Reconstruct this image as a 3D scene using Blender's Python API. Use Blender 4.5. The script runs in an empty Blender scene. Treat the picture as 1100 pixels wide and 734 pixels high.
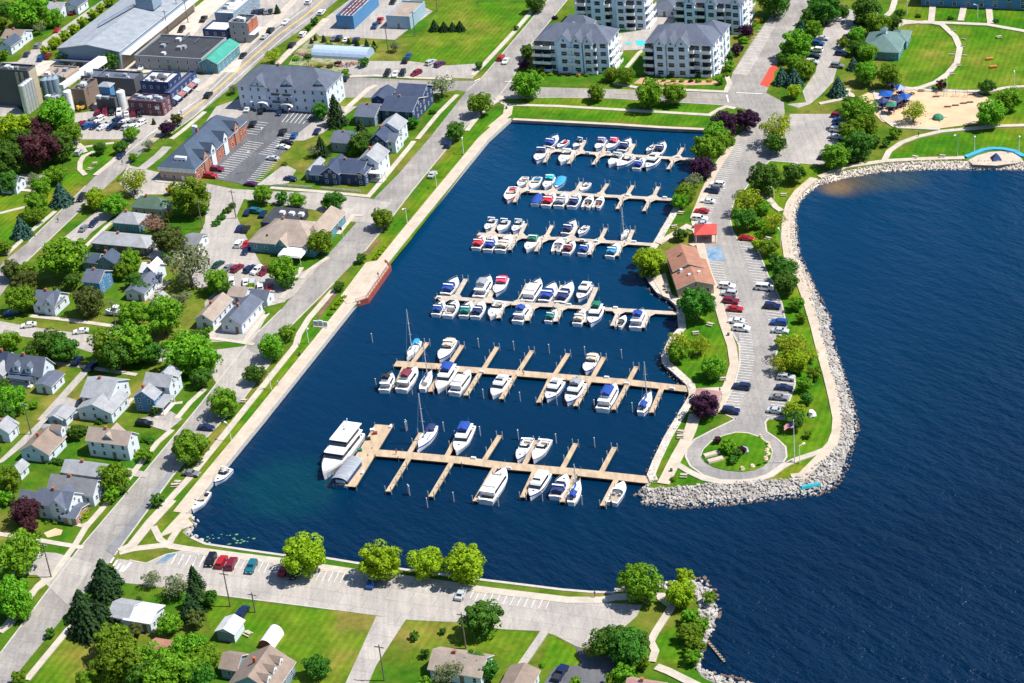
import bpy, math, random
from mathutils import Vector, Matrix
from mathutils.geometry import tessellate_polygon
R = math.radians
random.seed(7)
sc = bpy.context.scene
C = sc.collection

# ---------------------------------------------------------------- camera
FPX, PITCH, ROLL, AZ, CAMH = 2202.1, R(30.27), R(-6.237), R(23.06), 300.0
cp, sp_, cr, sr = math.cos(PITCH), math.sin(PITCH), math.cos(ROLL), math.sin(ROLL)
FW = Vector((0, cp, -sp_))
RT = cr * Vector((1, 0, 0)) + sr * Vector((0, sp_, cp))
UP = -sr * Vector((1, 0, 0)) + cr * Vector((0, sp_, cp))
cam_d = bpy.data.cameras.new('camera')
cam = bpy.data.objects.new('camera', cam_d)
C.objects.link(cam)
cam_d.sensor_width = 36
cam_d.lens = FPX / 1100 * 36
cam_d.clip_start = 1
cam_d.clip_end = 30000
m = Matrix((RT, UP, -FW)).transposed().to_4x4()
m.translation = Vector((0, 0, CAMH))
cam.matrix_world = m
sc.camera = cam

# ---------------------------------------------------------------- light
GA = Vector((math.sin(AZ), math.cos(AZ), 0))      # street direction away from the lens
GB = Vector((math.cos(AZ), -math.sin(AZ), 0))     # cross street direction
SUN_EL = R(58)
sdir_h = (GB * 1.0 + GA * 0.22).normalized()       # horizontal direction towards the sun
sun_vec = Vector((sdir_h.x * math.cos(SUN_EL), sdir_h.y * math.cos(SUN_EL), math.sin(SUN_EL)))
w = bpy.data.worlds.new('World')
sc.world = w
w.use_nodes = True
nt = w.node_tree
sky = nt.nodes.new('ShaderNodeTexSky')
sky.sky_type = 'NISHITA'
sky.sun_disc = False
sky.sun_elevation = SUN_EL
sky.sun_rotation = math.atan2(sdir_h.x, sdir_h.y)
sky.air_density = 1.0
sky.dust_density = 0.6
sky.ozone_density = 5.0
nt.links.new(sky.outputs[0], nt.nodes['Background'].inputs[0])
nt.nodes['Background'].inputs[1].default_value = 0.1
sl = bpy.data.lights.new('sun', 'SUN')
sl.energy = 5.0
sl.angle = R(0.53)
sl.color = (1.0, 0.955, 0.88)
so = bpy.data.objects.new('sun', sl)
C.objects.link(so)
so.rotation_euler = sun_vec.to_track_quat('Z', 'Y').to_euler()
sc.view_settings.view_transform = 'Standard'
sc.view_settings.look = 'None'
sc.view_settings.gamma = 1
sc.view_settings.use_curve_mapping = False
sc.view_settings.exposure = 0.47
sc.cycles.max_bounces = 5
sc.cycles.diffuse_bounces = 2
sc.cycles.glossy_bounces = 2
sc.cycles.transmission_bounces = 2
sc.cycles.caustics_reflective = False
sc.cycles.caustics_refractive = False

# ---------------------------------------------------------------- ground points
LZ = 1.3
def W(px, py, z=LZ):
    d = FW * FPX + RT * (px - 550) - UP * (py - 367)
    t = (z - CAMH) / d.z
    return Vector((d.x * t, d.y * t, z))
def ppm(px, py):
    return FPX / (W(px, py) - Vector((0, 0, CAMH))).length
class K:
    """reads map coordinates taken off an enlargement of one area"""
    def __init__(s, x, y, k=4.895): s.x, s.y, s.k = x, y, k
    def __call__(s, a, b=None):
        if b is None: a, b = a
        return (s.x + a / s.k, s.y + b / s.k)
    def l(s, text):
        return [s(*map(float, t.split(',')[:2])) for t in text.split()]
def P(text):
    return [tuple(map(float, t.split(',')[:2])) for t in text.split()]

# ---------------------------------------------------------------- materials
MATS = {}
def nodes(name):
    mt = bpy.data.materials.new(name)
    mt.use_nodes = True
    t = mt.node_tree
    return mt, t, t.nodes['Principled BSDF']
def mat(name, c, rough=0.8, c2=None, scale=1.0, metal=0.0, bump=0.0, bscale=None, detail=4, world=False, spec=0.5, lo=0.35, hi=0.65, stretch=None):
    if name in MATS: return MATS[name]
    mt, t, b = nodes(name)
    b.inputs['Roughness'].default_value = rough
    b.inputs['Metallic'].default_value = metal
    b.inputs['Specular IOR Level'].default_value = spec
    if c2 is None: c2 = tuple(x * 0.82 for x in c)
    if world:
        g = t.nodes.new('ShaderNodeNewGeometry'); src = g.outputs['Position']
    else:
        g = t.nodes.new('ShaderNodeTexCoord'); src = g.outputs['Object']
    if stretch:
        mp = t.nodes.new('ShaderNodeMapping'); mp.inputs['Scale'].default_value = stretch
        t.links.new(src, mp.inputs[0]); src = mp.outputs[0]
    n = t.nodes.new('ShaderNodeTexNoise'); n.inputs['Scale'].default_value = scale; n.inputs['Detail'].default_value = detail
    t.links.new(src, n.inputs['Vector'])
    r = t.nodes.new('ShaderNodeValToRGB')
    r.color_ramp.elements[0].position = lo; r.color_ramp.elements[1].position = hi
    r.color_ramp.elements[0].color = (*c2, 1); r.color_ramp.elements[1].color = (*c, 1)
    t.links.new(n.outputs[0], r.inputs[0])
    t.links.new(r.outputs[0], b.inputs['Base Color'])
    if bump:
        n2 = t.nodes.new('ShaderNodeTexNoise'); n2.inputs['Scale'].default_value = bscale or scale * 3; n2.inputs['Detail'].default_value = 3
        t.links.new(src, n2.inputs['Vector'])
        bp = t.nodes.new('ShaderNodeBump'); bp.inputs['Strength'].default_value = 1; bp.inputs['Distance'].default_value = bump
        t.links.new(n2.outputs[0], bp.inputs['Height']); t.links.new(bp.outputs[0], b.inputs['Normal'])
    MATS[name] = mt
    return mt

def multi_noise(t, src, scale, detail=4, rough=0.6):
    n = t.nodes.new('ShaderNodeTexNoise'); n.inputs['Scale'].default_value = scale
    n.inputs['Detail'].default_value = detail; n.inputs['Roughness'].default_value = rough
    t.links.new(src, n.inputs['Vector']); return n.outputs[0]
def ramp(t, fac, stops):
    r = t.nodes.new('ShaderNodeValToRGB'); el = r.color_ramp.elements
    while len(el) < len(stops): el.new(0.5)
    for e, (p, c) in zip(el, stops): e.position = p; e.color = (*c, 1)
    t.links.new(fac, r.inputs[0]); return r.outputs[0]
def mixc(t, fac, a, b, mode='MIX'):
    x = t.nodes.new('ShaderNodeMix'); x.data_type = 'RGBA'; x.blend_type = mode
    for s, v in ((x.inputs[0], fac), (x.inputs[6], a), (x.inputs[7], b)):
        if isinstance(v, (int, float)): s.default_value = v
        elif isinstance(v, tuple): s.default_value = (*v, 1)
        else: t.links.new(v, s)
    return x.outputs[2]
def math_n(t, op, a, b=0.0):
    x = t.nodes.new('ShaderNodeMath'); x.operation = op
    for s, v in ((x.inputs[0], a), (x.inputs[1], b)):
        if isinstance(v, (int, float)): s.default_value = v
        else: t.links.new(v, s)
    return x.outputs[0]

def grass_mat(name, lush, dry, brown, stripes=False, dryness=0.5):
    mt, t, b = nodes(name)
    g = t.nodes.new('ShaderNodeNewGeometry'); pos = g.outputs['Position']
    big = multi_noise(t, pos, 0.035, 5, 0.65)
    col = ramp(t, big, [(0.40 - 0.1 * (dryness - .5), lush), (0.52, dry), (0.66, brown)])
    fine = multi_noise(t, pos, 0.16, 8, 0.8)
    f2 = ramp(t, fine, [(0.32, (0.52, 0.58, 0.5)), (0.68, (1.35, 1.3, 1.35))])
    col = mixc(t, 1.0, col, f2, 'MULTIPLY')
    if stripes:
        mp = t.nodes.new('ShaderNodeMapping'); mp.inputs['Rotation'].default_value = (0, 0, AZ)
        t.links.new(pos, mp.inputs[0])
        wv = t.nodes.new('ShaderNodeTexWave'); wv.wave_type = 'BANDS'; wv.bands_direction = 'X'
        wv.inputs['Scale'].default_value = 0.16; wv.inputs['Distortion'].default_value = 0.6
        wv.inputs['Detail'].default_value = 1
        t.links.new(mp.outputs[0], wv.inputs[0])
        s2 = ramp(t, wv.outputs[1], [(0.3, (0.9, 0.91, 0.88)), (0.7, (1.05, 1.05, 1.05))])
        col = mixc(t, 1.0, col, s2, 'MULTIPLY')
    t.links.new(col, b.inputs['Base Color'])
    b.inputs['Roughness'].default_value = 0.95
    b.inputs['Specular IOR Level'].default_value = 0.1
    bp = t.nodes.new('ShaderNodeBump'); bp.inputs['Distance'].default_value = 0.25; bp.inputs['Strength'].default_value = 0.6
    t.links.new(multi_noise(t, pos, 1.6, 4, 0.7), bp.inputs['Height']); t.links.new(bp.outputs[0], b.inputs['Normal'])
    return mt
GRASS = grass_mat('yard grass', (0.04, 0.13, 0.005), (0.10, 0.15, 0.012), (0.21, 0.175, 0.04))
LAWN = grass_mat('mown lawn', (0.042, 0.150, 0.004), (0.085, 0.180, 0.006), (0.17, 0.185, 0.012), True, 0.3)
FIELD = grass_mat('dry field grass', (0.055, 0.165, 0.004), (0.11, 0.18, 0.010), (0.20, 0.185, 0.03), True, 0.8)

def paving_mat(name, c, var=0.25, crack=0.35, scale=0.09, tint=(1, 0.98, 0.95)):
    mt, t, b = nodes(name)
    g = t.nodes.new('ShaderNodeNewGeometry'); pos = g.outputs['Position']
    big = multi_noise(t, pos, scale, 5, 0.6)
    lo = tuple(x * (1 - var) for x in c); hi = tuple(x * (1 + var * .6) * k for x, k in zip(c, tint))
    col = ramp(t, big, [(0.32, lo), (0.68, hi)])
    mp = t.nodes.new('ShaderNodeMapping'); mp.inputs['Rotation'].default_value = (0, 0, AZ); mp.inputs['Scale'].default_value = (1.0, 0.08, 1)
    t.links.new(pos, mp.inputs[0])
    st = multi_noise(t, mp.outputs[0], 0.9, 4, 0.6)
    col = mixc(t, 1.0, col, ramp(t, st, [(0.35, (0.87, 0.87, 0.87)), (0.65, (1.06, 1.06, 1.06))]), 'MULTIPLY')
    fine = multi_noise(t, pos, 1.6, 5, 0.8)
    col = mixc(t, 1.0, col, ramp(t, fine, [(0.35, (1 - crack * .5,) * 3), (0.6, (1.05,) * 3)]), 'MULTIPLY')
    # tar sealed cracks
    v = t.nodes.new('ShaderNodeTexVoronoi'); v.feature = 'DISTANCE_TO_EDGE'; v.inputs['Scale'].default_value = 0.075
    dn = t.nodes.new('ShaderNodeTexNoise'); dn.inputs['Scale'].default_value = 0.15; dn.inputs['Detail'].default_value = 3
    t.links.new(pos, dn.inputs['Vector'])
    va = t.nodes.new('ShaderNodeVectorMath'); va.operation = 'MULTIPLY_ADD'
    t.links.new(dn.outputs[1], va.inputs[0]); va.inputs[1].default_value = (9, 9, 0); t.links.new(pos, va.inputs[2])
    t.links.new(va.outputs[0], v.inputs['Vector'])
    cm = ramp(t, v.outputs[0], [(0.003, (1 - crack * .45,) * 3), (0.008, (1, 1, 1))])
    col = mixc(t, 1.0, col, cm, 'MULTIPLY')
    # slab joints and old patches
    mj = t.nodes.new('ShaderNodeMapping'); mj.inputs['Rotation'].default_value = (0, 0, AZ); t.links.new(pos, mj.inputs[0])
    bj = t.nodes.new('ShaderNodeTexBrick'); bj.inputs['Scale'].default_value = 0.16; bj.inputs['Mortar Size'].default_value = 0.012; bj.inputs['Brick Width'].default_value = 1.0; bj.inputs['Row Height'].default_value = 0.7
    bj.inputs['Color1'].default_value = (1.03, 1.03, 1.03, 1); bj.inputs['Color2'].default_value = (0.93, 0.93, 0.94, 1); bj.inputs['Mortar'].default_value = (0.74, 0.74, 0.74, 1); bj.offset = 0.3
    t.links.new(mj.outputs[0], bj.inputs[0]); col = mixc(t, 1.0, col, bj.outputs[0], 'MULTIPLY')
    ps = multi_noise(t, pos, 0.045, 2, 0.3)
    col = mixc(t, 1.0, col, ramp(t, ps, [(0.60, (1, 1, 1)), (0.63, (0.86, 0.87, 0.89))]), 'MULTIPLY')
    t.links.new(col, b.inputs['Base Color'])
    b.inputs['Roughness'].default_value = 0.9
    b.inputs['Specular IOR Level'].default_value = 0.2
    return mt
ROAD = paving_mat('worn asphalt', (0.33, 0.31, 0.29))
LOT = paving_mat('grey lot asphalt', (0.33, 0.312, 0.295), 0.15, 0.35)
LOTB = paving_mat('pale lot concrete', (0.405, 0.375, 0.345), 0.14, 0.25)
DARKLOT = paving_mat('dark new asphalt', (0.13, 0.135, 0.15), 0.2, 0.2)
PATCH = paving_mat('asphalt patch lane', (0.24, 0.245, 0.26), 0.2, 0.2)
def slab_mat(name, c):
    mt, t, b = nodes(name)
    g = t.nodes.new('ShaderNodeNewGeometry'); pos = g.outputs['Position']
    mp = t.nodes.new('ShaderNodeMapping'); mp.inputs['Rotation'].default_value = (0, 0, AZ)
    t.links.new(pos, mp.inputs[0])
    br = t.nodes.new('ShaderNodeTexBrick'); br.offset = 0; br.inputs['Scale'].default_value = 0.55
    br.inputs['Mortar Size'].default_value = 0.012; br.inputs['Brick Width'].default_value = 1; br.inputs['Row Height'].default_value = 1
    br.inputs['Color1'].default_value = (*c, 1); br.inputs['Color2'].default_value = (*[x * .9 for x in c], 1); br.inputs['Mortar'].default_value = (*[x * .6 for x in c], 1)
    t.links.new(mp.outputs[0], br.inputs[0])
    n = multi_noise(t, pos, 0.3, 5, 0.7)
    col = mixc(t, 1.0, br.outputs[0], ramp(t, n, [(0.3, (0.82, 0.8, 0.78)), (0.7, (1.08, 1.06, 1.04))]), 'MULTIPLY')
    t.links.new(col, b.inputs['Base Color']); b.inputs['Roughness'].default_value = 0.9; b.inputs['Specular IOR Level'].default_value = 0.2
    return mt
WALK = slab_mat('sidewalk concrete', (0.53, 0.48, 0.41))
PROM = slab_mat('promenade concrete', (0.55, 0.47, 0.38))
KERB = mat('kerb concrete', (0.5, 0.46, 0.41), c2=(0.42, 0.38, 0.34), world=True)
SAND = mat('playground sand', (0.62, 0.44, 0.27), c2=(0.52, 0.36, 0.22), scale=0.2, world=True)
SOIL = mat('planting soil', (0.2, 0.11, 0.06), c2=(0.12, 0.07, 0.04), scale=0.6, world=True)
GRAVEL = mat('gravel', (0.6, 0.53, 0.45), c2=(0.45, 0.4, 0.34), scale=0.4, world=True)
PAINT = mat('road paint white', (0.8, 0.8, 0.78), c2=(0.6, 0.59, 0.57), scale=0.8, world=True)
YPAINT = mat('road paint yellow', (0.7, 0.5, 0.12), c2=(0.55, 0.42, 0.15), scale=0.8, world=True)
BPAINT = mat('bay paint blue', (0.08, 0.2, 0.36), c2=(0.25, 0.32, 0.38), scale=0.5, world=True)
REDP = mat('red pavement coating', (0.75, 0.06, 0.03), c2=(0.6, 0.06, 0.035), scale=0.5, world=True)
CONC = mat('seawall concrete', (0.5, 0.47, 0.43), c2=(0.36, 0.33, 0.3), scale=0.3, world=True)

# ---------------------------------------------------------------- mesh builder
class MB:
    def __init__(s): s.v = []; s.f = []; s.m = []; s.mi = 0
    def face(s, pts):
        n = len(s.v); s.v.extend([tuple(p) for p in pts]); s.f.append(tuple(range(n, n + len(pts)))); s.m.append(s.mi)
    def add(s, vs, fs):
        n = len(s.v); s.v.extend([tuple(p) for p in vs])
        for f in fs: s.f.append(tuple(i + n for i in f)); s.m.append(s.mi)
    def box(s, x0, x1, y0, y1, z0, z1, tx=0, ty=0, tx1=None):
        """tapered box: tx, tx1 pull the top in at the low / high x end, ty at both sides"""
        if tx1 is None: tx1 = tx
        s.add([(x0, y0, z0), (x1, y0, z0), (x1, y1, z0), (x0, y1, z0),
               (x0 + tx, y0 + ty, z1), (x1 - tx1, y0 + ty, z1), (x1 - tx1, y1 - ty, z1), (x0 + tx, y1 - ty, z1)],
              [(0, 3, 2, 1), (4, 5, 6, 7), (0, 1, 5, 4), (1, 2, 6, 5), (2, 3, 7, 6), (3, 0, 4, 7)])
    def tube(s, a, b, r0, r1=None, n=6):
        a, b = Vector(a), Vector(b); r1 = r0 if r1 is None else r1
        d = (b - a).normalized(); u = d.orthogonal().normalized(); v = d.cross(u)
        vs = []
        for p, r in ((a, r0), (b, r1)):
            for i in range(n):
                t = 2 * math.pi * i / n; vs.append(p + (u * math.cos(t) + v * math.sin(t)) * r)
        s.add(vs, [(i, (i + 1) % n, (i + 1) % n + n, i + n) for i in range(n)] + [tuple(range(n))[::-1], tuple(range(n, 2 * n))])
    def ball(s, c, r, n=8, rings=5, sz=1.0, lo=-1.0):
        c = Vector(c); vs = []; fs = []
        for j in range(rings + 1):
            ph = math.asin(lo) + (math.pi / 2 - math.asin(lo)) * j / rings
            for i in range(n):
                t = 2 * math.pi * i / n
                vs.append(c + Vector((math.cos(t) * math.cos(ph) * r, math.sin(t) * math.cos(ph) * r, math.sin(ph) * r * sz)))
        for j in range(rings):
            for i in range(n):
                fs.append((j * n + i, j * n + (i + 1) % n, (j + 1) * n + (i + 1) % n, (j + 1) * n + i))
        s.add(vs, fs)
    def prism(s, poly, z0, z1):
        n = len(poly); a = sum(poly[i][0] * poly[(i + 1) % n][1] - poly[(i + 1) % n][0] * poly[i][1] for i in range(n))
        if a < 0: poly = poly[::-1]
        base = len(s.v)
        s.v.extend([(p[0], p[1], z0) for p in poly] + [(p[0], p[1], z1) for p in poly])
        for i in range(n):
            s.f.append((base + i, base + (i + 1) % n, base + n + (i + 1) % n, base + n + i)); s.m.append(s.mi)
        for tri in tessellate_polygon([[Vector((p[0], p[1], 0)) for p in poly]]):
            a, b, c = (Vector((*poly[k][:2], 0)) for k in tri)
            if (b - a).cross(c - a).z < 0: tri = tri[::-1]
            s.f.append(tuple(base + n + k for k in tri)); s.m.append(s.mi)
    def mesh(s, name, mats):
        me = bpy.data.meshes.new(name)
        me.from_pydata(s.v, [], s.f)
        for x in (mats if isinstance(mats, (list, tuple)) else [mats]): me.materials.append(x)
        if any(s.m): me.polygons.foreach_set('material_index', s.m)
        me.update()
        return me
    def build(s, name, mats, parent=None, loc=None):
        return link(name, s.mesh(name, mats), parent, loc)
def link(name, data, parent=None, loc=None, rz=0):
    o = bpy.data.objects.new(name, data); C.objects.link(o)
    if parent: o.parent = parent
    if loc is not None: o.location = loc
    if rz: o.rotation_euler.z = rz
    return o
LABELS = {}
def tag(o, label, cat, group=None):
    o['label'] = label; o['category'] = cat
    if group: o['group'] = group
    if label in LABELS and not group: print('DUP LABEL', label)
    LABELS[label] = LABELS.get(label, 0) + 1
    nw = len(label.replace(',', '').split())
    if nw > 16 or nw < 4: print('LABEL LENGTH', nw, label)
    return o
def thing(name, label, cat, loc, rz=0, group=None):
    o = link(name, None, None, loc, rz); tag(o, label, cat, group); return o
def copy_tree(o, parent=None):
    c = o.copy(); C.objects.link(c)
    if parent: c.parent = parent
    for ch in list(o.children): copy_tree(ch, c)
    return c
def structure(o): o['kind'] = 'structure'; return o
def smooth(o):
    for p in o.data.polygons: p.use_smooth = True
    return o
ORD = ['first', 'second', 'third', 'fourth', 'fifth', 'sixth', 'seventh', 'eighth', 'ninth', 'tenth', 'eleventh', 'twelfth',
       'thirteenth', 'fourteenth', 'fifteenth', 'sixteenth', 'seventeenth', 'eighteenth', 'nineteenth', 'twentieth', 'twenty-first', 'twenty-second', 'twenty-third', 'twenty-fourth', 'twenty-fifth', 'twenty-sixth', 'twenty-seventh', 'twenty-eighth', 'twenty-ninth', 'thirtieth', 'thirty-first', 'thirty-second', 'thirty-third', 'thirty-fourth']

# ---------------------------------------------------------------- sheets, paths, kerbs
def sheet(name, pts, z, mt, dz=0.0):
    """flat polygon of map points at height LZ + z; dz > 0 gives it that thickness"""
    wp = [W(*p, LZ + z) for p in pts]
    mb = MB()
    mb.prism([(p.x, p.y) for p in wp], LZ + z - max(dz, 0.004), LZ + z)
    return structure(mb.build(name, mt))
def offset(wp, d, closed=False):
    out = []; n = len(wp)
    for i in range(n):
        a = wp[(i - 1) % n] if (i > 0 or closed) else None
        b = wp[(i + 1) % n] if (i < n - 1 or closed) else None
        d1 = (wp[i] - a).normalized() if a is not None else None
        d2 = (b - wp[i]).normalized() if b is not None else None
        if d1 is None: d1 = d2
        if d2 is None: d2 = d1
        n1 = Vector((-d1.y, d1.x, 0)); n2 = Vector((-d2.y, d2.x, 0))
        mm = (n1 + n2)
        if mm.length < 1e-6: mm = n1
        mm.normalize(); k = max(0.4, mm.dot(n1))
        out.append(wp[i] + mm * (d / k))
    return out
def ribbon(mb, wp, wdt, z0, z1, side=0.0, closed=False):
    L = offset(wp, side + wdt / 2, closed); Q = offset(wp, side - wdt / 2, closed); n = len(wp)
    for i in range(n if closed else n - 1):
        j = (i + 1) % n
        a, b, c, d = L[i], L[j], Q[j], Q[i]
        mb.add([(p.x, p.y, z1) for p in (a, d, c, b)] + [(p.x, p.y, z0) for p in (a, d, c, b)],
               [(0, 1, 2, 3), (0, 3, 7, 4), (1, 5, 6, 2)])
ZC = [0]
def path(name, pts, wdt, mt, z=None, side=0.0, closed=False):
    if z is None: ZC[0] += 1; z = 0.13 + 0.003 * ZC[0]
    mb = MB(); ribbon(mb, [W(*p) for p in pts], wdt, LZ - .05, LZ + z, side, closed)
    return structure(mb.build(name, mt))
RC = [0]
def road(name, pts, mt=None, z=None):
    RC[0] += 1
    return sheet(name, pts, (0.02 + 0.003 * RC[0]) if z is None else z, mt or ROAD)
# ================================================================ LAND AND WATER
t = K(0, 0)
def T(c, r): return K(c, r)
RIP_OUT = P("695,519 682,532 690.6,542 721,546 752,545 782.6,543 823.4,538 860,534.5 880,531.7 890,528.6 901.5,519.5 910.6,503 915.7,482.7 922,462 921,450 915.7,426.7 904.5,396 897,369.5 892,341 880,317 872.5,300 861,274.6 857,252 856,231.7 859,219.5 868,209 880,200 910.6,192 951.5,185.7 990,183.7 1053.6,183 1100,183.7 1250,186")
RIP_IN = P("702,518 693,525 697,526.2 721,523.5 752,521 782.6,519.5 823.4,516.4 852,514.6 863,512 872,504.5 883,496 893,487 899,478.6 905,463 904.5,450 899.4,422.6 890,388 884,367 878,345 869,318 861,300 849,277 845.5,254 846,232 850,217 860,205.5 874,195 907,184 951,176.5 988,174 1051,173 1100,174 1250,176")
BANK = P("700,517 697,510 703,495 715,470 727,450 735,437 742,425 740,414 727,402 713,390 712,382 721,363 730.5,353 729,335 727,327 719,320 707,314 699,304 692,290 694,275 704,260 722,229 735,208 745,188 750,170 757,155 764,140")
WWALL = P("764,139.5 710,137 660,133.8 600,130.7 549,128 524.8,150 440,254 383,325.5 283,451 220,528 201,552 207,559 203,566 196,572 204,577.7 220,584 260,590 303.8,596 350.7,599.5 389.6,605.5 515.6,622 562.6,628 603.4,633 634,635.5 660,636")
SE_IN = P("660,636 670,635 690,633.5 710,632 722,634 738,630 746,638 750,647 750,660 757,672 757,682 750,700 745,716 755,728 780,740 830,755 890,778")
SE_OUT = P("660,632.5 668,630.5 690,628 710,625.5 724,625 742,621 757,622.5 767,633 775,647 773,660 767,674 762,686 756,699 750,714 766,723 799,731 840,745 905,765")
far = [Vector((900, 200, 0)), Vector((700, -400, 0)), Vector((-3000, -400, 0)), Vector((-5000, 9000, 0)), Vector((9000, 9000, 0))]
ring = [W(*p) for p in RIP_IN[::-1] + BANK + WWALL + SE_IN[1:] + [(1000, 850), (1400, 1300)]]
ring += [Vector((200, -500, 0)), Vector((-4000, -500, 0)), Vector((-4000, 9000, 0)), Vector((9000, 9000, 0))]
e = W(1250, 176); ring += [Vector((9000, e.y - 300, 0)), Vector((e.x + 900, e.y - 30, 0))]
mb = MB(); mb.prism([(p.x, p.y) for p in ring], -3, LZ)
nt_ = len(mb.f)
for i in range(len(ring)): mb.m[i] = 1
g = structure(mb.build('ground', [GRASS, CONC]))

# lake water
mt, t_, b = nodes('lake water')
gm = t_.nodes.new('ShaderNodeNewGeometry'); pos = gm.outputs['Position']
sx = t_.nodes.new('ShaderNodeSeparateXYZ'); t_.links.new(pos, sx.inputs[0])
lk = multi_noise(t_, pos, 0.006, 4, 0.6)
col = ramp(t_, lk, [(0.35, (0.0001, 0.010, 0.034)), (0.65, (0.0001, 0.018, 0.050))])
# brighter open lake towards the north east, deeper navy close by
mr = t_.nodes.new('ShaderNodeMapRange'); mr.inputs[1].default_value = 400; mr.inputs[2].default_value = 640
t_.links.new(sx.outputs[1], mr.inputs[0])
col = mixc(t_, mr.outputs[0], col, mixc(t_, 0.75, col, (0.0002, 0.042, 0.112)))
def blob(c, r, colr, strength, edge=0.35):
    global col
    d = t_.nodes.new('ShaderNodeVectorMath'); d.operation = 'DISTANCE'
    ns = t_.nodes.new('ShaderNodeTexNoise'); ns.inputs['Scale'].default_value = 0.05; ns.inputs['Detail'].default_value = 4
    t_.links.new(pos, ns.inputs['Vector'])
    ad = t_.nodes.new('ShaderNodeVectorMath'); ad.operation = 'MULTIPLY_ADD'
    t_.links.new(ns.outputs[1], ad.inputs[0]); ad.inputs[1].default_value = (r * .9, r * .9, 0); t_.links.new(pos, ad.inputs[2])
    t_.links.new(ad.outputs[0], d.inputs[0]); d.inputs[1].default_value = c + Vector((r * .45, r * .45, 0))
    q = t_.nodes.new('ShaderNodeMapRange'); q.interpolation_type = 'SMOOTHSTEP'
    q.inputs[1].default_value = r; q.inputs[2].default_value = r * edge; q.inputs[3].default_value = 0; q.inputs[4].default_value = strength
    t_.links.new(d.outputs['Value'], q.inputs[0])
    col = mixc(t_, q.outputs[0], col, colr)
blob(W(915, 197, 0), 13, (0.11, 0.08, 0.045), 0.75, .05)
blob(W(955, 191, 0), 16, (0.04, 0.06, 0.06), 0.6, .05)
blob(W(900, 203, 0), 8, (0.2, 0.13, 0.06), 0.7, .05)
blob(W(310, 522, 0), 20, (0.001, 0.045, 0.055), 0.5)
t_.links.new(col, b.inputs['Base Color'])
b.inputs['Roughness'].default_value = 0.3
b.inputs['IOR'].default_value = 1.33; b.inputs['Specular IOR Level'].default_value = 0.24
mp0 = t_.nodes.new('ShaderNodeMapping'); mp0.inputs['Rotation'].default_value = (0, 0, R(52))
mp = t_.nodes.new('ShaderNodeMapping'); mp.inputs['Scale'].default_value = (0.38, 1.0, 1)
t_.links.new(pos, mp0.inputs[0]); t_.links.new(mp0.outputs[0], mp.inputs[0])
w1 = multi_noise(t_, mp.outputs[0], 0.34, 4, 0.6)
w2 = multi_noise(t_, mp.outputs[0], 0.10, 3, 0.5)
w3 = multi_noise(t_, pos, 0.5, 3, 0.6)
hgt = math_n(t_, 'ADD', math_n(t_, 'ADD', math_n(t_, 'MULTIPLY', w1, 1.0), math_n(t_, 'MULTIPLY', w2, 1.2)), math_n(t_, 'MULTIPLY', w3, .35))
# sheltered basin: calmer
d = t_.nodes.new('ShaderNodeVectorMath'); d.operation = 'DISTANCE'; t_.links.new(pos, d.inputs[0]); d.inputs[1].default_value = W(560, 330, 0)
q = t_.nodes.new('ShaderNodeMapRange'); q.interpolation_type = 'SMOOTHSTEP'
q.inputs[1].default_value = 60; q.inputs[2].default_value = 175; q.inputs[3].default_value = 0.16; q.inputs[4].default_value = 1.0
t_.links.new(d.outputs['Value'], q.inputs[0])
calm = multi_noise(t_, pos, 0.012, 3, 0.5)
st = math_n(t_, 'MULTIPLY', q.outputs[0], math_n(t_, 'ADD', math_n(t_, 'MULTIPLY', calm, 1.2), 0.4))
bp = t_.nodes.new('ShaderNodeBump'); bp.inputs['Distance'].default_value = 1.8
t_.links.new(st, bp.inputs['Strength']); t_.links.new(hgt, bp.inputs['Height']); t_.links.new(bp.outputs[0], b.inputs['Normal'])
mb = MB(); mb.face([(-6000, -3000, 0), (12000, -3000, 0), (12000, 12000, 0), (-6000, 12000, 0)])
structure(mb.build('lake_water', mt))

# ---------------------------------------------------------------- riprap: sloping bed + stones
ROCKM = mat('riprap stone', (0.50, 0.47, 0.43), c2=(0.24, 0.22, 0.2), scale=0.35, world=True, detail=5, lo=.3, hi=.6)
ROCKD = mat('wet dark stone', (0.22, 0.15, 0.11), c2=(0.1, 0.07, 0.05), scale=0.6, world=True)
BED = mat('rubble bed', (0.34, 0.31, 0.28), c2=(0.16, 0.14, 0.12), scale=0.7, world=True)
def rock(mb, c, s):
    a = random.random() * 6.3; ca, sa = math.cos(a), math.sin(a)
    e = [s * random.uniform(.7, 1.25), s * random.uniform(.6, 1.0), s * random.uniform(.45, .8)]
    base = [(-1, -.3, -.4), (-.4, -1, -.3), (.6, -.9, -.5), (1, -.1, -.3), (.6, .8, -.4), (-.5, .9, -.5),
            (-.7, -.2, .6), (-.1, -.65, .75), (.6, -.2, .8), (.3, .55, .6), (-.4, .45, .9)]
    vs = []
    for x, y, z in base:
        x, y, z = [(q + random.uniform(-.16, .16)) * k * .5 for q, k in zip((x, y, z), e)]
        vs.append((c[0] + x * ca - y * sa, c[1] + x * sa + y * ca, c[2] + z))
    fs = [(6, 7, 8), (6, 8, 9), (6, 9, 10), (0, 1, 7, 6), (1, 2, 8, 7), (2, 3, 8), (3, 4, 9, 8), (4, 5, 10, 9), (5, 0, 6, 10)]
    mb.add(vs, fs)
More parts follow.
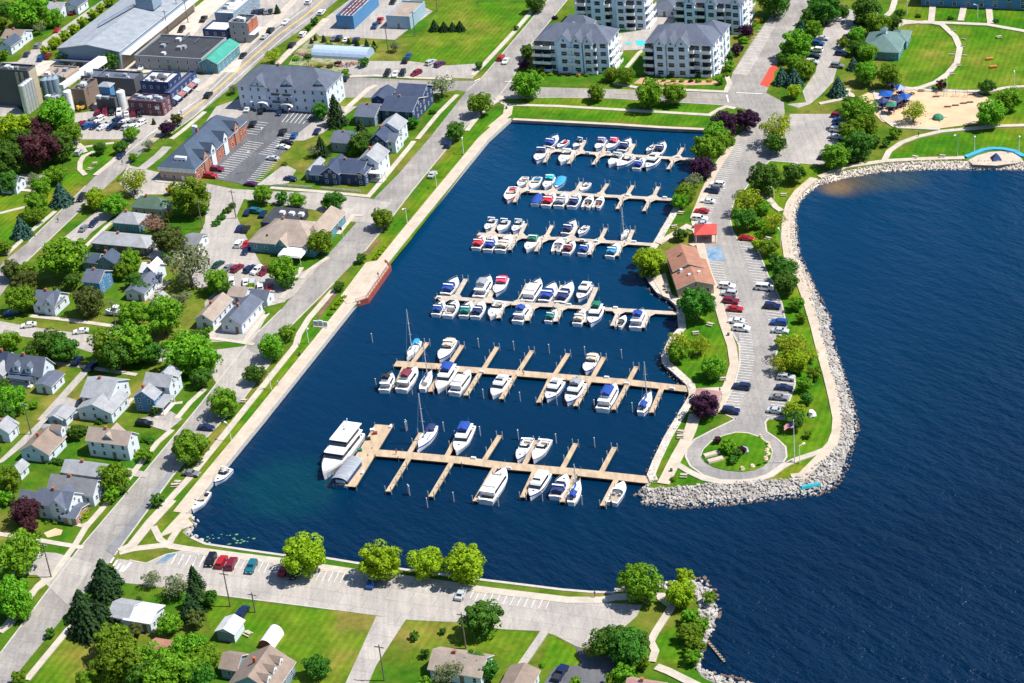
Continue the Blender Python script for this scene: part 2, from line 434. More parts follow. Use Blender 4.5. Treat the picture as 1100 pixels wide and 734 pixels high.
def riprap(name, inn, out, dens, s0, s1, mt_, bedm=None):
    wi = [W(*p, LZ) for p in inn]; wo = [W(*p, 0) for p in out]
    bed = MB(); rk = MB(); wet = MB()
    for i in range(len(wi) - 1):
        a, b_, c, d_ = wi[i], wi[i + 1], wo[i + 1], wo[i]
        top = LZ + .02
        bed.add([(a.x, a.y, top), (b_.x, b_.y, top), (c.x, c.y, -.5), (d_.x, d_.y, -.5)], [(0, 1, 2, 3)] if (b_ - a).cross(c - a).z > 0 else [(3, 2, 1, 0)])
        if inn[i][0] > 1120: continue
        area = ((b_ - a).cross(c - a).length + (c - a).cross(d_ - a).length) / 2
        for _ in range(int(area * dens)):
            u, v = random.random(), random.random() * 1.06
            p = (a.lerp(b_, u)).lerp(d_.lerp(c, u), v)
            z = top + (-.6 - top) * v + .25
            s = random.uniform(s0, s1)
            if v > .93: rock(wet, (p.x, p.y, -.05), s)
            else: rock(rk, (p.x, p.y, z + random.uniform(-.1, .3)), s)
    structure(bed.build('shore_bed', bedm or BED))
    o = rk.build(name, mt_); o['kind'] = 'stuff'
    if wet.v:
        o = wet.build('wet_shore_stones', ROCKD); o['kind'] = 'stuff'
SHOREM = mat('shore stone', (0.60, 0.52, 0.43), c2=(0.40, 0.34, 0.28), scale=0.5, world=True, detail=5, lo=.3, hi=.6)
riprap('riprap_stones', RIP_IN[:20], RIP_OUT[:20], 3.0, .45, 1.1, ROCKM)
riprap('shore_stones', RIP_IN[19:], RIP_OUT[19:], 5.0, .3, .65, SHOREM, GRAVEL)
riprap('shore_boulders', SE_IN, SE_OUT, 1.6, .5, 1.5, ROCKM)
# stone edging of the basin's peninsula bank
rk = MB(); wt = MB(); bw = [W(*p) for p in BANK]
for i in range(len(bw) - 1):
    a, b_ = bw[i], bw[i + 1]; L = (b_ - a).length; nrm = Vector(((b_ - a).y, -(b_ - a).x, 0)).normalized()
    for _ in range(int(L * 3.2)):
        p = a.lerp(b_, random.random()) + nrm * random.uniform(-.5, 1.5); rock(rk, (p.x, p.y, LZ + .05), random.uniform(.35, .8))
    for _ in range(int(L * 1.3)):
        o_ = random.uniform(-.3, -1.9); p = a.lerp(b_, random.random()) + nrm * o_; rock(wt, (p.x, p.y, .9 + o_ * .55), random.uniform(.4, .9))
o = rk.build('bank_stones', ROCKM); o['kind'] = 'stuff'
o = wt.build('wet_bank_stones', ROCKD); o['kind'] = 'stuff'
mb = MB(); ribbon(mb, bw, 2.2, LZ - .1, LZ + .12, -.6); structure(mb.build('bank_edging', GRAVEL))
# seabed boulders in front of the south west corner
rk = MB()
for k, n in ((P("199,553 207,560 203,570 197,572 206,580 222,586"), 60),):
    for _ in range(n):
        i = random.randrange(len(k) - 1); p = W(*k[i], .2).lerp(W(*k[i + 1], .2), random.random())
        rock(rk, (p.x + random.uniform(-.5, 1.5), p.y + random.uniform(-1, 1), random.uniform(0, .6)), random.uniform(.6, 1.3))
o = rk.build('corner_stones', ROCKM); o['kind'] = 'stuff'

# ================================================================ ROADS, LOTS, LAWNS
a = T(0, 0)
# ---- lawns and fields (greener or drier sheets a hair above the ground)
LW = [0]
def lawn(pts, mt=None, name='lawn'):
    LW[0] += 1
    return sheet(name, pts, 0.004 + 0.0008 * LW[0], mt or LAWN)
lawn(P("522,153 441,258 385,326 375,335 350,362 284,449 221,526 196,556 190,560 150,592 180,560 255,452 320,370 330,352 400,268 437,224 470,180 502,140 533,118 545,124"))
lawn(P("548,124 760,136 790,137 800,122 784,113 581,105 552,103 540,115"))
lawn(T(440, 0).l("180,10 620,15 700,30 640,110 360,380 340,395 290,345 0,320 0,265 60,200 130,80"), FIELD)
lawn(P("926,42 975,27 1000,27 1020,35 1030,50 1022,68 1010,80 990,92 975,96 962,92 950,88 940,82 955,66"), FIELD)
lawn(P("1020,27 1100,33 1300,60 1300,110 1100,92 1010,97 1018,84 1030,66 1033,48"), FIELD)
lawn(P("895,8 1000,6 1100,12 1300,25 1300,50 1100,33 1010,24 960,26 925,18"), LAWN)
lawn(P("1094,98 1100,93 1300,110 1300,172 1100,171 1030,170 960,171 955,169 990,150 1030,142 1100,138 1100,134 1075,134 1060,120"), LAWN)
lawn(T(660, 0).l("0,270 110,310 150,300 160,420 520,430 600,470 0,470"), LAWN)
lawn(P("700,519 745,430 770,392 782,376 775,350 760,335 745,330 727,327 730,352 712,383 742,416 742,426 698,508"), LAWN)
lawn(P("820,165 850,170 880,180 905,182 870,196 848,212 842,235 843,258 846,280 862,312 870,345 880,380 890,420 897,445 896,470 880,490 848,513 700,520 730,480 790,450 838,440 845,400 833,380 845,350 830,300 800,262 785,245 790,212 810,188"), LAWN)
lawn(T(660, 584).l("230,480 300,440 360,460 400,560 430,650 380,660 240,600 200,590"), LAWN)
lawn(P("0,205 30,212 60,190 95,180 93,190 60,222 30,250 -10,275"), LAWN)
lawn(T(0, 150).l("420,40 700,0 740,-20 600,90 470,190 420,180 100,170 130,150 400,180"), LAWN)
lawn(T(0, 584).l("340,500 480,520 470,600 420,660 400,740 170,740"), FIELD)
lawn(T(220, 584).l("60,290 690,360 700,470 890,470 740,740 420,740 330,560 200,480 30,460 0,320"), FIELD)
lawn(T(440, 584).l("0,400 290,420 480,455 680,470 620,630 540,640 420,570 200,520 0,640"), FIELD)
lawn(T(440, 584).l("750,490 870,550 890,640 740,660 680,640"), LAWN)

# ---- roads
WF_L = P("-20,729 0,702.5 54,631 84,591 147,517 184,472.5 215,435 269,365 302,333 334,293 361,264 387.5,233.8 404,211 428,187 462.5,147 501,98")
WF_R = P("-20,760 10,734 72.5,657.6 104,622 123,597 159,548 186,511 222,470 262,428 290,391 312,351 359,304 391.6,270.5 410,248 440,209 470,172 501,135 534,106")
road('waterfront_road', WF_L + WF_R[::-1])
WF2_L = P("501,98 516.6,85 573,18.4 589,0 614,-30"); WF2_R = P("534,106 550,85 571,47 609.5,0 632,-28")
road('waterfront_road', WF2_L + WF2_R[::-1])
road('parking_lane', P("114,591 122,596 186,508 181,507"), PATCH, 0.115)
MS_L = P("-30,328 4,281 30.6,260 70.5,221.5 92,200 116.4,174.5 140,152 163,131 196,112 220,97 262,57 300,24 333,0 370,-28")
MS_R = P("-20,346 22.5,287 58,253 96,217 130,186 150,166 168,151 186,139 206,128 220,117 258,86 290,55 322,33 363,0 400,-28")
road('main_street', MS_L + MS_R[::-1])
road('cross_street', P("366,82 440,86 475,87 516,87 550,87 581,94.5 660,96.5 780,101 786.6,79.7 800,57 821,26 840,3 855,-22 890,-22 872,0 864,12 840,55 823,100 842,110 843,122 836,146 827,172 811,187 801,203 792,212 760,212 787,150 808,133 812,122 800,117 774,113 660,106 600,105 534,106 491,97 440,105 366,105"))
road('side_bays', T(660, 0).l("620,385 700,400 845,140 790,135"), LOTB)
road('red_pavement', T(660, 0).l("765,445 800,385 815,355 850,338 858,360 840,378 838,410 808,458"), REDP, 0.118)
# harbour drive and its bays on the peninsula
road('harbour_drive', P("790,148 766,191 748,232 757,266 762,290 771,308 782.6,349 794,371.5 795,392 788.7,414 774,443 790,451 842,451 846,437 854,414 854,404 838,400 833.7,382 838,361 845,351 840,326.6 829.6,302 825.5,297 811,260 794,260 786.7,248 783.6,231.7 790.7,211 801,203 811,187 827,172 836,150"), LOT)
ringo = P("791,450 766,462 746,472.5 737.6,482.7 736.6,491 741.7,501 756,511 774,516 803,516.4 823.4,512 837.7,503 845,491 844,480.6 835.7,472.5 823.4,464 822,454 826,449")
road('turning_circle', ringo, LOT)
isl = T(660, 450).l("455,200 470,160 510,120 570,90 640,72 700,75 760,95 810,130 828,170 820,210 790,245 740,268 670,277 590,270 520,252 475,228")
sheet('roundabout_island', isl, 0.2, LAWN, 0.2)
road('north_car_park', P("827,173 836,146 849,122.5 897,122.5 899,140 901,152 884,178 877,177"), LOTB)
road('upper_car_park', P("866,110 862,98 876,78 880,58 884,34 893,18 905,6 917,12 925,22 913,41 901,67 895,88 882,102 870,112 858,116 845,112"), LOTB)
# bottom lot
road('bottom_car_park', P("126,600 139,602 157,605.5 178,596 194,593 220,596 301.7,606.5 342.6,612.6 389.6,618.7 513.5,634 583,643 644,647 690,650 684,662 668,676 650,690 640,700 618,694 595,682 581,678 538,676 499,669 440,666 361,655.5 230,639 151,628 118,625"), LOTB)
road('driveway', P("404,662 371,734 350,770 380,770 396,734 404,715 437,664"), LOTB)
road('dark_drive', T(440, 584).l("870,540 910,560 1000,520 1077,600 1077,760 690,760 760,650 900,640"), DARKLOT)
# side streets on the town side
road('side_street', P("0,345 32,351 100,360 140,368 180,372 222,377 262,372 290,391 262,428 240,424 222,395 170,388 130,384 95,378 60,366 20,361 -30,358 -30,343"), LOTB)
road('side_street', P("212,195 250,203 300,206 340,207 395,213 420,218 400,240 375,238 340,226 290,218 262,214 246,250 225,285 200,300 198,285 220,240 222,214 180,196 150,186 140,178"), LOTB)
road('town_paving', P("138,176 150,187 168,191 212,195 226,198 222,212 200,206 192,203 180,209 160,209 146,214 128,197"), LOTB)
road('town_paving', P("196,110 205,92 212,82 222,80 236,70 262,48 285,30 305,12 318,0 333,0 300,24 262,57 220,97"), LOTB)
road('town_paving', P("128,78 146,76 255,78 262,60 246,44 220,40 212,30 150,40 132,66"), GRAVEL)
road('town_paving', P("206,60 270,50 290,22 330,-20 270,-20 200,20"), LOTB)
road('town_paving', P("40,66 135,60 140,74 130,84 60,86 34,80"), GRAVEL)
road('town_paving', P("80,100 100,118 120,122 190,116 215,98 225,84 205,78 150,80 90,84"), LOTB)
road('side_street', P("72,650 100,605 60,594 0,590 -30,588 -30,612 0,616 40,618"), LOTB)
road('alley', T(0, 450).l("0,215 220,0 300,-80 330,-80 240,20 130,135 20,225 -20,240"), LOTB)
road('alley', T(0, 300).l("195,740 430,480 470,485 350,620 400,640 420,660 330,720 250,740"), LOTB)
# town side lots
road('restaurant_lot', P("246,214 262,250 280,283 300,300 330,290 345,284 330,300 316,318 300,326 262,318 244,300 215,310 197,300 228,262"), LOTB)
road('brick_building_lot', T(220, 0).l("0,734 200,600 250,560 600,580 620,600 440,740 460,760 230,980 180,965 -60,920 0,830"), DARKLOT)
road('north_field_lot', T(440, 0).l("-400,320 0,322 190,345 360,335 345,395 330,415 0,400 -300,400"), LOTB)
road('station_forecourt', T(220, 0).l("640,90 760,0 1077,0 1200,60 1077,150 1000,210 600,190 570,160"), LOTB)
road('shop_forecourt', T(220, 0).l("100,210 230,200 330,100 300,60 480,0 560,0 400,130 260,200 60,400 0,450 0,400 180,240"), LOTB)
road('brewery_yard', T(0, 0).l("380,600 640,560 900,580 1010,470 1077,420 1100,470 900,660 740,734 410,734 380,640"), LOTB)
road('warehouse_road', T(0, 0).l("0,330 90,325 180,250 540,0 600,0 300,215 240,310 190,345 0,345"), LOTB)
road('warehouse_yard', T(0, 0).l("640,330 860,170 1077,0 1200,0 1077,110 1000,210 880,370 700,390"), GRAVEL)
road('brewery_ground', T(0, 0).l("0,540 90,560 130,600 0,640"), LOTB)
road('condo_forecourt', T(220, 0).l("60,560 180,520 600,560 640,600 700,560 800,560 620,700 520,740 440,740 610,590 240,570 130,660 0,740 -60,740"), LOTB, 0.06)
road('yard_drive', T(220, 300).l("0,120 60,60 240,-60 330,40 540,-20 420,120 300,150 330,190 250,330 0,330"), LOTB, 0.03)
road('courtyard', T(660, 0).l("0,180 140,160 160,80 320,90 300,140 210,170 150,260 0,270"), LOTB)
road('playground_sand', T(880, 0).l("210,510 280,475 420,460 520,475 600,480 830,490 920,530 850,600 830,650 640,675 440,660 330,640"), SAND)
road('playground_paving', T(880, 0).l("540,520 700,490 830,490 915,545 850,600 830,640 700,640 680,600 600,560"), LOTB, 0.105)
road('drive', T(0, 450).l("640,250 790,285 770,310 690,300 620,260"), LOTB)
road('drive', T(0, 450).l("730,0 900,-40 960,0 880,66 800,40 715,30"), LOTB)
road('drive', T(0, 150).l("330,520 540,350 600,400 480,490 410,570"), LOTB)
road('drive', T(0, 300).l("750,90 830,20 900,10 850,60 800,110"), LOTB)
road('drive', T(0, 150).l("60,230 110,180 240,190 230,240 160,250"), LOT)
road('drive', T(220, 150).l("270,240 420,130 480,160 440,230 350,240"), LOTB)
road('drive', T(0, 150).l("760,560 840,540 960,600 1077,560 1000,620 860,640 770,620"), GRAVEL)
road('drive', T(0, 300).l("350,620 420,640 400,680 450,690 400,734 330,740 230,720"), LOTB)
# deck of the basin's east terrace beside the marina building
sheet('terrace', P("700.5,299 715,293 722,318 733,320 727,324 712,318"), 0.25, PROM, 0.3)

# ---- sidewalks and paths
def walk(pts, w_=1.8, mt=None, name='sidewalk'): return path(name, pts, w_, mt or WALK)
walk(P("764,139.5 710,137 660,133.8 600,130.7 551,128.3"), 1.6, PROM, 'promenade')
pr = [W(*p) for p in P("549,128 524.8,150 440,254 383,325.5 283,451 220,528 201,552")]
mb = MB(); ribbon(mb, pr, 4.2, LZ - .6, LZ + .15, -2.0); structure(mb.build('promenade', PROM))
mb = MB(); ribbon(mb, pr, .5, LZ - 1.0, LZ + .32, -.1); structure(mb.build('seawall_coping', KERB))
walk(P("201,552 184,569 205,561"), 3.6, PROM, 'promenade')
walk(P("547,112 545,123 528,137"), 3.2, PROM, 'promenade')
walk(P("137,590 160,561 205,512 254.7,450 285,412 318,371 321,360 332,342 358,312"), 2.0)
walk(P("128,594 143,590 178,586 200,590 221,592.5 262,598 303,603 343,609 390,616 452,624"), 2.2)
walk(P("452,624 512,633 560,639 610,645 645,645 661,642 690,640 715,641"), 2.4)
walk(P("205,577.5 221,584.8 260,590.6 303.8,596.8 350.7,600 389.6,606.3 515.6,623 562.6,628.7 603.4,633.8 634,636.3 660,637"), 0.8, KERB, 'seawall_coping')
walk(P("165,566 172,580 181,586 185,578 198,560"), 1.8)
walk(T(0, 450).l("690,680 780,570 910,430"), 2.0)
# verge sidewalk along the houses on the waterfront road
walk(P("0,680 35,636 54,622 80,587 92,567 113,543 120,537 148,502 170,475 185,462"), 1.7)
walk(T(0, 450).l("-20,605 150,630 290,655 440,680"), 1.6)
walk(T(0, 450).l("380,550 430,565 480,540"), 1.2)
walk(T(0, 300).l("160,195 350,215 480,232 640,255"), 1.7)
walk(T(0, 300).l("930,734 1000,650 1077,580"), 1.6)
walk(T(0, 300).l("600,734 700,625"), 1.2)
walk(T(0, 300).l("820,734 880,660 960,650"), 1.2)
walk(T(0, 300).l("270,440 420,460 600,485 720,505"), 1.5)
walk(T(220, 300).l("0,320 30,300 70,250 100,200"), 1.6)
walk(T(220, 300).l("20,310 200,335 260,345"), 1.5)
walk(T(220, 300).l("210,330 290,225 330,180"), 1.6)
walk(T(220, 300).l("400,105 440,50 470,0 510,-60"), 1.5)
walk(T(220, 150).l("345,255 600,275 860,300 900,255 1077,40 1100,10"), 1.8)
walk(T(220, 150).l("700,500 780,400 830,400"), 1.6)
walk(T(220, 150).l("510,734 545,690 650,620"), 1.5)
walk(T(440, 0).l("40,734 150,600 250,500"), 1.7)
walk(T(440, 0).l("330,400 400,330 540,180 660,40 720,-20"), 1.9)
walk(T(440, 0).l("300,690 370,600 440,545 500,515 460,510"), 1.8)
walk(P("533,105 540,111 546,113 600,114.5 660,118 762,124 772,118 780,115 790,117"), 1.8)
walk(T(660, 0).l("0,440 130,465 585,485 605,440 590,400"), 1.8)
walk(T(660, 0).l("50,375 130,280 160,260"), 1.6)
walk(T(220, 0).l("-50,480 20,440 200,260 380,100 480,-10"), 3.5)
walk(T(220, 0).l("380,340 450,270 560,180 640,100"), 3.0)
walk(T(220, 0).l("760,405 900,400 1077,410 1300,418"), 1.8)
walk(T(220, 0).l("700,640 760,560 860,470 900,450"), 2.2)
walk(T(0, 0).l("900,734 960,690 1077,590"), 1.8)
walk(T(0, 150).l("500,190 600,110 680,30"), 2.0)
walk(T(0, 150).l("740,160 830,90 880,40"), 3.5, LOTB)
walk(T(0, 150).l("820,215 900,225 1077,235"), 2.4)
walk(T(0, 150).l("0,390 180,345"), 1.5)
walk(T(0, 150).l("30,610 170,480 290,380"), 1.6)
walk(T(0, 150).l("50,262 200,275"), 1.5)
walk(T(0, 150).l("330,35 420,45 600,20"), 1.5)
walk(T(0, 150).l("495,65 440,90 422,120 420,160 450,190"), 1.8)
walk(T(0, 150).l("380,0 430,40 450,70"), 1.8)
walk(T(0, 150).l("430,585 560,460 640,400"), 1.5)
walk(T(0, 584).l("0,470 60,420 200,225 240,190"), 1.7)
walk(T(0, 584).l("140,720 330,490 380,430"), 1.7)
walk(T(0, 584).l("625,40 690,10 720,-10"), 1.8)
# peninsula paths
walk(P("786,156 768,183 757,207 746,234 752,262 759,290 769,318 778,349 786,372 789,392 783,412 772,436 765,446"), 2.6, PROM, 'sidewalk')
walk(P("740,421 776,419"), 2.2, PROM)
walk(T(660, 450).l("425,-20 400,60 370,130 330,200 270,320 255,345"), 3.2, PROM, 'promenade')
walk(T(660, 450).l("325,240 400,285 470,318 560,335 660,335 740,328 820,300 890,250 950,220 1077,178"), 1.9)
walk(T(660, 450).l("1077,178 1110,165 1140,130"), 2.0)
walk(P("874.5,192 858,206 849,219 844.5,236 844,256 847,277 859,300 868,325 876,352 883,380 890,405 896,430 900,450 899,465 893,481 884,490 870,504 862,512 850,513.4"), 2.8, PROM, 'sidewalk')
walk(P("880,191 907,180 951,173.5 988,171.5 1036,170"), 2.2, PROM)
walk(P("949,175 955,163 968,154 984,148 1010,142 1040,139 1070,136 1110,135"), 2.0)
walk(P("880,112 905,107 912,96"), 1.8)
walk(P("940,98 946,116 950,128 963,137 1010,139"), 2.2)
walk(P("905,98 914,102 920,112"), 2.0)
walk(P("952,33 970,26 995,24 1012,27 1026,40 1031,52 1028,68 1018,80 1005,89 988,95 972,97 962,93"), 2.2)
walk(P("960,22 990,25 1012,25 1060,27 1100,34 1150,42"), 2.2)
walk(P("1000,26 1002,6 1004,-4"), 2.4); walk(P("1032,23 1036,5 1038,-2"), 2.4); walk(P("1064,26 1062,8 1062,0"), 2.4); walk(P("962,-2 958,12 950,20"), 2.2)
walk(P("962,94 1000,98 1060,99 1080,95 1120,92"), 1.8)
walk(P("705,717 718,722 742,734 770,748"), 2.2); walk(P("700,712 704,700 699,690 704,680 715,663 722,652 708,642"), 1.8)
walk(P("560,716 578,690 590,672"), 2.0, LOTB)
walk(T(880, 0).l("400,20 380,60 330,100 230,20 220,0"), 1.6)
walk(T(660, 150).l("780,280 850,360 880,380"), 2.0)
walk(T(660, 150).l("400,560 440,540 430,480 380,460 230,550"), 2.2, PROM)
# beach circle with its blue rim on the north east shore
sheet('beach_circle', P("1040,172 1050,167 1062,163.5 1075,162.5 1088,164 1096,169 1100,174 1070,178 1045,177"), 0.16, PROM, .2)
mb = MB(); ribbon(mb, [W(*p) for p in P("1037,169.5 1046,166 1056,162 1066,160.5 1078,161 1090,163.5 1098,168 1112,170")], 1.6, LZ, LZ + .5)
o = mb.build('curved_wall', mat('blue painted wall', (0.05, 0.35, 0.6))); tag(o, 'curved bright blue low wall round the small beach circle', 'wall')
# stone spill into the shallows there
# ---- kerbs
def kerb(pts, w_=.35):
    mb = MB(); ribbon(mb, [W(*p) for p in pts], w_, LZ - .05, LZ + .12)
    return structure(mb.build('kerb', KERB))
kerb(WF_L[1:9]); kerb(WF_R[4:12]); kerb(WF_R[12:]); kerb(WF2_L); kerb(WF2_R); kerb(MS_L[2:5]); kerb(MS_R[1:4])
kerb(isl + isl[:1], .5); kerb(ringo, .5)
kerb(P("774,113 660,106 600,105 540,106")); kerb(P("581,94.5 660,96.5 780,101"))
kerb(P("787,149 766,191 748,232 757,266 762,290 771,308 782.6,349 794,371.5 795,392 788.7,414 774,443 791,451"), .4)
kerb(P("826,449 842,451 846,437 854,414 854,404 838,400 833.7,382 838,361 845,351 840,326.6 829.6,302 825.5,297 811,260 794,260 786.7,248 783.6,231.7 790.7,211 801,203 811,187 827,173 877,177"), .4)
kerb(P("230,639 361,655.5")); kerb(P("139,602 157,605.5 178,596 194,593 220,596 301.7,606.5 342.6,612.6 389.6,618.7 513.5,634 583,643 644,647"), .4)

# ---- painted markings
def stalls(p0, p1, n, dvec, mt=None, w_=.2, name='parking_markings'):
    mb = MB(); a_, b_ = W(*p0), W(*p1); q0 = W(p0[0] + dvec[0], p0[1] + dvec[1]); q1 = W(p1[0] + dvec[0], p1[1] + dvec[1])
    for i in range(n + 1):
        u = i / n; s_, e_ = a_.lerp(b_, u), q0.lerp(q1, u)
        ribbon(mb, [s_, e_], w_, LZ + .12, LZ + .128)
    return structure(mb.build(name, mt or PAINT))
t = T(660, 150)
stalls(t(625, 25), t(515, 225), 20, (14, 2))
stalls(t(505, 250), t(408, 430), 14, (16, 2)); stalls(t(485, 640), t(520, 734), 7, (15, 1.5))
t = T(660, 300)
stalls(t(545, 20), t(640, 285), 18, (17, 1.5)); stalls(t(648, 300), t(662, 400), 7, (15, 1.5)); stalls(t(662, 410), t(640, 530), 9, (15, 1.5)); stalls(t(634, 540), t(565, 700), 11, (16, 1.5))
stalls(T(660, 150)(660, 560), t(735, 30), 14, (16, 2)); stalls(t(760, 40), t(830, 290), 17, (16, 2)); stalls(t(870, 530), t(800, 720), 13, (17, 2))
sheet('blue_parking_bay', T(660, 150).l("475,572 560,562 582,635 495,640"), .126, BPAINT)
t = T(220, 584)
stalls(t(-30, 55), t(400, 112), 14, (-5.5, 10.5), None, .13); stalls(t(430, 117), t(830, 170), 13, (-5.5, 10.5), None, .13)
t = T(440, 584)
stalls(t(-55, 165), t(345, 238), 12, (-5.5, 10.5), None, .13); stalls(t(370, 250), t(740, 295), 10, (-5.5, 11), None, .13)
stalls(T(0, 584)(820, 105), T(0, 584)(880, 60), 9, (10, -1), BPAINT, .3)
t = T(0, 584); stalls(t(930, 55), t(1077, 70), 4, (-6, 11))
t = T(220, 150)
stalls(t(200, -5), t(-5, 160), 16, (-1, 0.1)); stalls(t(225, 10), t(20, 190), 17, (17, 2.5)); stalls(t(330, 95), t(205, 235), 14, (14, 2)); stalls(t(470, -20), t(345, 85), 11, (-12, -2))
t = T(220, 0); stalls(t(450, 590), t(560, 600), 5, (-9, 11)); stalls(t(255, 640), t(200, 700), 5, (16, 2))
t = T(660, 0); stalls(t(835, 150), t(700, 395), 14, (-15, -1.2))
# centre lines
def line(pts, w_=.18, mt=None, side=0.0):
    mb = MB(); ribbon(mb, [W(*p) for p in pts], w_, LZ + .12, LZ + .129, side); return structure(mb.build('road_line', mt or YPAINT))
cl = P("163,151 196,126 220,108 260,72 296,40 328,17 348,0 372,-20")
line(cl, .35, YPAINT, .3); line(cl, .35, YPAINT, -.3)
line(P("130,170 163,143 196,119 220,103 261,64 298,32 330,8"), .25, PAINT); line(P("175,150 208,126 240,97 275,66 309,37 345,10"), .25, PAINT)
line(P("660,101 780,107"), .2, YPAINT)
t = T(0, 584)
stalls(t(600, 75), t(650, 120), 3, (-4, 6), PAINT, .5, 'crossing_marking'); stalls(t(645, 145), t(685, 100), 1, (0, -.1), PAINT, .5, 'stop_line')
line(t.l("645,150 690,100"), .6, PAINT)
t = T(660, 0); line(t.l("640,490 780,495"), .5, PAINT); line(t.l("590,500 600,540"), .5, PAINT)
t = T(440, 0); line(t.l("340,430 370,415"), .5, PAINT); line(t.l("500,430 540,430"), .4, PAINT)
# worn soil strips
road('planting_bed', T(220, 300).l("590,195 655,100 690,60 700,70 665,120 600,210"), SOIL, .1)
road('planting_bed', T(220, 150).l("840,600 910,530 925,520 925,535 855,610"), SOIL, .1)
road('planting_bed', T(660, 0).l("150,400 230,420 550,425 560,445 330,450 100,440"), mat('bark mulch', (0.5, 0.3, 0.18)), .1)
road('planting_bed', T(220, 0).l("480,270 560,200 700,230 900,240 880,290 840,340 760,390 700,380 560,350 440,340"), mat('nursery gravel', (0.35, 0.3, 0.2), c2=(0.1, 0.18, 0.04), scale=.5, world=True), .1)
road('planting_bed', T(0, 450).l("230,600 290,575 330,585 320,610 250,625"), SAND, .09)
# ================================================================ MARINA
DECK = mat('dock boards', (0.52, 0.385, 0.25), c2=(0.36, 0.275, 0.185), scale=.8, world=True, stretch=(1, .3, 1))
DECKP = mat('pale dock boards', (0.52, 0.44, 0.35), c2=(0.38, 0.33, 0.27), scale=.6, world=True)
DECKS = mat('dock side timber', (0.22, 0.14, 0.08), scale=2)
PILE = mat('galvanised pile', (0.45, 0.47, 0.48), rough=.5, metal=.3)
WOODP = mat('timber pile', (0.33, 0.27, 0.2), c2=(.2, .16, .12), scale=2)
WHITE = mat('white paint', (0.8, 0.8, 0.8), c2=(.72, .72, .72), rough=.4)
_c = MB(); _c.box(-.7, .7, -.28, .28, 0, .6, .04, .04); BOXM = _c.mesh('dock_box', WHITE)
_a, _b = MB(), MB(); _a.tube((0, 0, -1.5), (0, 0, 1.6), .13); _b.tube((0, 0, -1.5), (0, 0, 2.5), .13)
PILES = [_a.mesh('piling', WOODP), _b.mesh('piling', PILE)]
def pier(label, main, mw, fingers, fw, pale=False, gusset=True, z=1.05, name='pier'):
    """main: map line; fingers: (root, tip) pairs; every finger is a part with its piles"""
    m0 = W(*main[0], z)
    root = thing(name, label, 'pier', (m0.x, m0.y, 0))
    def loc(p): q = W(*p, z); return Vector((q.x - m0.x, q.y - m0.y, 0))
    dk = DECKP if pale else DECK
    mb = MB(); pts = [loc(p) for p in main]; ribbon(mb, pts, mw, z - .35, z)
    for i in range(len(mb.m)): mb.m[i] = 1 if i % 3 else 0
    mb.mi = 0
    mb.build('walkway', [dk, DECKS], root)
    pl = MB(); L = sum((b - a).length for a, b in zip(pts, pts[1:]))
    side = offset(pts, mw / 2 + .15); sid2 = offset(pts, -mw / 2 - .15)
    for sd in (side, sid2):
        for a, b in zip(sd, sd[1:]):
            n = max(1, int((b - a).length / 14))
            for i in range(n + 1):
                p = a.lerp(b, i / n); link('piling', PILES[0], root, (p.x, p.y, 0))
    for a, b in fingers:
        A, B = loc(a), loc(b)
        # start the finger at the walkway edge
        best = None
        for s, e_ in zip(pts, pts[1:]):
            u = max(0, min(1, (A - s).dot(e_ - s) / (e_ - s).length_squared)); q = s.lerp(e_, u)
            if best is None or (A - q).length < (A - best).length: best = q
        d = (B - best).normalized()
        st = best + d * (mw * .5)
        mb = MB(); ribbon(mb, [st, B], fw, z - .33, z - .006)
        if gusset:
            nrm = Vector((-d.y, d.x, 0)); m_d = (pts[-1] - pts[0]).normalized()
            g0 = st - d * .1; k = 1.7
            mb.add([(*(g0 + m_d * k * 1.2).xy, z - .012), (*(g0 - m_d * k * 1.2).xy, z - .012), (*(g0 + d * k * 1.6).xy, z - .012)], [(0, 1, 2) if (m_d * -2).cross(d).z > 0 else (2, 1, 0)])
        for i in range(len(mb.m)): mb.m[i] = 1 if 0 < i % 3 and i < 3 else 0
        f = mb.build('finger_dock', [dk, DECKS], root)
        pl = MB(); n = max(2, int((B - st).length / 3.4)); nrm = Vector((-d.y, d.x, 0))
        for i in range(1, n + 1):
            for sg in ((1, -1) if i == n else (1,)):
                p = st.lerp(B, i / n) + nrm * sg * (fw / 2 + .12) - d * .3
                link('piling', PILES[1], f, (p.x, p.y, 0))
    # white dock boxes and steps beside the slips, service pedestals
    for j, (s, e_) in enumerate(zip(pts, pts[1:])):
        n = int((e_ - s).length / 6)
        for i in range(n):
            if random.random() < .55: continue
            p = s.lerp(e_, (i + random.random() * .6) / n) + Vector((-(e_ - s).y, (e_ - s).x, 0)).normalized() * (mw / 2 - .35) * random.choice((1, -1))
            o = link('dock_box', BOXM, root, (p.x, p.y, z)); o.rotation_euler.z = math.atan2((e_ - s).y, (e_ - s).x)
    for s, e_ in zip(pts, pts[1:]):
        n = int((e_ - s).length / 16)
        for i in range(1, n):
            p = s.lerp(e_, i / n) + Vector((-(e_ - s).y, (e_ - s).x, 0)).normalized() * (mw / 2 - .3)
            mb = MB(); mb.box(p.x - .2, p.x + .2, p.y - .2, p.y + .2, z, z + 1.0, .03, .03); mb.box(p.x - .28, p.x + .28, p.y - .28, p.y + .28, z + 1.0, z + 1.15)
            mb.build('power_pedestal', WHITE, root)
    return root
WHITE = mat('white paint', (0.8, 0.8, 0.8), c2=(.72, .72, .72), rough=.4)
J = {}
z1 = K(570, 140, 11); z2 = K(660, 140, 11); z3 = K(540, 180, 11); z4 = K(640, 180, 11); z5 = K(505, 225, 11); z6 = K(600, 225, 11)
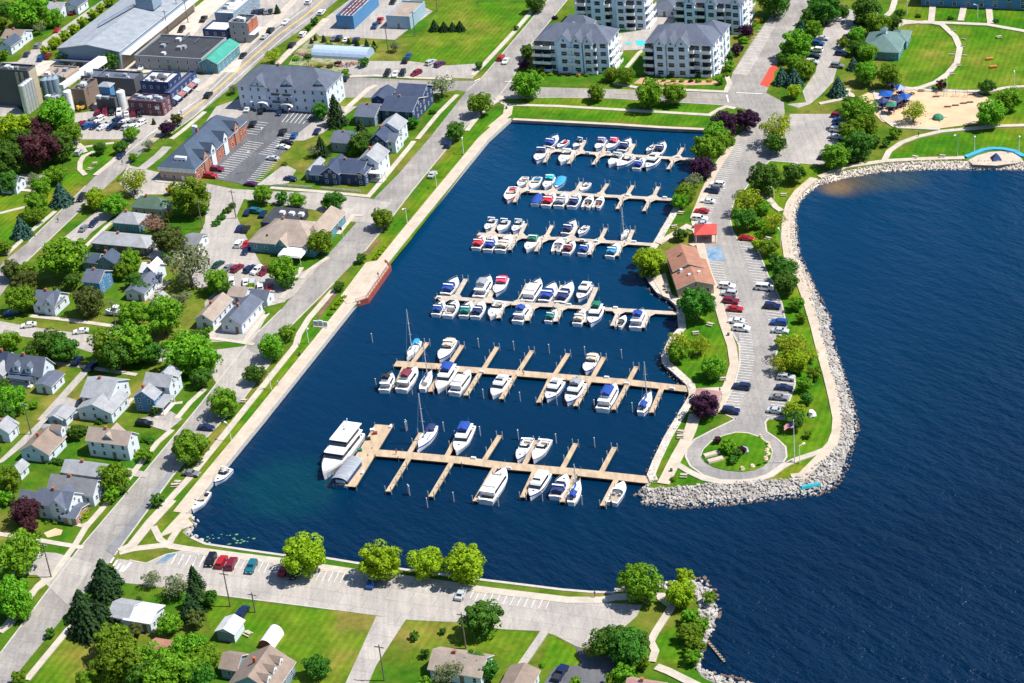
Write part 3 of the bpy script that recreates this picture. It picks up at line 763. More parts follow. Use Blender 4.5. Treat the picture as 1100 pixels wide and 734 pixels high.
z7 = K(460, 290, 11); z8 = K(550, 290, 11); z9 = K(620, 290, 9.167); z10 = K(400, 325, 6.99); z11 = K(480, 360, 7.857); z12 = K(610, 360, 7.857)
z13 = K(340, 440, 8.158); z14 = K(430, 450, 7.34); z15 = K(540, 460, 6.11)
def fg(*items): return [(k(*map(float, a.split(','))), k(*map(float, b.split(',')))) for k, a, b in items]
pier('narrow pale pier nearest the north seawall, with short finger docks', [z1(150, 225), z1(560, 258), z1(830, 278), z2(200, 300), (749, 171.5)], 1.9,
     fg((z1, '235,240', '165,380'), (z1, '540,262', '450,395'), (z1, '830,280', '740,405'), (z1, '580,250', '640,130'), (z1, '850,270', '890,165'), (z1, '1090,300', '1030,420'),
        (z2, '165,285', '235,160'), (z2, '410,310', '345,440'), (z2, '450,300', '490,190'), (z2, '715,335', '635,460'), (z2, '735,325', '810,205')), 1.3, True)
pier('narrow pale pier, second from the north seawall', [z3(160, 250), z3(300, 278), z3(760, 300), z4(0, 330), z4(340, 345), (727, 214.8)], 1.9,
     fg((z3, '210,265', '140,410'), (z3, '560,295', '480,420'), (z3, '830,310', '760,440'), (z3, '285,270', '320,150'), (z3, '590,285', '630,150'), (z3, '860,300', '930,170'),
        (z4, '50,320', '140,190'), (z4, '325,355', '255,490'), (z4, '360,340', '440,210'), (z4, '640,380', '570,515'), (z4, '680,350', '740,225')), 1.3, True)
pier('narrow pale pier, third from the north seawall, meeting the marina building lawn', [z5(90, 290), z5(560, 320), z5(860, 345), z6(0, 340), z6(450, 375), z6(790, 395), (712, 263.5)], 1.9,
     fg((z5, '560,325', '465,480'), (z5, '850,360', '780,495'), (z5, '250,300', '190,420'), (z5, '250,290', '300,170'), (z5, '590,310', '655,165'), (z5, '890,330', '970,185'),
        (z6, '90,350', '30,480'), (z6, '430,390', '365,535'), (z6, '750,405', '690,550'), (z6, '150,330', '215,190'), (z6, '490,365', '560,220'), (z6, '820,385', '880,240')), 1.3, True)
pier('pale pier ending below the marina building terrace', [z7(90, 320), z7(560, 355), z8(0, 395), z8(500, 420), z9(280, 385), (733, 337)], 2.0,
     fg((z7, '190,330', '150,500'), (z7, '320,330', '445,105'), (z7, '560,360', '520,530'), (z7, '700,370', '760,240'), (z7, '900,385', '830,570'), (z8, '70,400', '190,160'), (z8, '260,415', '180,600'),
        (z8, '490,400', '600,180'), (z8, '590,440', '515,610'), (z8, '900,430', '995,205'), (z8, '890,450', '850,620'), (z9, '415,400', '350,550'), (z9, '710,420', '645,570')), 1.5, True)
pier('long tan timber pier reaching the small brown hut', [z10(170, 458), z10(500, 480), z11(60, 283), z11(600, 322), z12(0, 357), z12(480, 395), (744, 418.5)], 3.0,
     fg((z10, '300,450', '415,300'), (z10, '580,470', '675,320'), (z11, '310,280', '425,100'), (z11, '605,305', '720,130'), (z11, '905,340', '1025,155'), (z12, '205,360', '305,185'), (z12, '510,395', '580,265'),
        (z10, '240,480', '170,640'), (z10, '520,500', '435,670'), (z11, '280,320', '160,510'), (z11, '570,350', '460,540'), (z11, '860,390', '775,570'), (z12, '180,395', '65,600'), (z12, '490,440', '385,630'), (z12, '790,450', '705,655')), 1.4, False, False)
p6 = pier('long tan timber pier nearest the riprap point, with a wide outer head', [z13(470, 375), z14(0, 282), z14(500, 328), z15(0, 245), z15(500, 290), z15(1010, 345)], 3.2,
     fg((z13, '820,410', '625,720'), (z14, '400,350', '240,615'), (z14, '740,390', '590,650'), (z15, '205,290', '130,455'), (z15, '470,320', '390,485'), (z15, '745,340', '655,510'),
        (z14, '75,260', '165,110'), (z14, '370,290', '455,125'), (z14, '665,320', '785,130'), (z15, '145,230', '225,80'), (z15, '395,255', '480,100'), (z15, '650,280', '735,125')), 1.4, False, False)
pier('wide timber pier head carrying mooring posts beside the white tour yacht', [z13(592, 135), z13(430, 400), z13(262, 672)], 5.2, [], 1, False, False, 1.09, 'pier')
# free standing mooring posts
posts = [z11.l('270,105 567,130 865,155 310,535 620,560 930,590'), z12.l('145,175 455,200 225,625 545,650'), z13.l('785,190 440,720 808,740'),
         z14.l('48,80 345,100 632,135 932,160 75,605 423,655 775,690 215,700'), z15.l('104,75 352,100 604,125 262,480 522,505'), z10.l('30,640 300,690 560,695 1,300'), T(220, 450).l('1065,60 1077,400')]
pf = [q for l_ in posts for q in l_ if q[0] > 395]
pf.sort()
for i, q in enumerate(pf):
    mb = MB(); p = W(*q, 0); mb.tube((0, 0, -2), (0, 0, 3.0), .17, .15, 8)
    mb.tube((0, 0, 3.0), (0, 0, 3.12), .2, .05, 8)
    o = mb.build('mooring_post', PILE, None, p)
    tag(o, 'grey mooring post in open water, %s from the west of those around the tan piers' % ORD[i], 'post', 'mooring posts')
# east terrace of the promenade on the west shore
mb = MB(); mb.prism([tuple(W(*p, LZ + .3).xy) for p in P("385,324.5 395,320.5 418.5,287 413.5,281.5 405,280 393,282 366,318 372,326")], LZ - .5, LZ + .3)
o = mb.build('promenade_platform', PROM); tag(o, 'pale concrete platform jutting into the basin behind a red retaining edge', 'platform')
REDW = mat('rust red steel', (0.32, 0.07, 0.045), c2=(.22, .05, .035), scale=1)
mb = MB(); ribbon(mb, [W(*p) for p in P("383,325.5 395.3,321.7 419.5,287 414,280.5")], .45, -.2, LZ + .5)
mb.build('retaining_edge', REDW, o)
mb = MB(); q = offset([W(*p, LZ + .3) for p in P("383,325.5 395.3,321.7 419.5,287")], .6)
for s_, e_ in zip(q, q[1:]):
    for hh in (.6, 1.1): mb.tube(s_ + Vector((0, 0, hh)), e_ + Vector((0, 0, hh)), .05)
    n = max(1, int((e_ - s_).length / 2))
    for i in range(n + 1): p = s_.lerp(e_, i / n); mb.tube(p, p + Vector((0, 0, 1.1)), .05)
mb.build('railing', REDW, o)

# ---------------------------------------------------------------- boats
GEL = mat('white gelcoat', (0.8, 0.8, 0.79), c2=(.7, .7, .69), rough=.25, scale=.8)
CREAM = mat('cream deck', (0.72, 0.68, 0.6), c2=(.66, .6, .5), rough=.5, scale=1)
SOLE = mat('cockpit sole', (0.42, 0.34, 0.25), c2=(.32, .27, .22), rough=.7)
GLASSD = mat('tinted glass', (0.02, 0.03, 0.045), rough=.08)
VINYL = mat('seat vinyl', (0.65, 0.6, 0.55), rough=.6)
STEEL = mat('stainless rail', (0.7, 0.7, 0.72), rough=.25, metal=.9)
CANV = {n: mat('canvas ' + n, c, rough=.8, scale=1.5) for n, c in dict(blue=(0.01, 0.06, 0.32), navy=(0.012, 0.03, 0.13), red=(0.7, 0.02, 0.04), teal=(0.0, 0.2, 0.16), green=(0.01, 0.16, 0.1),
        sky=(0.03, 0.3, 0.55), cyan=(0.0, 0.5, 0.5), pink=(0.75, 0.06, 0.15), beige=(0.6, 0.5, 0.38), maroon=(0.18, 0.03, 0.05), grey=(0.3, 0.32, 0.36), black=(0.02, 0.02, 0.025), purple=(0.22, 0.2, 0.4), white=(.8, .8, .8)).items()}
STRIPE = {n: mat('hull stripe ' + n, c, rough=.3) for n, c in dict(blue=(0.01, 0.08, 0.4), red=(0.5, 0.02, 0.03), black=(.02, .02, .03), grey=(.35, .36, .38)).items()}
def hull_half(u, L, bm, sail=False):
    """half beam at u (0 stern .. 1 bow)"""
    if sail: return bm / 2 * max(0.0, math.sin(math.pi * min(1, (u * .93 + .17)))) ** .75 if u < 1 else 0
    return bm / 2 * (0.86 + .14 * min(1, u / .35)) * (1 if u < .5 else max(0, 1 - ((u - .5) / .5) ** 2.3))
def hull(L, bm, h, sail, cu0, cu1, cw, floor_z):
    """returns hull (skin + decks) and cockpit meshes; cockpit between cu0..cu1"""
    N = 18; us = sorted(set([i / N for i in range(N + 1)] + [cu0, cu1])); sk = MB(); ck = MB(); st = MB(); rows = []
    for u in us:
        x = (u - .5) * L; b = hull_half(u, L, bm, sail); s = h * (1 + .35 * u * u); k = .55 + .4 * min(1, (1 - u) * 2.2)
        rows.append((u, x, b, s, k))
    for i in range(len(rows) - 1):
        (u0, x0, b0, s0, k0), (u1, x1, b1, s1, k1) = rows[i], rows[i + 1]
        for sg in (1, -1):
            q = [(x0, sg * b0 * k0 * .9, -.15), (x1 - .02 * L * u1, sg * b1 * k1 * .9, -.15), (x1, sg * b1, s1 * .72), (x0, sg * b0, s0 * .72)]
            sk.mi = 0; sk.face(q if sg < 0 else q[::-1])
            q = [(x0, sg * b0, s0 * .72), (x1, sg * b1, s1 * .72), (x1, sg * b1 * 1.01, s1), (x0, sg * b0 * 1.01, s0)]
            sk.mi = 2; sk.face(q if sg < 0 else q[::-1]); sk.mi = 0
        if u0 >= cu0 - 1e-6 and u1 <= cu1 + 1e-6:
            c0, c1 = b0 * cw, b1 * cw
            for sg in (1, -1):
                q = [(x0, sg * c0, s0), (x1, sg * c1, s1), (x1, sg * b1 * 1.01, s1), (x0, sg * b0 * 1.01, s0)]
                sk.face(q[::-1] if sg < 0 else q)
                q = [(x0, sg * c0, floor_z), (x1, sg * c1, floor_z), (x1, sg * c1, s1), (x0, sg * c0, s0)]
                ck.mi = 0; ck.face(q if sg > 0 else q[::-1])
            ck.mi = 1; ck.face([(x0, -c0, floor_z), (x1, -c1, floor_z), (x1, c1, floor_z), (x0, c0, floor_z)])
            if abs(u0 - cu0) < 1e-6: ck.mi = 0; ck.face([(x0, -c0, floor_z), (x0, c0, floor_z), (x0, c0, s0), (x0, -c0, s0)])
            if abs(u1 - cu1) < 1e-6: ck.mi = 0; ck.face([(x1, c1, floor_z), (x1, -c1, floor_z), (x1, -c1, s1), (x1, c1, s1)])
        else:
            cam0, cam1 = s0 + .10 * b0, s1 + .10 * b1
            sk.mi = 0
            sk.face([(x0, -b0 * 1.01, s0), (x1, -b1 * 1.01, s1), (x1, 0, cam1), (x0, 0, cam0)])
            sk.face([(x0, 0, cam0), (x1, 0, cam1), (x1, b1 * 1.01, s1), (x0, b0 * 1.01, s0)])
    u, x, b, s, k = rows[0]
    sk.face([(x, b * k * .9, -.15), (x, -b * k * .9, -.15), (x, -b, s), (x, b, s)])
    return sk, ck
def arch_canvas(x0, x1, hw, z0, z1):
    mb = MB(); n = 6
    for i in range(n):
        t0, t1 = math.pi * i / n, math.pi * (i + 1) / n
        f = lambda t: (hw * math.cos(t), z0 + (z1 - z0) * (0.3 + .4 * math.sin(t)) if 0 < t < math.pi - 1e-6 else z0)
        (a, b), (c, d) = f(t0), f(t1)
        mb.face([(x0 + .15, a, b), (x1 - .1, a, b), (x1 - .25, c, d), (x0 + .3, c, d)])
    mb.face([(x0 + .15, hw, z0), (x0 + .3, 0, z1), (x0 + .15, -hw, z0)]); mb.face([(x1 - .1, -hw, z0), (x1 - .25, 0, z1), (x1 - .1, hw, z0)])
    return mb
def windows_of(L, x0, x1, hw, z0, z1, tx0, tx1, ty):
    """dark glass band hugging a tapered cabin"""
    mb = MB(); a = .28; b = .78
    def s(f): return (x0 + tx0 * f - .02, x1 - tx1 * f + .03, hw - ty * f + .02, z0 + (z1 - z0) * f)
    lo, hi = s(a), s(b)
    mb.face([(lo[1], -lo[2], lo[3]), (lo[1], lo[2], lo[3]), (hi[1], hi[2], hi[3]), (hi[1], -hi[2], hi[3])])
    for sg in (1, -1):
        q = [(lo[0] + .5, sg * lo[2], lo[3]), (lo[1], sg * lo[2], lo[3]), (hi[1], sg * hi[2], hi[3]), (hi[0] + .5, sg * hi[2], hi[3])]
        mb.face(q if sg < 0 else q[::-1])
    return mb
BOATS = []
def boat(bow, stern, kind, colour='white', stripe='blue', mast=None, beam=None):
    A, B = W(*bow, 1.0), W(*stern, 1.0); d = A - B; d.z = 0; L = max(5.2, d.length); c = (A + B) / 2
    rz = math.atan2(d.y, d.x)
    root = link('boat', None, None, (c.x, c.y, 0), rz)
    bm = beam or (L * ((.41 if L < 11 else .345) if kind != 'sail' else .29)); bm = max(1.9, min(bm, 5.0)); h = .65 + L * .055
    s_ = STRIPE.get(stripe, STRIPE['blue'])
    sail = kind == 'sail'; cv = CANV[colour]
    cu = {'open': (.05, .55, .8), 'exp': (.06, .42, .8), 'cov': (.05, .6, .85), 'fly': (.05, .24, .8), 'sail': (.06, .3, .55), 'yacht': (.04, .2, .8)}[kind]
    sk, ck = hull(L, bm, h, sail, cu[0], cu[1], cu[2], h * .38)
    sk.build('hull', [GEL, CREAM, GEL if random.random() < .5 else s_], root)
    if kind != 'cov':
        cko = ck.build('cockpit', [GEL, SOLE], root)
        st = MB(); xs = (cu[0] - .5) * L; xe = (cu[1] - .5) * L; w2 = bm * .5 * cu[2]
        st.box(xs + .1, xs + .75, -w2 * .75, w2 * .75, h * .38, h * .85)
        if kind == 'open':
            for sg in (1, -1): st.box(xe - 1.2, xe - .5, sg * w2 * .5 - .3, sg * w2 * .5 + .3, h * .38, h * .95)
        st.build('seat', CANV[colour] if kind == 'open' and colour != 'white' else VINYL, cko)
    X = lambda u: (u - .5) * L
    if kind == 'open':
        mb = MB(); xw = X(.56); n = 6
        for i in range(n):
            t0, t1 = -1.25 + 2.5 * i / n, -1.25 + 2.5 * (i + 1) / n; w2 = bm * .42
            p = lambda t, k: (xw + .9 * math.cos(t) - .5 - k * .35, w2 * math.sin(t) * (1 - .08 * k), h * 1.08 + k * .5)
            mb.face([p(t0, 0), p(t1, 0), p(t1, 1), p(t0, 1)])
        mb.build('windscreen', GLASSD, root)
        mb = MB(); mb.box(X(-.02) - .1, X(-.02) + .45, -.22, .22, -.1, h + .35, .1, .04); mb.build('outboard_motor', CANV['black'], root)
    if kind == 'cov':
        mb = MB(); N = 8; rows = []
        for i in range(N + 1):
            u = .02 + .84 * i / N; b = hull_half(u, L, bm) * 1.03; s = h * (1 + .35 * u * u) + .03; rz_ = .55 * math.sin(math.pi * min(1, .25 + .7 * u)) + .1
            rows.append([(X(u), -b, s), (X(u), -b * .55, s + rz_ * .75), (X(u), 0, s + rz_), (X(u), b * .55, s + rz_ * .75), (X(u), b, s)])
        for r0, r1 in zip(rows, rows[1:]):
            for j in range(4): mb.face([r0[j], r1[j], r1[j + 1], r0[j + 1]])
        mb.face(rows[0]); mb.build('canvas_cover', cv, root)
    if kind == 'exp':
        x0, x1, hw = X(.40), X(.74), bm * .40
        mb = MB(); mb.box(x0, x1, -hw, hw, h * 1.02, h * 1.02 + .75, 0, .3, 1.5); mb.build('cabin_trunk', GEL, root)
        mb = MB(); z = h + .5; xw = X(.55)
        P_ = [(xw + .25, -.3 * bm), (xw + .25, .3 * bm), (xw - .7, .40 * bm), (xw - 1.9, .42 * bm)]
        def q2(a, b, lift=.85):
            return [(a[0], a[1], z), (b[0], b[1], z), (b[0] - .55, b[1] * .9, z + lift), (a[0] - .55, a[1] * .9, z + lift)]
        mb.face(q2(P_[0], P_[1])); mb.face(q2(P_[1], P_[2])); mb.face(q2(P_[2], P_[3], .75))
        mb.face(q2((P_[2][0], -P_[2][1]), P_[0])); mb.face(q2((P_[3][0], -P_[3][1]), (P_[2][0], -P_[2][1]), .75))
        mb.build('windscreen', GLASSD, root)
        mb = MB()
        for sg in (1, -1): mb.tube((X(.36), sg * bm * .43, h), (X(.28), sg * bm * .36, h + 1.75), .09)
        mb.box(X(.25), X(.31), -bm * .38, bm * .38, h + 1.7, h + 1.86); ar = mb.build('radar_arch', GEL, root)
        if colour != 'white': arch_canvas(X(.06), X(.47), bm * .42, h + .75, h + 1.75).build('canvas_top', cv, root)
    if kind in ('fly', 'yacht'):
        x0, x1, hw = X(.22), X(.68), bm * .40; zc = h * 1.05
        if kind == 'yacht': x0, x1 = X(.14), X(.74)
        mb = MB(); mb.box(x0, x1, -hw, hw, zc, zc + 1.45, 0, .18, 1.1); cb = mb.build('cabin', GEL, root)
        windows_of(L, x0, x1, hw, zc, zc + 1.45, 0, 1.1, .18).build('cabin_glass', GLASSD, cb)
        z2_ = zc + 1.46
        mb = MB(); mb.box(X(.10), x1 - 1.15, -hw * .97, hw * .97, z2_, z2_ + .1, 0, 0); mb.box(X(.25), x1 - 1.6, -hw * .85, hw * .85, z2_ + .1, z2_ + .55, 0, .1, .5)
        fb = mb.build('flybridge', GEL, root)
        mb = MB(); mb.box(X(.28), x1 - 2.3, -hw * .6, hw * .6, z2_ + .55, z2_ + .58); mb.build('helm_seat', CANV['grey'] if kind == 'fly' else CREAM, fb)
        mb = MB(); mb.face([(x1 - 2.0, -hw * .7, z2_ + .5), (x1 - 2.0, hw * .7, z2_ + .5), (x1 - 2.3, hw * .66, z2_ + .9), (x1 - 2.3, -hw * .66, z2_ + .9)]); mb.build('wind_deflector', GLASSD, fb)
        if colour != 'white': arch_canvas(X(.2), x1 - 2.0, hw * .85, z2_ + 1.1, z2_ + 2.1).build('canvas_top', cv, root)
        mb = MB(); mb.tube((X(.22), hw * .5, z2_), (X(.20), hw * .5, z2_ + 3), .04); mb.build('antenna', STEEL, fb)
    if sail:
        mb = MB(); mb.box(X(.28), X(.66), -bm * .24, bm * .24, h * 1.05, h * 1.05 + .55, .1, .12, .9); cb = mb.build('cabin', GEL, root)
        windows_of(L, X(.3), X(.64), bm * .24, h * 1.05, h * 1.05 + .55, .1, .9, .12).build('cabin_glass', GLASSD, cb)
        mb = MB(); mh = mast or L * 1.3; mb.tube((X(.56), 0, h * .9), (X(.55), 0, mh), .16, .12, 8)
        for f in (.45, .7): mb.tube((X(.555), -.9 * (1.2 - f), mh * f), (X(.555), .9 * (1.2 - f), mh * f), .05)
        ms = mb.build('mast', mat('mast aluminium', (.75, .76, .78), rough=.35, metal=.4), root)
        mb = MB(); mb.tube((X(.55), 0, mh * .98), (X(.99), 0, h * 1.4), .03, .03, 4); mb.tube((X(.55), 0, mh * .98), (X(.02), 0, h * 1.05), .03, .03, 4); mb.build('stay', STEEL, ms)
        mb = MB(); mb.tube((X(.55), 0, h + 1.5), (X(.2), 0, h + 1.4), .1); bo = mb.build('boom', WHITE, root)
        mb = MB(); mb.tube((X(.54), 0, h + 1.68), (X(.22), 0, h + 1.55), .26, .18, 8); mb.build('sail_cover', cv if colour != 'white' else CANV['navy'], bo)
        if colour != 'white': arch_canvas(X(.08), X(.34), bm * .3, h + .9, h + 1.9).build('canvas_top', cv, root)
    # foredeck hatch and bow rail
    if kind != 'cov' and not sail:
        mb = MB(); zz = h * (1 + .35 * .62) + (.12 if kind != 'exp' else .18)
        u_ = .78; zz = h * (1 + .35 * u_ * u_) + .14
        mb.box(X(u_) - .28, X(u_) + .28, -.28, .28, zz - .1, zz + .05, .03, .03); mb.build('deck_hatch', CANV['beige'] if random.random() < .5 else GLASSD, root)
    if kind not in ('open', 'cov'):
        mb = MB(); prev = {}
        for u in (.6, .7, .8, .9, .985):
            for sg in (1, -1):
                b = hull_half(u, L, bm, sail) * .95; p = Vector((X(u), sg * b, h * (1 + .35 * u * u))); q = p + Vector((0, 0, .6))
                mb.tube(p, q, .025, n=4)
                if sg in prev: mb.tube(prev[sg], q, .03, n=4)
                prev[sg] = q
        mb.tube(prev[1], prev[-1], .03, n=4); mb.build('bow_rail', STEEL, root)
    return root
KN = {'open': 'open runabout', 'exp': 'express cruiser', 'cov': 'covered boat', 'fly': 'flybridge cruiser', 'sail': 'sailboat', 'yacht': 'motor yacht'}
def row(where, items, grp=None):
    """items: (k, 'bow', 'stern', kind, colour[, stripe[, mast]]) from the west end of the row"""
    for i, it in enumerate(items):
        k, b, s, kind, col_ = it[:5]; ex = it[5:]
        o = boat(k(*map(float, b.split(','))), k(*map(float, s.split(','))), kind, col_, *(ex or ()))
        o.name = {'sail': 'sailboat', 'yacht': 'motor_yacht', 'cov': 'covered_boat', 'open': 'runabout'}.get(kind, 'motor_boat')
        look = {'white': 'white'}.get(col_, 'white') + ' ' + KN[kind] + ('' if col_ == 'white' else (' with %s seats' % col_ if kind == 'open' else ' with %s canvas' % col_))
        if kind == 'cov': look = 'boat under a %s canvas cover' % col_
        tag(o, '%s, %s from west, %s' % (look, ORD[i], where), 'sailboat' if kind == 'sail' else 'boat', grp or 'boats, ' + where)
S_ = 'the %s side of %s pier'
row('northernmost pier, upper side', [(z1, '320,72', '195,200', 'exp', 'blue'), (z1, '320,208', '430,118', 'open', 'red'), (z1, '500,205', '625,118', 'exp', 'white'), (z1, '775,228', '865,115', 'exp', 'purple'), (z1, '900,225', '1015,118', 'exp', 'pink'),
     (z2, '190,112', '80,245', 'exp', 'navy'), (z2, '378,250', '485,172', 'open', 'white'), (z2, '592,150', '505,275', 'exp', 'navy')])
row('northernmost pier, lower side', [(z1, '72,372', '150,225', 'exp', 'navy'), (z1, '352,388', '465,240', 'exp', 'white'), (z1, '925,415', '1060,290', 'exp', 'grey'), (z2, '30,436', '215,320', 'exp', 'white'), (z2, '345,335', '255,458', 'exp', 'blue'), (z2, '375,455', '515,312', 'fly', 'white')])
row('second pier from north, upper side', [(z3, '190,225', '270,112', 'open', 'white'), (z3, '340,255', '420,118', 'open', 'sky'), (z3, '495,245', '580,115', 'exp', 'cyan'), (z3, '630,245', '705,115', 'cov', 'sky'), (z3, '920,275', '1015,180', 'open', 'white')])
row('second pier from north, lower side', [(z3, '55,400', '135,235', 'open', 'pink', 'red'), (z3, '445,310', '375,435', 'cov', 'blue'), (z3, '610,305', '505,455', 'exp', 'red', 'red'), (z3, '745,310', '655,462', 'exp', 'grey'), (z3, '905,320', '810,468', 'exp', 'navy'), (z3, '1050,340', '975,472', 'open', 'black'), (z4, '78,350', '0,475', 'open', 'maroon')])
row('third pier from north, upper side', [(z5, '185,250', '285,120', 'exp', 'white'), (z5, '335,265', '435,135', 'exp', 'white', 'grey'), (z5, '510,270', '600,140', 'exp', 'white'), (z6, '200,145', '75,290', 'exp', 'navy'), (z6, '240,300', '335,195', 'open', 'white'), (z6, '735,345', '815,240', 'sail', 'white', 'grey', 10.5)])
row('third pier from north, lower side', [(z5, '165,315', '65,462', 'exp', 'red'), (z5, '305,325', '205,485', 'exp', 'blue'), (z5, '480,312', '350,492', 'exp', 'beige'), (z5, '665,488', '775,330', 'exp', 'green'), (z5, '1075,350', '1010,500', 'open', 'purple'), (z6, '185,385', '85,520', 'exp', 'maroon'), (z6, '385,395', '270,530', 'exp', 'blue'), (z6, '705,410', '600,560', 'exp', 'sky')])
row('fourth pier from north, upper side', [(z7, '345,105', '200,290', 'exp', 'blue'), (z7, '735,95', '590,330', 'fly', 'grey'), (z7, '800,290', '895,105', 'exp', 'pink'), (z8, '335,130', '175,380', 'yacht', 'white'), (z8, '508,172', '375,375', 'exp', 'blue'), (z8, '712,165', '560,395', 'exp', 'navy'), (z8, '785,355', '910,180', 'fly', 'white'), ])
row('fourth pier from north, lower side', [(z7, '185,375', '85,530', 'exp', 'blue'), (z7, '345,370', '225,548', 'exp', 'white', 'grey'), (z7, '505,385', '415,550', 'exp', 'teal'), (z7, '655,385', '550,560', 'exp', 'navy'), (z7, '730,568', '860,385', 'exp', 'white'), (z8, '195,425', '60,615', 'fly', 'blue'), (z8, '525,475', '425,610', 'exp', 'teal'), (z8, '860,475', '765,640', 'exp', 'beige'), (z8, '930,648', '1030,440', 'fly', 'green'), (z9, '475,455', '400,560', 'open', 'black'), (z9, '650,405', '570,575', 'fly', 'blue')])
row('long pier to brown hut, upper side', [(z10, '258,430', '350,295', 'sail', 'sky', 'blue', 15), (z10, '505,440', '600,290', 'exp', 'beige'), (z12, '150,318', '225,178', 'exp', 'beige')])
row('long pier to brown hut, lower side', [(z10, '150,540', '85,662', 'fly', 'black'), (z10, '335,495', '215,662', 'fly', 'maroon', 'red'), (z10, '450,510', '375,655', 'sail', 'white', 'black', 13), (z10, '490,668', '605,485', 'fly', 'blue'), (z11, '195,310', '60,495', 'yacht', 'white'),
     (z11, '385,522', '500,365', 'fly', 'white'), (z11, '845,550', '955,395', 'fly', 'white'), (z12, '-5,580', '110,412', 'fly', 'grey'), (z12, '405,425', '290,632', 'yacht', 'blue'), (z12, '710,475', '615,660', 'sail', 'blue', 'blue', 13.5)])
row('southernmost pier, upper side', [(z14, '132,262', '270,62', 'sail', 'navy', 'blue', 16), (z14, '440,270', '545,62', 'fly', 'blue'), (z15, '97,218', '178,70', 'exp', 'white', 'blue', None, 3.3), (z15, '202,218', '294,78', 'exp', 'white', 'grey', None, 3.5)])
row('southernmost pier, lower side', [(z14, '832,405', '668,655', 'yacht', 'white'), (z15, '180,460', '285,300', 'yacht', 'white'), (z15, '420,312', '345,455', 'exp', 'navy'), (z15, '512,338', '448,492', 'sail', 'blue', 'blue', 9), (z15, '795,358', '712,492', 'open', 'grey')])
row('along the west seawall', [(T(0, 450), '1012,482', '1085,385', 'open', 'black'), (T(220, 450), '52,338', '130,262', 'exp', 'white')], 'boats tied to the west seawall')
# big white tour yacht at the pier head
A, B = W(*z13(62, 590), 1.2), W(*z13(350, 225), 1.2); d = A - B; L = d.length; c = (A + B) / 2
yr = thing('tour_yacht', 'large white three deck tour yacht moored at the pier head', 'yacht', (c.x, c.y, 0), math.atan2(d.y, d.x))
bm, h = 6.2, 2.1; X = lambda u: (u - .5) * L
sk, ck = hull(L, bm, h, False, .03, .12, .85, 1.0); sk.build('hull', [GEL, CREAM, GEL], yr); ck.build('cockpit', [GEL, SOLE], yr)
for i, (u0, u1, hw, z0, z1_, tx1) in enumerate(((.12, .72, 2.75, 2.25, 4.0, 2.0), (.10, .56, 2.5, 4.22, 5.8, 2.2))):
    mb = MB(); mb.box(X(u0), X(u1), -hw, hw, z0, z1_, 0, .15, tx1); cb = mb.build('cabin', GEL, yr)
    windows_of(L, X(u0), X(u1), hw, z0, z1_, 0, tx1, .15).build('cabin_glass', GLASSD, cb)
    mb = MB(); mb.box(X(u0 - .06), X(u1) - tx1 + .8, -hw - .15, hw + .15, z1_ + .01, z1_ + .2, 0, 0, .3); mb.build('deck_roof', GEL, yr)
mb = MB(); mb.box(X(.16), X(.44), -1.8, 1.8, 6.02, 6.6, .2, .2, .9); mb.build('sun_deck', GEL, yr)
mb = MB(); mb.tube((X(.22), 0, 6.5), (X(.18), 0, 9), .12); mb.tube((X(.2), -1, 7.8), (X(.2), 1, 7.8), .08); mb.ball((X(.26), 0, 7.0), .5); mb.build('radar_mast', WHITE, yr)
mb = MB(); prev = {}
for u in (.6, .68, .76, .84, .92, .985):
    for sg in (1, -1):
        b_ = hull_half(u, L, bm) * .96; p = Vector((X(u), sg * b_, h * (1 + .35 * u * u))); q = p + Vector((0, 0, .8)); mb.tube(p, q, .035, n=4)
        if sg in prev: mb.tube(prev[sg], q, .04, n=4)
        prev[sg] = q
mb.build('bow_rail', STEEL, yr)
# small boat house with ribbed grey roof, nose to the west
A, B = W(*z13(200, 665), 1.2), W(*z13(345, 470), 1.2); d = A - B; L = d.length; c = (A + B) / 2
br = thing('houseboat', 'blue houseboat with a ribbed grey curved roof beside the tour yacht', 'houseboat', (c.x, c.y, 0), math.atan2(d.y, d.x))
mb = MB(); mb.box(-L / 2, L / 2, -2.2, 2.2, -.2, .8, 0, 0); mb.build('hull', mat('blue hull', (.03, .2, .4), rough=.4), br)
mb = MB(); mb.box(-L / 2 + .5, L / 2 - 1, -2, 2, .81, 2.6); mb.build('cabin', mat('navy cabin', (.02, .05, .14)), br)
mb = MB(); n = 8
RIB = mat('ribbed grey roof', (.34, .36, .4), c2=(.2, .22, .26), scale=1.2, stretch=(2, .1, 1))
for i in range(n):
    t0, t1 = math.pi * (.12 + .76 * i / n), math.pi * (.12 + .76 * (i + 1) / n)
    mb.face([(-L / 2, 2.5 * math.cos(t0), 2.2 + 1.3 * math.sin(t0)), (L / 2 - .2, 2.5 * math.cos(t0), 2.2 + 1.3 * math.sin(t0)), (L / 2 - .2, 2.5 * math.cos(t1), 2.2 + 1.3 * math.sin(t1)), (-L / 2, 2.5 * math.cos(t1), 2.2 + 1.3 * math.sin(t1))])
mb.build('roof', RIB, br)
mb = MB(); mb.box(L / 2 - .95, L / 2 - .9, -1.4, 1.4, 1.3, 2.2); mb.build('window', CANV['white'], br)
# clutter on the pier head
for i, (a_, lab) in enumerate((((455, 265), 'black'), ((515, 215), 'red'), ((490, 190), 'white'), ((380, 365), 'dark green'))):
    p = W(*z13(*a_), 1.1); mb = MB(); mb.box(-.6, .6, -.4, .4, 0, .7, .05, .05); mb.box(-.64, .64, -.44, .44, .7, .8, .1, .1)
    o = mb.build('dock_box', {'black': CANV['black'], 'red': REDW, 'white': WHITE, 'dark green': CANV['green']}[lab], None, (p.x, p.y, 1.09)); tag(o, '%s storage box standing on the wide pier head' % lab, 'box')
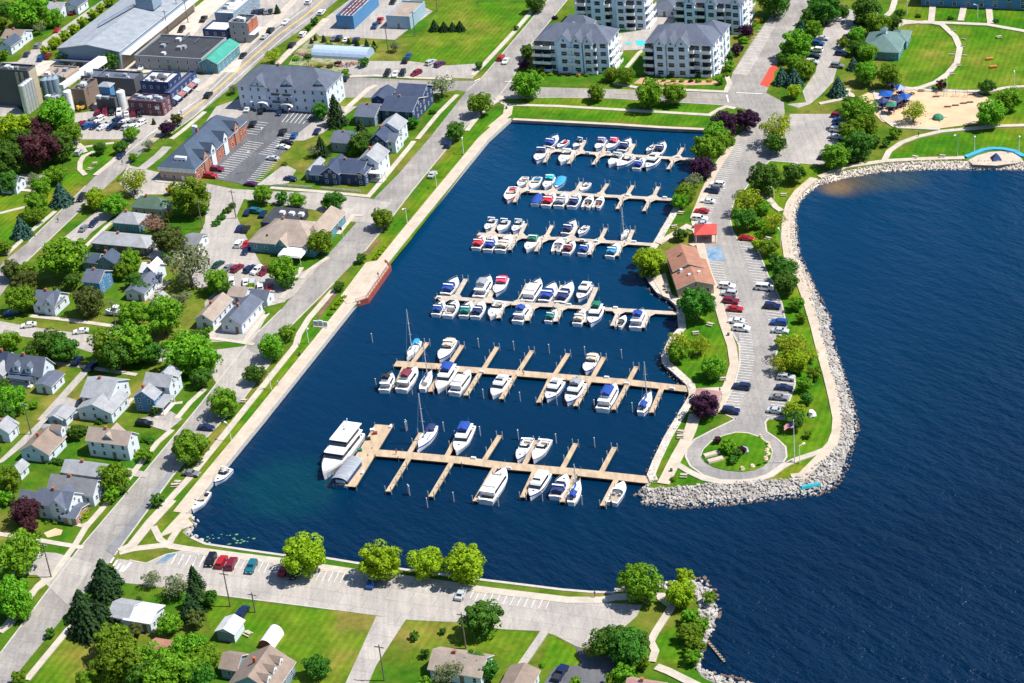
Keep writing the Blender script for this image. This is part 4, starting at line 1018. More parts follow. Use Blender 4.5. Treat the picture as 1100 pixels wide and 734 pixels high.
# ================================================================ VEHICLES
PAINTS = {n: mat('car paint ' + n, c, rough=.28, c2=tuple(x * .95 for x in c), metal=.15) for n, c in dict(white=(.78, .78, .77), silver=(.5, .52, .54), grey=(.2, .21, .23), black=(.012, .013, .016), navy=(.012, .025, .09),
        blue=(.015, .08, .28), red=(.42, .015, .02), maroon=(.2, .01, .03), teal=(.01, .15, .2), green=(.01, .06, .04), purple=(.1, .02, .1)).items()}
TYRE = mat('tyre rubber', (.02, .02, .02)); HUB = mat('wheel rim', (.5, .5, .52), rough=.35, metal=.7); LAMP = mat('headlight lens', (.8, .8, .75), rough=.1); TAIL = mat('tail light lens', (.5, .01, .01), rough=.2)
PROTO = {}
def car_proto(kind):
    L, Wd, prof = {
        'sedan': (4.8, 1.82, [(-2.4, .55), (-2.38, .95), (-1.75, 1.0), (-1.0, 1.43), (.35, 1.45), (1.05, 1.0), (2.2, .85), (2.4, .55)]),
        'suv': (4.9, 1.95, [(-2.45, .6), (-2.42, 1.1), (-2.1, 1.72), (.35, 1.76), (1.1, 1.15), (2.3, 1.02), (2.45, .6)]),
        'pickup': (5.6, 2.0, [(-2.8, .65), (-2.78, 1.08), (-.75, 1.1), (-.6, 1.78), (.75, 1.8), (1.35, 1.2), (2.65, 1.08), (2.8, .65)]),
        'van': (5.2, 2.0, [(-2.6, .6), (-2.58, 1.2), (-2.4, 1.95), (1.0, 2.0), (1.8, 1.25), (2.5, 1.05), (2.6, .6)])}[kind]
    root = link(kind, None); hw = Wd / 2
    belt = 1.0 if kind == 'sedan' else 1.1
    mb = MB(); secs = []
    for x, z in prof:
        k = 1 if z <= belt + .1 else .84
        secs.append((x, z, hw * k))
    for (x0, z0, w0), (x1, z1, w1) in zip(secs, secs[1:]):
        mb.face([(x0, -w0, z0), (x1, -w1, z1), (x1, w1, z1), (x0, w0, z0)][::1])
        for sg in (1, -1):
            zb0, zb1 = min(z0, belt), min(z1, belt)
            q = [(x0, sg * hw, .32), (x1, sg * hw, .32), (x1, sg * hw, zb1), (x0, sg * hw, zb0)]
            mb.face(q if sg < 0 else q[::-1])
            q = [(x0, sg * hw, zb0), (x1, sg * hw, zb1), (x1, sg * w1, z1), (x0, sg * w0, z0)]
            if z0 > belt + .01 or z1 > belt + .01: mb.face(q if sg < 0 else q[::-1])
            elif w0 != hw: pass
    x, z, _ = secs[0]; mb.face([(x, hw, .32), (x, -hw, .32), (x, -hw, z), (x, hw, z)])
    x, z, _ = secs[-1]; mb.face([(x, -hw, .32), (x, hw, .32), (x, hw, z), (x, -hw, z)])
    mb.face([(-L / 2, hw, .32), (L / 2, hw, .32), (L / 2, -hw, .32), (-L / 2, -hw, .32)])
    body = mb.build('body', PAINTS['white'], root)
    # glass: windscreen, rear window and side windows proud of the body
    gl = MB(); e = .015
    tops = [i for i, (x, z, w_) in enumerate(secs) if z > belt + .3]; f, l_ = tops[0], tops[-1]
    def slope(a, b):
        (x0, z0, w0), (x1, z1, w1) = a, b
        p = lambda t: (x0 + (x1 - x0) * t, z0 + (z1 - z0) * t)
        (xa, za), (xb, zb) = p(.12), p(.88); n = Vector((-(z1 - z0), 0, x1 - x0)).normalized() * e
        if n.z < 0: n = -n
        ww = min(w0, w1) * .9
        gl.face([(xa + n.x, -ww, za + n.z), (xb + n.x, -ww * .97, zb + n.z), (xb + n.x, ww * .97, zb + n.z), (xa + n.x, ww, za + n.z)])
    slope(secs[f - 1], secs[f]); slope(secs[l_], secs[l_ + 1])
    zt = secs[f][1]
    for sg in (1, -1):
        xs0, xs1 = secs[f][0] + .1, secs[l_][0] - .05
        lo, hi = belt + .08, zt - .12
        wl = hw + (hw * .84 - hw) * ((lo - belt) / (zt - belt)) + e; wh = hw + (hw * .84 - hw) * ((hi - belt) / (zt - belt)) + e
        for a_, b_ in ((xs0 - .25, (xs0 + xs1) / 2 - .05), ((xs0 + xs1) / 2 + .05, xs1 + .35)):
            q = [(a_, sg * wl, lo), (b_, sg * wl, lo), (b_ - .25, sg * wh, hi), (a_ + .2, sg * wh, hi)]
            gl.face(q if sg < 0 else q[::-1])
    gl.build('window_glass', GLASSD, root)
    if kind == 'pickup':
        bd = MB(); bd.box(-2.65, -.85, -.8, .8, 1.1, 1.13); bd.build('cargo_bed', TYRE, root)
    for sx_ in (-1, 1):
        for sg in (1, -1):
            wmb = MB(); xx = sx_ * L * .31; wmb.tube((xx, sg * (hw - .2), .34), (xx, sg * (hw + .02), .34), .34, .34, 12)
            wo = wmb.build('wheel', TYRE, root)
    for sg in (1, -1):
        q = MB(); q.box(L / 2 - .08, L / 2 + .01, sg * .62 - .18, sg * .62 + .18, .6, .74); q.build('headlight', LAMP, root)
    return root
CTREES = {}
def car(pos, head, col_, kind, z=.09):
    """pos: map point, head: map direction of the nose"""
    if kind not in PROTO:
        o = PROTO[kind] = car_proto(kind)
    else: o = copy_tree(PROTO[kind])
    p = W(pos[0], pos[1], LZ + .75); q = W(pos[0] + head[0], pos[1] + head[1], LZ + .75); d = q - p
    o.location = (p.x, p.y, LZ + z); o.rotation_euler.z = math.atan2(d.y, d.x) + R(random.uniform(-2, 2))
    for ch in o.children:
        if ch.name.split('.')[0] == 'body':
            ch.material_slots[0].link = 'OBJECT'; ch.material_slots[0].material = PAINTS[col_]
    return o
def cars(where, head, k, spec, grp=None, flip=.35):
    """spec: 'x,y colour kind' separated by ;"""
    for i, s in enumerate(x.strip() for x in spec.split(';')):
        xy, c_, kd = s.split(); x, y = map(float, xy.split(','))
        hd = head if random.random() > flip else (-head[0], -head[1])
        if kd in ('pickup', 'van') and i % 2: hd = head
        o = car(k(x, y), hd, c_, kd)
        nm = {'sedan': 'parked_car', 'suv': 'parked_suv', 'pickup': 'pickup_truck', 'van': 'parked_van'}[kd]
        o.name = nm
        tag(o, '%s %s, %s %s' % (c_, kd, ORD[i], where), {'sedan': 'car', 'suv': 'car', 'pickup': 'pickup truck', 'van': 'van'}[kd], grp or 'parked cars')
cars('from the north in the west bays of harbour drive', (-10, -1), T(660, 150), '540,235 white suv; 513,268 navy suv; 490,322 white sedan; 458,375 red sedan; 450,415 white suv; 468,442 silver sedan')
cars('below the marina building in the west bays', (-10, -1), T(660, 300), '592,36 white suv; 602,74 silver suv; 613,114 maroon suv; 635,155 red sedan; 640,218 white sedan; 668,258 white suv; 668,565 navy suv; 612,692 navy suv')
cars('from the north in the east bays of harbour drive', (10, 1), K(660, 150, 4.895), '695,518 red sedan; 790,778 white van; 830,876 navy suv; 865,962 blue suv; 873,1004 silver sedan; 903,1250 silver suv; 893,1304 navy sedan; 868,1354 grey sedan; 850,1424 silver sedan')
cars('from the top of the north car park east row', (10, 1), T(880, 0), '100,608 maroon suv; 108,632 blue suv; 103,656 navy suv; 95,682 white suv; 85,718 silver sedan; 30,830 black sedan')
cars('from the top of the east row by the green pavilion', (10, 1), T(880, 0), '110,103 white sedan; 215,118 black suv; 158,192 black sedan; 118,282 navy suv; 96,345 grey suv')
cars('from the top of the west row behind the spruces', (10, 1), T(660, 0), '1095,200 silver sedan; 1070,228 blue suv; 1062,262 white suv; 1050,294 navy sedan; 1040,326 silver suv')
cars('from the west along the north edge of the bottom car park', (3.5, -7), T(220, 584), '32,86 black suv; 88,96 red suv; 140,105 maroon suv; 245,122 teal suv; 415,138 red sedan; 467,152 black suv; 880,203 blue sedan; 1348,262 silver sedan')
cars('in the lot around the brown restaurant', (4, -6), T(220, 150), '225,380 navy sedan; 305,390 navy sedan; 183,466 navy sedan; 215,470 black sedan; 180,547 white suv; 217,550 red sedan; 215,584 navy sedan')
cars('along the lower side of the brown restaurant lot', (6, -4), T(220, 150), '70,655 green sedan; 125,672 grey sedan; 170,676 maroon suv; 238,680 navy suv; 275,688 white suv; 315,692 maroon suv')
cars('from the west beside the brown roofed cottages', (0, -5), T(220, 300), '142,18 white suv; 215,14 white sedan; 250,18 silver suv; 293,38 white suv; 340,38 red sedan')
cars('at the west edge of the dark striped lot', (10, 1), T(220, 150), '65,155 maroon suv; 30,190 red suv; 240,232 purple sedan')
cars('in the upper bays of the dark striped lot', (10, 1), T(220, 150), '412,38 white sedan; 432,14 black sedan; 355,97 silver sedan; 450,205 navy sedan; 270,376 teal suv')
cars('around the lot before the long white block', (4, -6), T(220, 0), '225,573 white sedan; 297,583 black sedan; 393,590 navy sedan; 252,653 black suv; 410,695 black suv; 470,712 blue sedan; 590,690 navy sedan; 740,412 black sedan')
cars('on the north parking strip behind the navy houses', (3, -6), T(220, 0), '960,385 black suv; 1002,388 white sedan; 1040,385 black suv; 1055,318 black suv; 1070,294 blue sedan')
cars('along main street, from the south', (4.5, -5), T(220, 0), '200,292 black sedan; 313,190 silver sedan; 345,160 black suv; 425,115 white sedan; 458,237 black suv; 515,180 white suv; 615,65 white suv; 548,8 white suv; 18,500 black suv')
cars('near the red striped canopy station', (4, -7), T(220, 0), '680,200 grey sedan; 705,200 navy suv; 742,208 white sedan; 795,212 navy suv; 895,135 blue pickup; 920,108 red pickup; 990,8 black suv; 1020,75 silver sedan; 1050,15 white sedan')
cars('behind the corner shop on main street', (1.5, -8), T(220, 0), '250,62 black sedan; 275,60 navy sedan; 300,60 black suv; 322,62 grey sedan; 345,60 black sedan')
cars('on the lot at the foot of the green field', (8, -4), T(440, 0), '35,385 maroon suv; 112,328 silver suv; 158,338 purple suv')
cars('driving on waterfront road beside the green field', (5, -7), T(440, 0), '480,303 red suv; 505,320 white sedan')
cars('parked on waterfront road by the north lawn', (4, -6), T(440, 150), '205,25 navy suv; 120,182 silver sedan')
cars('from the west in the brewery yard upper row', (0.5, -8), T(0, 0), '513,592 maroon suv; 552,590 maroon suv; 587,590 black suv; 627,592 white suv; 665,594 white sedan; 700,596 maroon sedan; 735,597 black suv')
cars('from the west in the brewery yard middle row', (6, -3), T(0, 0), '430,648 maroon sedan; 478,640 grey suv; 520,628 white suv; 575,645 silver sedan; 620,632 navy suv; 655,640 white sedan; 700,642 grey suv; 740,648 white suv')
cars('from the west in the brewery yard front row', (6, -3), T(0, 0), '460,662 blue suv; 500,664 navy sedan; 540,668 white sedan; 590,668 navy suv; 635,662 black suv; 670,668 silver suv; 705,666 white suv')
cars('beside the big warehouse', (4, -5), T(0, 0), '140,285 navy sedan; 215,308 blue suv; 300,157 red sedan; 198,240 grey suv; 252,295 maroon suv; 955,155 black suv; 1070,100 black pickup; 745,355 white sedan; 380,65 maroon sedan')
cars('on the streets around the western park', (4.5, -5), T(0, 150), '430,305 black suv; 635,82 navy sedan; 415,66 silver suv; 70,232 white sedan; 490,440 navy sedan; 440,465 grey sedan')
cars('on the east west residential street', (-8, 1), T(0, 300), '150,240 white sedan; 425,272 white sedan; 600,288 white sedan; 60,175 blue suv')
cars('near the houses south of the residential street', (4, -5), T(0, 300), '405,430 navy suv; 482,458 navy suv; 1015,345 black sedan')
cars('on the driveways of waterfront road', (9, 1), T(0, 450), '758,25 black suv; 1085,45 navy sedan; 1005,285 grey sedan')
cars('beside the gardens below the bottom car park', (4, -6), T(220, 584), '197,362 navy suv; 1868,680 navy pickup')
# ================================================================ BUILDINGS
def shingle(name, c, k=.75):
    mt, t, b = nodes('shingles ' + name)
    tc = t.nodes.new('ShaderNodeTexCoord'); n = multi_noise(t, tc.outputs['Object'], .35, 5, .7)
    col = ramp(t, n, [(0.3, tuple(x * k for x in c)), (0.7, tuple(min(1, x * 1.12) for x in c))])
    f = multi_noise(t, tc.outputs['Object'], 4.0, 3, .8)
    col = mixc(t, 1.0, col, ramp(t, f, [(.35, (.78, .78, .78)), (.65, (1.12, 1.12, 1.12))]), 'MULTIPLY')
    t.links.new(col, b.inputs['Base Color']); b.inputs['Roughness'].default_value = .9
    return mt
RF = {n: shingle(n, c) for n, c in dict(grey=(.2, .205, .22), lgrey=(.33, .34, .36), slate=(.11, .13, .18), navy=(.045, .065, .12), blue=(.06, .09, .14), brown=(.27, .205, .165), tan=(.36, .29, .24),
      green=(.1, .17, .12), black=(.04, .045, .055), white=(.62, .62, .62), rust=(.36, .17, .11), steel=(.3, .33, .37), teal=(.05, .32, .25), pink=(.45, .25, .23), sage=(.12, .2, .19)).items()}
def siding(name, c):
    return mat('siding ' + name, c, c2=tuple(x * .86 for x in c), rough=.75, scale=.5, stretch=(.3, .3, 9), lo=.4, hi=.6)
SD = {n: siding(n, c) for n, c in dict(white=(.66, .73, .81), cream=(.62, .57, .47), blue=(.07, .22, .42), navy=(.02, .045, .14), lblue=(.32, .44, .55), grey=(.35, .36, .37), brown=(.22, .16, .12), tan=(.45, .37, .27), teal=(.08, .25, .32),
      dark=(.05, .055, .065), steel=(.22, .3, .38), plum=(.14, .05, .07), red=(.35, .06, .04), charcoal=(.09, .1, .11), green=(.2, .3, .22), pale=(.66, .79, .93)).items()}
mtb, tb, bb = nodes('red brick')
tc = tb.nodes.new('ShaderNodeTexCoord'); br = tb.nodes.new('ShaderNodeTexBrick'); br.inputs['Scale'].default_value = 4
br.inputs['Color1'].default_value = (.44, .11, .045, 1); br.inputs['Color2'].default_value = (.36, .085, .035, 1); br.inputs['Mortar'].default_value = (.35, .25, .2, 1)
tb.links.new(tc.outputs['Object'], br.inputs[0]); tb.links.new(br.outputs[0], bb.inputs['Base Color']); SD['brick'] = mtb
TRIM = mat('white trim', (.78, .78, .77), rough=.6)
WINM = {}
def win_mesh(w_, h_):
    k = (w_, h_)
    if k not in WINM:
        mb = MB(); e = .09
        mb.mi = 0
        for x0, x1, z0, z1 in ((-w_ / 2, w_ / 2, 0, e), (-w_ / 2, w_ / 2, h_ - e, h_), (-w_ / 2, -w_ / 2 + e, e, h_ - e), (w_ / 2 - e, w_ / 2, e, h_ - e), (-w_ / 2 + e, w_ / 2 - e, h_ / 2 - .03, h_ / 2 + .03)):
            mb.box(x0, x1, -.06, 0, z0, z1)
        mb.mi = 1; mb.box(-w_ / 2 + e, w_ / 2 - e, -.03, -.005, e, h_ - e)
        WINM[k] = mb.mesh('window', [TRIM, GLASSD])
    return WINM[k]
def put(name, me, parent, x, y, z, ang=0):
    o = bpy.data.objects.new(name, me); C.objects.link(o); o.parent = parent; o.location = (x, y, z); o.rotation_euler.z = ang; return o
def frame(k, pts, h, snap=True, base='e'):
    q = [k(*map(float, s.split(','))) for s in pts.split()]
    z = LZ + (h if base == 'e' else 0)
    a, b, c = (W(*p, z) for p in q)
    d = (b - a); d.z = 0
    if snap:
        ex = GB.copy()
    else: ex = d.normalized()
    ey = Vector((-ex.y, ex.x, 0))
    w_ = max(1.5, (b - a).dot(ex)); dp = max(1.5, (c - b).dot(ey))
    # front edge centre, averaged
    fl = b - ex * w_; o = (a + b) / 2 - ex * w_ / 2
    return Vector((o.x, o.y, LZ)), ex, w_, dp
def roof_mesh(kind, x0, x1, y0, y1, h, rise, ov=.45):
    mb = MB(); X0, X1, Y0, Y1 = x0 - ov, x1 + ov, y0 - ov, y1 + ov; th = .22
    w_, d = X1 - X0, Y1 - Y0
    if kind == 'flat':
        mb.box(x0 + .01, x1 - .01, y0 + .01, y1 - .01, h - .2, h + .02); return mb
    zl = h - rise * ov / (min(w_, d) / 2) * .9
    if kind in ('gx', 'gy'):
        if kind == 'gx':
            m_ = (Y0 + Y1) / 2; A = [(X0, Y0), (X1, Y0)]; M = [(X0, m_), (X1, m_)]; B = [(X0, Y1), (X1, Y1)]
        else:
            m_ = (X0 + X1) / 2; A = [(X1, Y0), (X1, Y1)]; M = [(m_, Y0), (m_, Y1)]; B = [(X0, Y0), (X0, Y1)]
        for P_, sgn in ((A, 1), (B, -1)):
            lo = [(*p, zl) for p in P_]; hi = [(*p, h + rise) for p in M]
            q = [lo[0], lo[1], hi[1], hi[0]]
            if sgn < 0: q = q[::-1]
            mb.face([(x, y, z + th) for x, y, z in q]); mb.face([(x, y, z) for x, y, z in q[::-1]])
            mb.mi = 1
            mb.face([(lo[0][0], lo[0][1], zl), (lo[1][0], lo[1][1], zl), (lo[1][0], lo[1][1], zl + th), (lo[0][0], lo[0][1], zl + th)] if sgn > 0 else [(lo[1][0], lo[1][1], zl), (lo[0][0], lo[0][1], zl), (lo[0][0], lo[0][1], zl + th), (lo[1][0], lo[1][1], zl + th)])
            for a, b in ((lo[0], hi[0]), (lo[1], hi[1])):
                mb.face([a, b, (b[0], b[1], b[2] + th), (a[0], a[1], a[2] + th)])
            mb.mi = 0
    else:
        s = min(w_, d) / 2
        if w_ >= d: R0, R1 = (X0 + s, (Y0 + Y1) / 2), (X1 - s, (Y0 + Y1) / 2)
        else: R0, R1 = ((X0 + X1) / 2, Y0 + s), ((X0 + X1) / 2, Y1 - s)
        c = [(X0, Y0), (X1, Y0), (X1, Y1), (X0, Y1)]; z = zl + th; t_ = h + rise + th
        r0, r1 = (*R0, t_), (*R1, t_)
        c3 = [(*p, z) for p in c]
        if w_ >= d:
            mb.face([c3[0], c3[1], r1, r0]); mb.face([c3[1], c3[2], r1]); mb.face([c3[2], c3[3], r0, r1]); mb.face([c3[3], c3[0], r0])
        else:
            mb.face([c3[0], c3[1], r0]); mb.face([c3[1], c3[2], r1, r0]); mb.face([c3[2], c3[3], r1]); mb.face([c3[3], c3[0], r0, r1])
        for i in range(4):
            a, b = c[i], c[(i + 1) % 4]; mb.mi = 1; mb.face([(*a, zl), (*b, zl), (*b, z), (*a, z)]); mb.mi = 0
        mb.face([(*p, zl) for p in c[::-1]])
    return mb
def wall_mesh(kind, x0, x1, y0, y1, h, rise, par=0.0):
    mb = MB(); mb.box(x0, x1, y0, y1, -.3, h)
    e = .1
    if kind == 'gx':
        m_ = (y0 + y1) / 2
        mb.face([(x1, y0, h), (x1, y1, h), (x1, m_, h + rise)]); mb.face([(x0, y1, h), (x0, y0, h), (x0, m_, h + rise)])
    if kind == 'gy':
        m_ = (x0 + x1) / 2
        mb.face([(x0, y0, h), (x1, y0, h), (m_, y0, h + rise)]); mb.face([(x1, y1, h), (x0, y1, h), (m_, y1, h + rise)])
    if kind == 'flat':
        t_ = .3; p = .7 if par == 0 else par
        for a in ((x0, x1, y0, y0 + t_), (x0, x1, y1 - t_, y1), (x0, x0 + t_, y0 + t_, y1 - t_), (x1 - t_, x1, y0 + t_, y1 - t_)): mb.box(*a, h + .001, h + p)
    return mb
def house(name, label, cat, k, blocks, wall='white', roof='grey', door=True, chimney=True, snap=True, base='e', group=None, step=3.0, win=(1.0, 1.35), nowin=False, minh=0):
    """blocks: (eave corners 'fl fr br', eave height, roof kind, rise[, wall, roof])"""
    root = None
    for bi, bl in enumerate(blocks):
        pts, h, kind, rise = bl[:4]; wl = bl[4] if len(bl) > 4 and bl[4] else wall; rf = bl[5] if len(bl) > 5 else roof
        kk = bl[6] if len(bl) > 6 else k
        o, ex, w_, d = frame(kk, pts, h, snap, base)
        ang = math.atan2(ex.y, ex.x); ey = Vector((-ex.y, ex.x, 0))
        if root is None:
            c0 = o; root = thing(name, label, cat, (o.x, o.y, LZ), ang, group); off = Vector((0, 0, 0)); ROOT = o
        rel = o - ROOT; x0, y0 = rel.dot(ex), rel.dot(ey); x1, y1 = x0 + w_, y0 + d
        x0 += bi * .011; y0 += bi * .013; y1 -= bi * .017; x1 -= bi * .007
        wo = wall_mesh(kind, x0, x1, y0, y1, h, rise).build('wall', SD[wl], root)
        ro = roof_mesh(kind, x0, x1, y0, y1, h, rise).build('roof', [RF[rf], TRIM], root)
        if not nowin:
            fl = max(1, round(h / 2.9)); ww, wh = win
            nx = max(1, int(w_ / step)); ny = max(1, int(d / step))
            for f in range(fl):
                z = h * (f + .5) / fl - wh * .5 + .1
                for i in range(nx):
                    if bi == 0 and f == 0 and i == nx // 2 and door: continue
                    put('window', win_mesh(ww, wh), root, x0 + w_ * (i + .5) / nx, y0 - .003, z)
                for i in range(ny): put('window', win_mesh(ww, wh), root, x1 + .003, y0 + d * (i + .5) / ny, z, math.pi / 2)
            if kind == 'gy' and rise > 1.8: put('window', win_mesh(.9, 1.0), root, (x0 + x1) / 2, y0 - .003, h + .15)
            if kind == 'gx' and rise > 1.8: put('window', win_mesh(.9, 1.0), root, x1 + .003, (y0 + y1) / 2, h + .15, math.pi / 2)
        if bi == 0 and door:
            mb = MB(); mb.box(-.5, .5, -.07, 0, 0, 2.1); do = put('door', mb.mesh('door', SD['brown'] if wl != 'brick' else TRIM), root, x0 + w_ * (nx // 2 + .5) / nx if not nowin else (x0 + x1) / 2, y0 - .004, .1)
            mb = MB(); mb.ball((.38, -.1, 1.0), .06, 6, 4); hn = mb.build('handle', STEEL, do)
        if bi == 0 and chimney and kind != 'flat':
            mb = MB(); cx, cy = x0 + w_ * .4, (y0 + y1) / 2; mb.box(cx - .35, cx + .35, cy - .35, cy + .35, h + rise * .6, h + rise + .9); mb.build('chimney', SD['brick'], ro)
    return root
def dormers(root, x, y, z, n, dx, w_=1.6, face='x', roof='grey', wall='white', depth=3.4):
    """gabled dormers; face 'x' looks along +x, '-y' looks to the front"""
    for i in range(n):
        mb = MB(); mb.box(-depth, 0, -w_ / 2, w_ / 2, -.8, 1.7); mb.face([(0, -w_ / 2, 1.7), (0, w_ / 2, 1.7), (0, 0, 2.6)])
        ang = 0 if face == 'x' else -math.pi / 2
        px, py = (x, y + i * dx) if face == 'x' else (x + i * dx, y)
        d = put('dormer', mb.mesh('dormer', SD[wall]), root, px, py, z, ang)
        r = MB(); o_ = .2
        r.face([(-depth, -w_ / 2 - o_, 1.6), (o_, -w_ / 2 - o_, 1.6), (o_, 0, 2.75), (-depth, 0, 2.75)]); r.face([(-depth, 0, 2.75), (o_, 0, 2.75), (o_, w_ / 2 + o_, 1.6), (-depth, w_ / 2 + o_, 1.6)])
        r.build('roof', RF[roof], d)
        put('window', win_mesh(.9, 1.1), d, .004, 0, .4, math.pi / 2)
def pipes(root, n, x0, x1, y0, y1, z, seed=1):
    rn = random.Random(seed)
    for i in range(n):
        mb = MB(); x, y = rn.uniform(x0, x1), rn.uniform(y0, y1); a = rn.choice((0, 1)); L = rn.uniform(2, 7)
        mb.tube((x, y, z + .5), (x + L * a, y + L * (1 - a), z + .5), rn.uniform(.12, .3)); mb.build('roof_duct', STEEL, root)
    for i in range(n):
        mb = MB(); x, y = rn.uniform(x0, x1), rn.uniform(y0, y1); q = rn.uniform(.4, 1.1); mb.box(x - q, x + q, y - q, y + q, z, z + q * 1.2, .08, .08); mb.build('roof_unit', RF[rn.choice(('white', 'steel', 'grey', 'lgrey'))], root)
def porch(root, x0, x1, y0, y1, h, roof='grey', post=True):
    mb = MB(); mb.box(x0, x1, y0, y1, h, h + .18, .05, .05); r = mb.build('porch_roof', RF[roof], root)
    mb = MB(); mb.box(x0 + .1, x1 - .1, y0 + .1, y1 - .1, .05, .35); mb.build('porch_floor', CREAM, root)
    if post:
        for x in (x0 + .3, x1 - .3):
            for y in (y0 + .3, y1 - .3):
                mb = MB(); mb.box(x - .1, x + .1, y - .1, y + .1, .35, h); mb.build('porch_post', TRIM, root)
Zb = K(0, 440, 5.243); Zc = K(80, 380, 7.343); Za = K(0, 370, 9.163); Zd = K(80, 230, 6.673); Ze = K(330, 80, 5.646)
Zf = K(160, 110, 8.158); Zg = K(700, 235, 8.636); Zh = K(220, 650, 8.738); Zi = K(440, 660, 6.11); Zj = K(210, 0, 8.15); Zk = K(560, 0, 8.158); Zl = K(680, 0, 8.158); Zm = K(0, 60, 9.163); Zn = K(100, 60, 9.163); Zo = K(350, 0, 10)
H = 'house'
# --- south west neighbourhood
house('white_house', 'white two storey house with a tan cross gabled roof near waterfront road', H, Zb, [('485,175 720,195 745,130', 5.2, 'gx', 2.4), ('570,172 650,180 680,120', 5.2, 'gy', 2.2)], 'white', 'tan')
h_ = house('bungalow', 'bungalow with a broad brown roof and one white dormer beside the alley', H, Zb, [('125,222 262,262 372,165', 3.0, 'gy', 2.6)], 'white', 'brown'); dormers(h_, 8.6, 9.0, 4.0, 1, 3, 2.2, 'x', 'brown')
house('ranch_house', 'long low house with a pale grey roof between the tan roofed houses', H, Zb, [('350,352 585,378 615,310', 3.2, 'gx', 1.9)], 'white', 'lgrey')
house('gabled_house', 'long house with a mottled grey roof behind the brick porch house', H, Zb, [('272,448 520,484 575,405', 3.6, 'gx', 2.6)], 'white', 'grey')
h_ = house('porch_house', 'white house with slate cross gables and a red brick front porch', H, Zb, [('212,520 380,560 440,480', 4.6, 'gx', 2.5), ('280,540 360,560 390,470', 4.6, 'gy', 2.4)], 'white', 'slate')
o_, ex_, w0, d0 = frame(Zb, '380,585 470,540 480,520', 2.6)
house('brick_porch', 'red brick enclosed porch wing under a slate roof', 'porch', Zb, [('350,600 425,608 475,530', 2.6, 'gx', .9)], 'brick', 'slate', chimney=False)
house('garden_shed', 'small annex with a slate blue roof behind the purple tree', 'shed', Zb, [('118,490 205,515 225,475', 2.8, 'gx', 1.2)], 'white', 'slate', chimney=False)
house('garage', 'small white gabled garage beside the big tree at the alley end', 'garage', Zb, [('55,345 110,356 150,310', 2.6, 'gy', 1.3)], 'white', 'lgrey', chimney=False)
house('cottage', 'white cottage with a pale grey roof across the alley', H, Zb, [('-60,120 50,125 88,72', 3.4, 'gy', 1.8)], 'white', 'lgrey')
house('garage', 'pale teal garage with a low gable near the top of the alley', 'garage', Zb, [('270,45 345,58 400,0', 2.6, 'gy', 1.1)], 'lblue', 'lgrey', chimney=False)
house('shed', 'long narrow white shed between the alley and the shrubs', 'shed', Zb, [('250,100 365,122 378,106', 2.0, 'gx', .5)], 'white', 'lgrey', chimney=False, door=False)
# --- houses around the residential street
h_ = house('cape_house', 'cape style house with steep grey roof, two white dormers and front porch', H, Za, [('92,235 388,325 500,215', 3.6, 'gx', 4.0)], 'white', 'slate', step=3.4)
dormers(h_, 3.4, -.2, 3.9, 2, 4.2, 2.2, '-y', 'slate')
porch(h_, 1.0, 9, -2.6, -.02, 2.7, 'blue')
house('garage', 'attached style white garage with a low charcoal roof by the alley', 'garage', Za, [('345,398 505,412 620,292', 2.8, 'gy', .7)], 'white', 'slate', chimney=False)
h_ = house('large_house', 'large house with two pale blue grey gables and a rear balcony', H, Zc, [('45,345 285,350 385,190', 4.8, 'gx', 2.9), ('25,435 285,470 400,325', 3.4, 'gy', 2.2)], 'white', 'lgrey')
h_ = house('blue_house', 'bright blue fronted house with white sides and pale grey gables', H, Zc, [('475,330 615,365 670,310', 4.8, 'gy', 2.2, 'blue'), ('560,230 735,270 760,190', 4.8, 'gx', 2.2), ('660,180 770,215 820,155', 5.2, 'gy', 2.2)], 'white', 'lgrey')
porch(h_, 6.0, 9.5, -1, 6, 2.6, 'lgrey')
house('garage', 'detached garage with a curved looking pale grey roof on the alley bend', 'garage', Za, [('480,705 640,733 695,635', 2.6, 'gy', 1.1)], 'white', 'lgrey', chimney=False)
house('corner_house', 'grey roofed house with a cross gable at the north west corner', H, T(0, 300), [('168,130 290,138 345,72', 3.4, 'gx', 2.6), ('225,142 285,142 320,90', 3.4, 'gy', 2.5)], 'white', 'slate')
house('orange_house', 'house with a pale grey roof and orange front cut by the western edge', H, Za, [('-90,290 22,300 80,225', 3.4, 'gy', 2.0)], 'cream', 'lgrey')
house('dark_house', 'low dark roofed house under the trees by the western street', H, T(0, 300), [('-30,415 50,420 75,395', 3.0, 'gx', 1.6)], 'white', 'navy')
house('long_garage', 'long outbuilding with dark slate roof and white framed end', 'garage', Zd, [('370,552 490,575 590,440', 2.8, 'gy', 1.4)], 'white', 'slate', chimney=False)
house('white_cottage', 'white cottage with a pale cross gabled roof behind the long outbuilding', H, Zd, [('470,415 585,425 612,360', 3.6, 'gx', 1.8), ('500,410 570,415 612,350', 3.9, 'gy', 1.9)], 'white', 'white')
house('blue_cottage', 'small blue gabled cottage half hidden by trees', H, Zd, [('520,665 600,668 680,590', 3.0, 'gy', 1.6)], 'lblue', 'lgrey')
house('teal_house', 'house with a dark blue roof and teal front behind the round tree', H, Zd, [('60,480 175,490 190,400', 4.6, 'gx', 2.0)], 'blue', 'slate')
house('gabled_house', 'house with a soft blue gabled roof below the long grey roof', H, Zd, [('160,335 280,360 360,310', 3.4, 'gy', 2.2), ('55,340 160,350 190,290', 3.2, 'gx', 1.6)], 'steel', 'blue')
house('ranch_building', 'long low grey roofed building with dark front below the teal walled house', 'building', Zd, [('125,205 515,240 580,160', 3.2, 'hip', 1.9)], 'charcoal', 'lgrey')
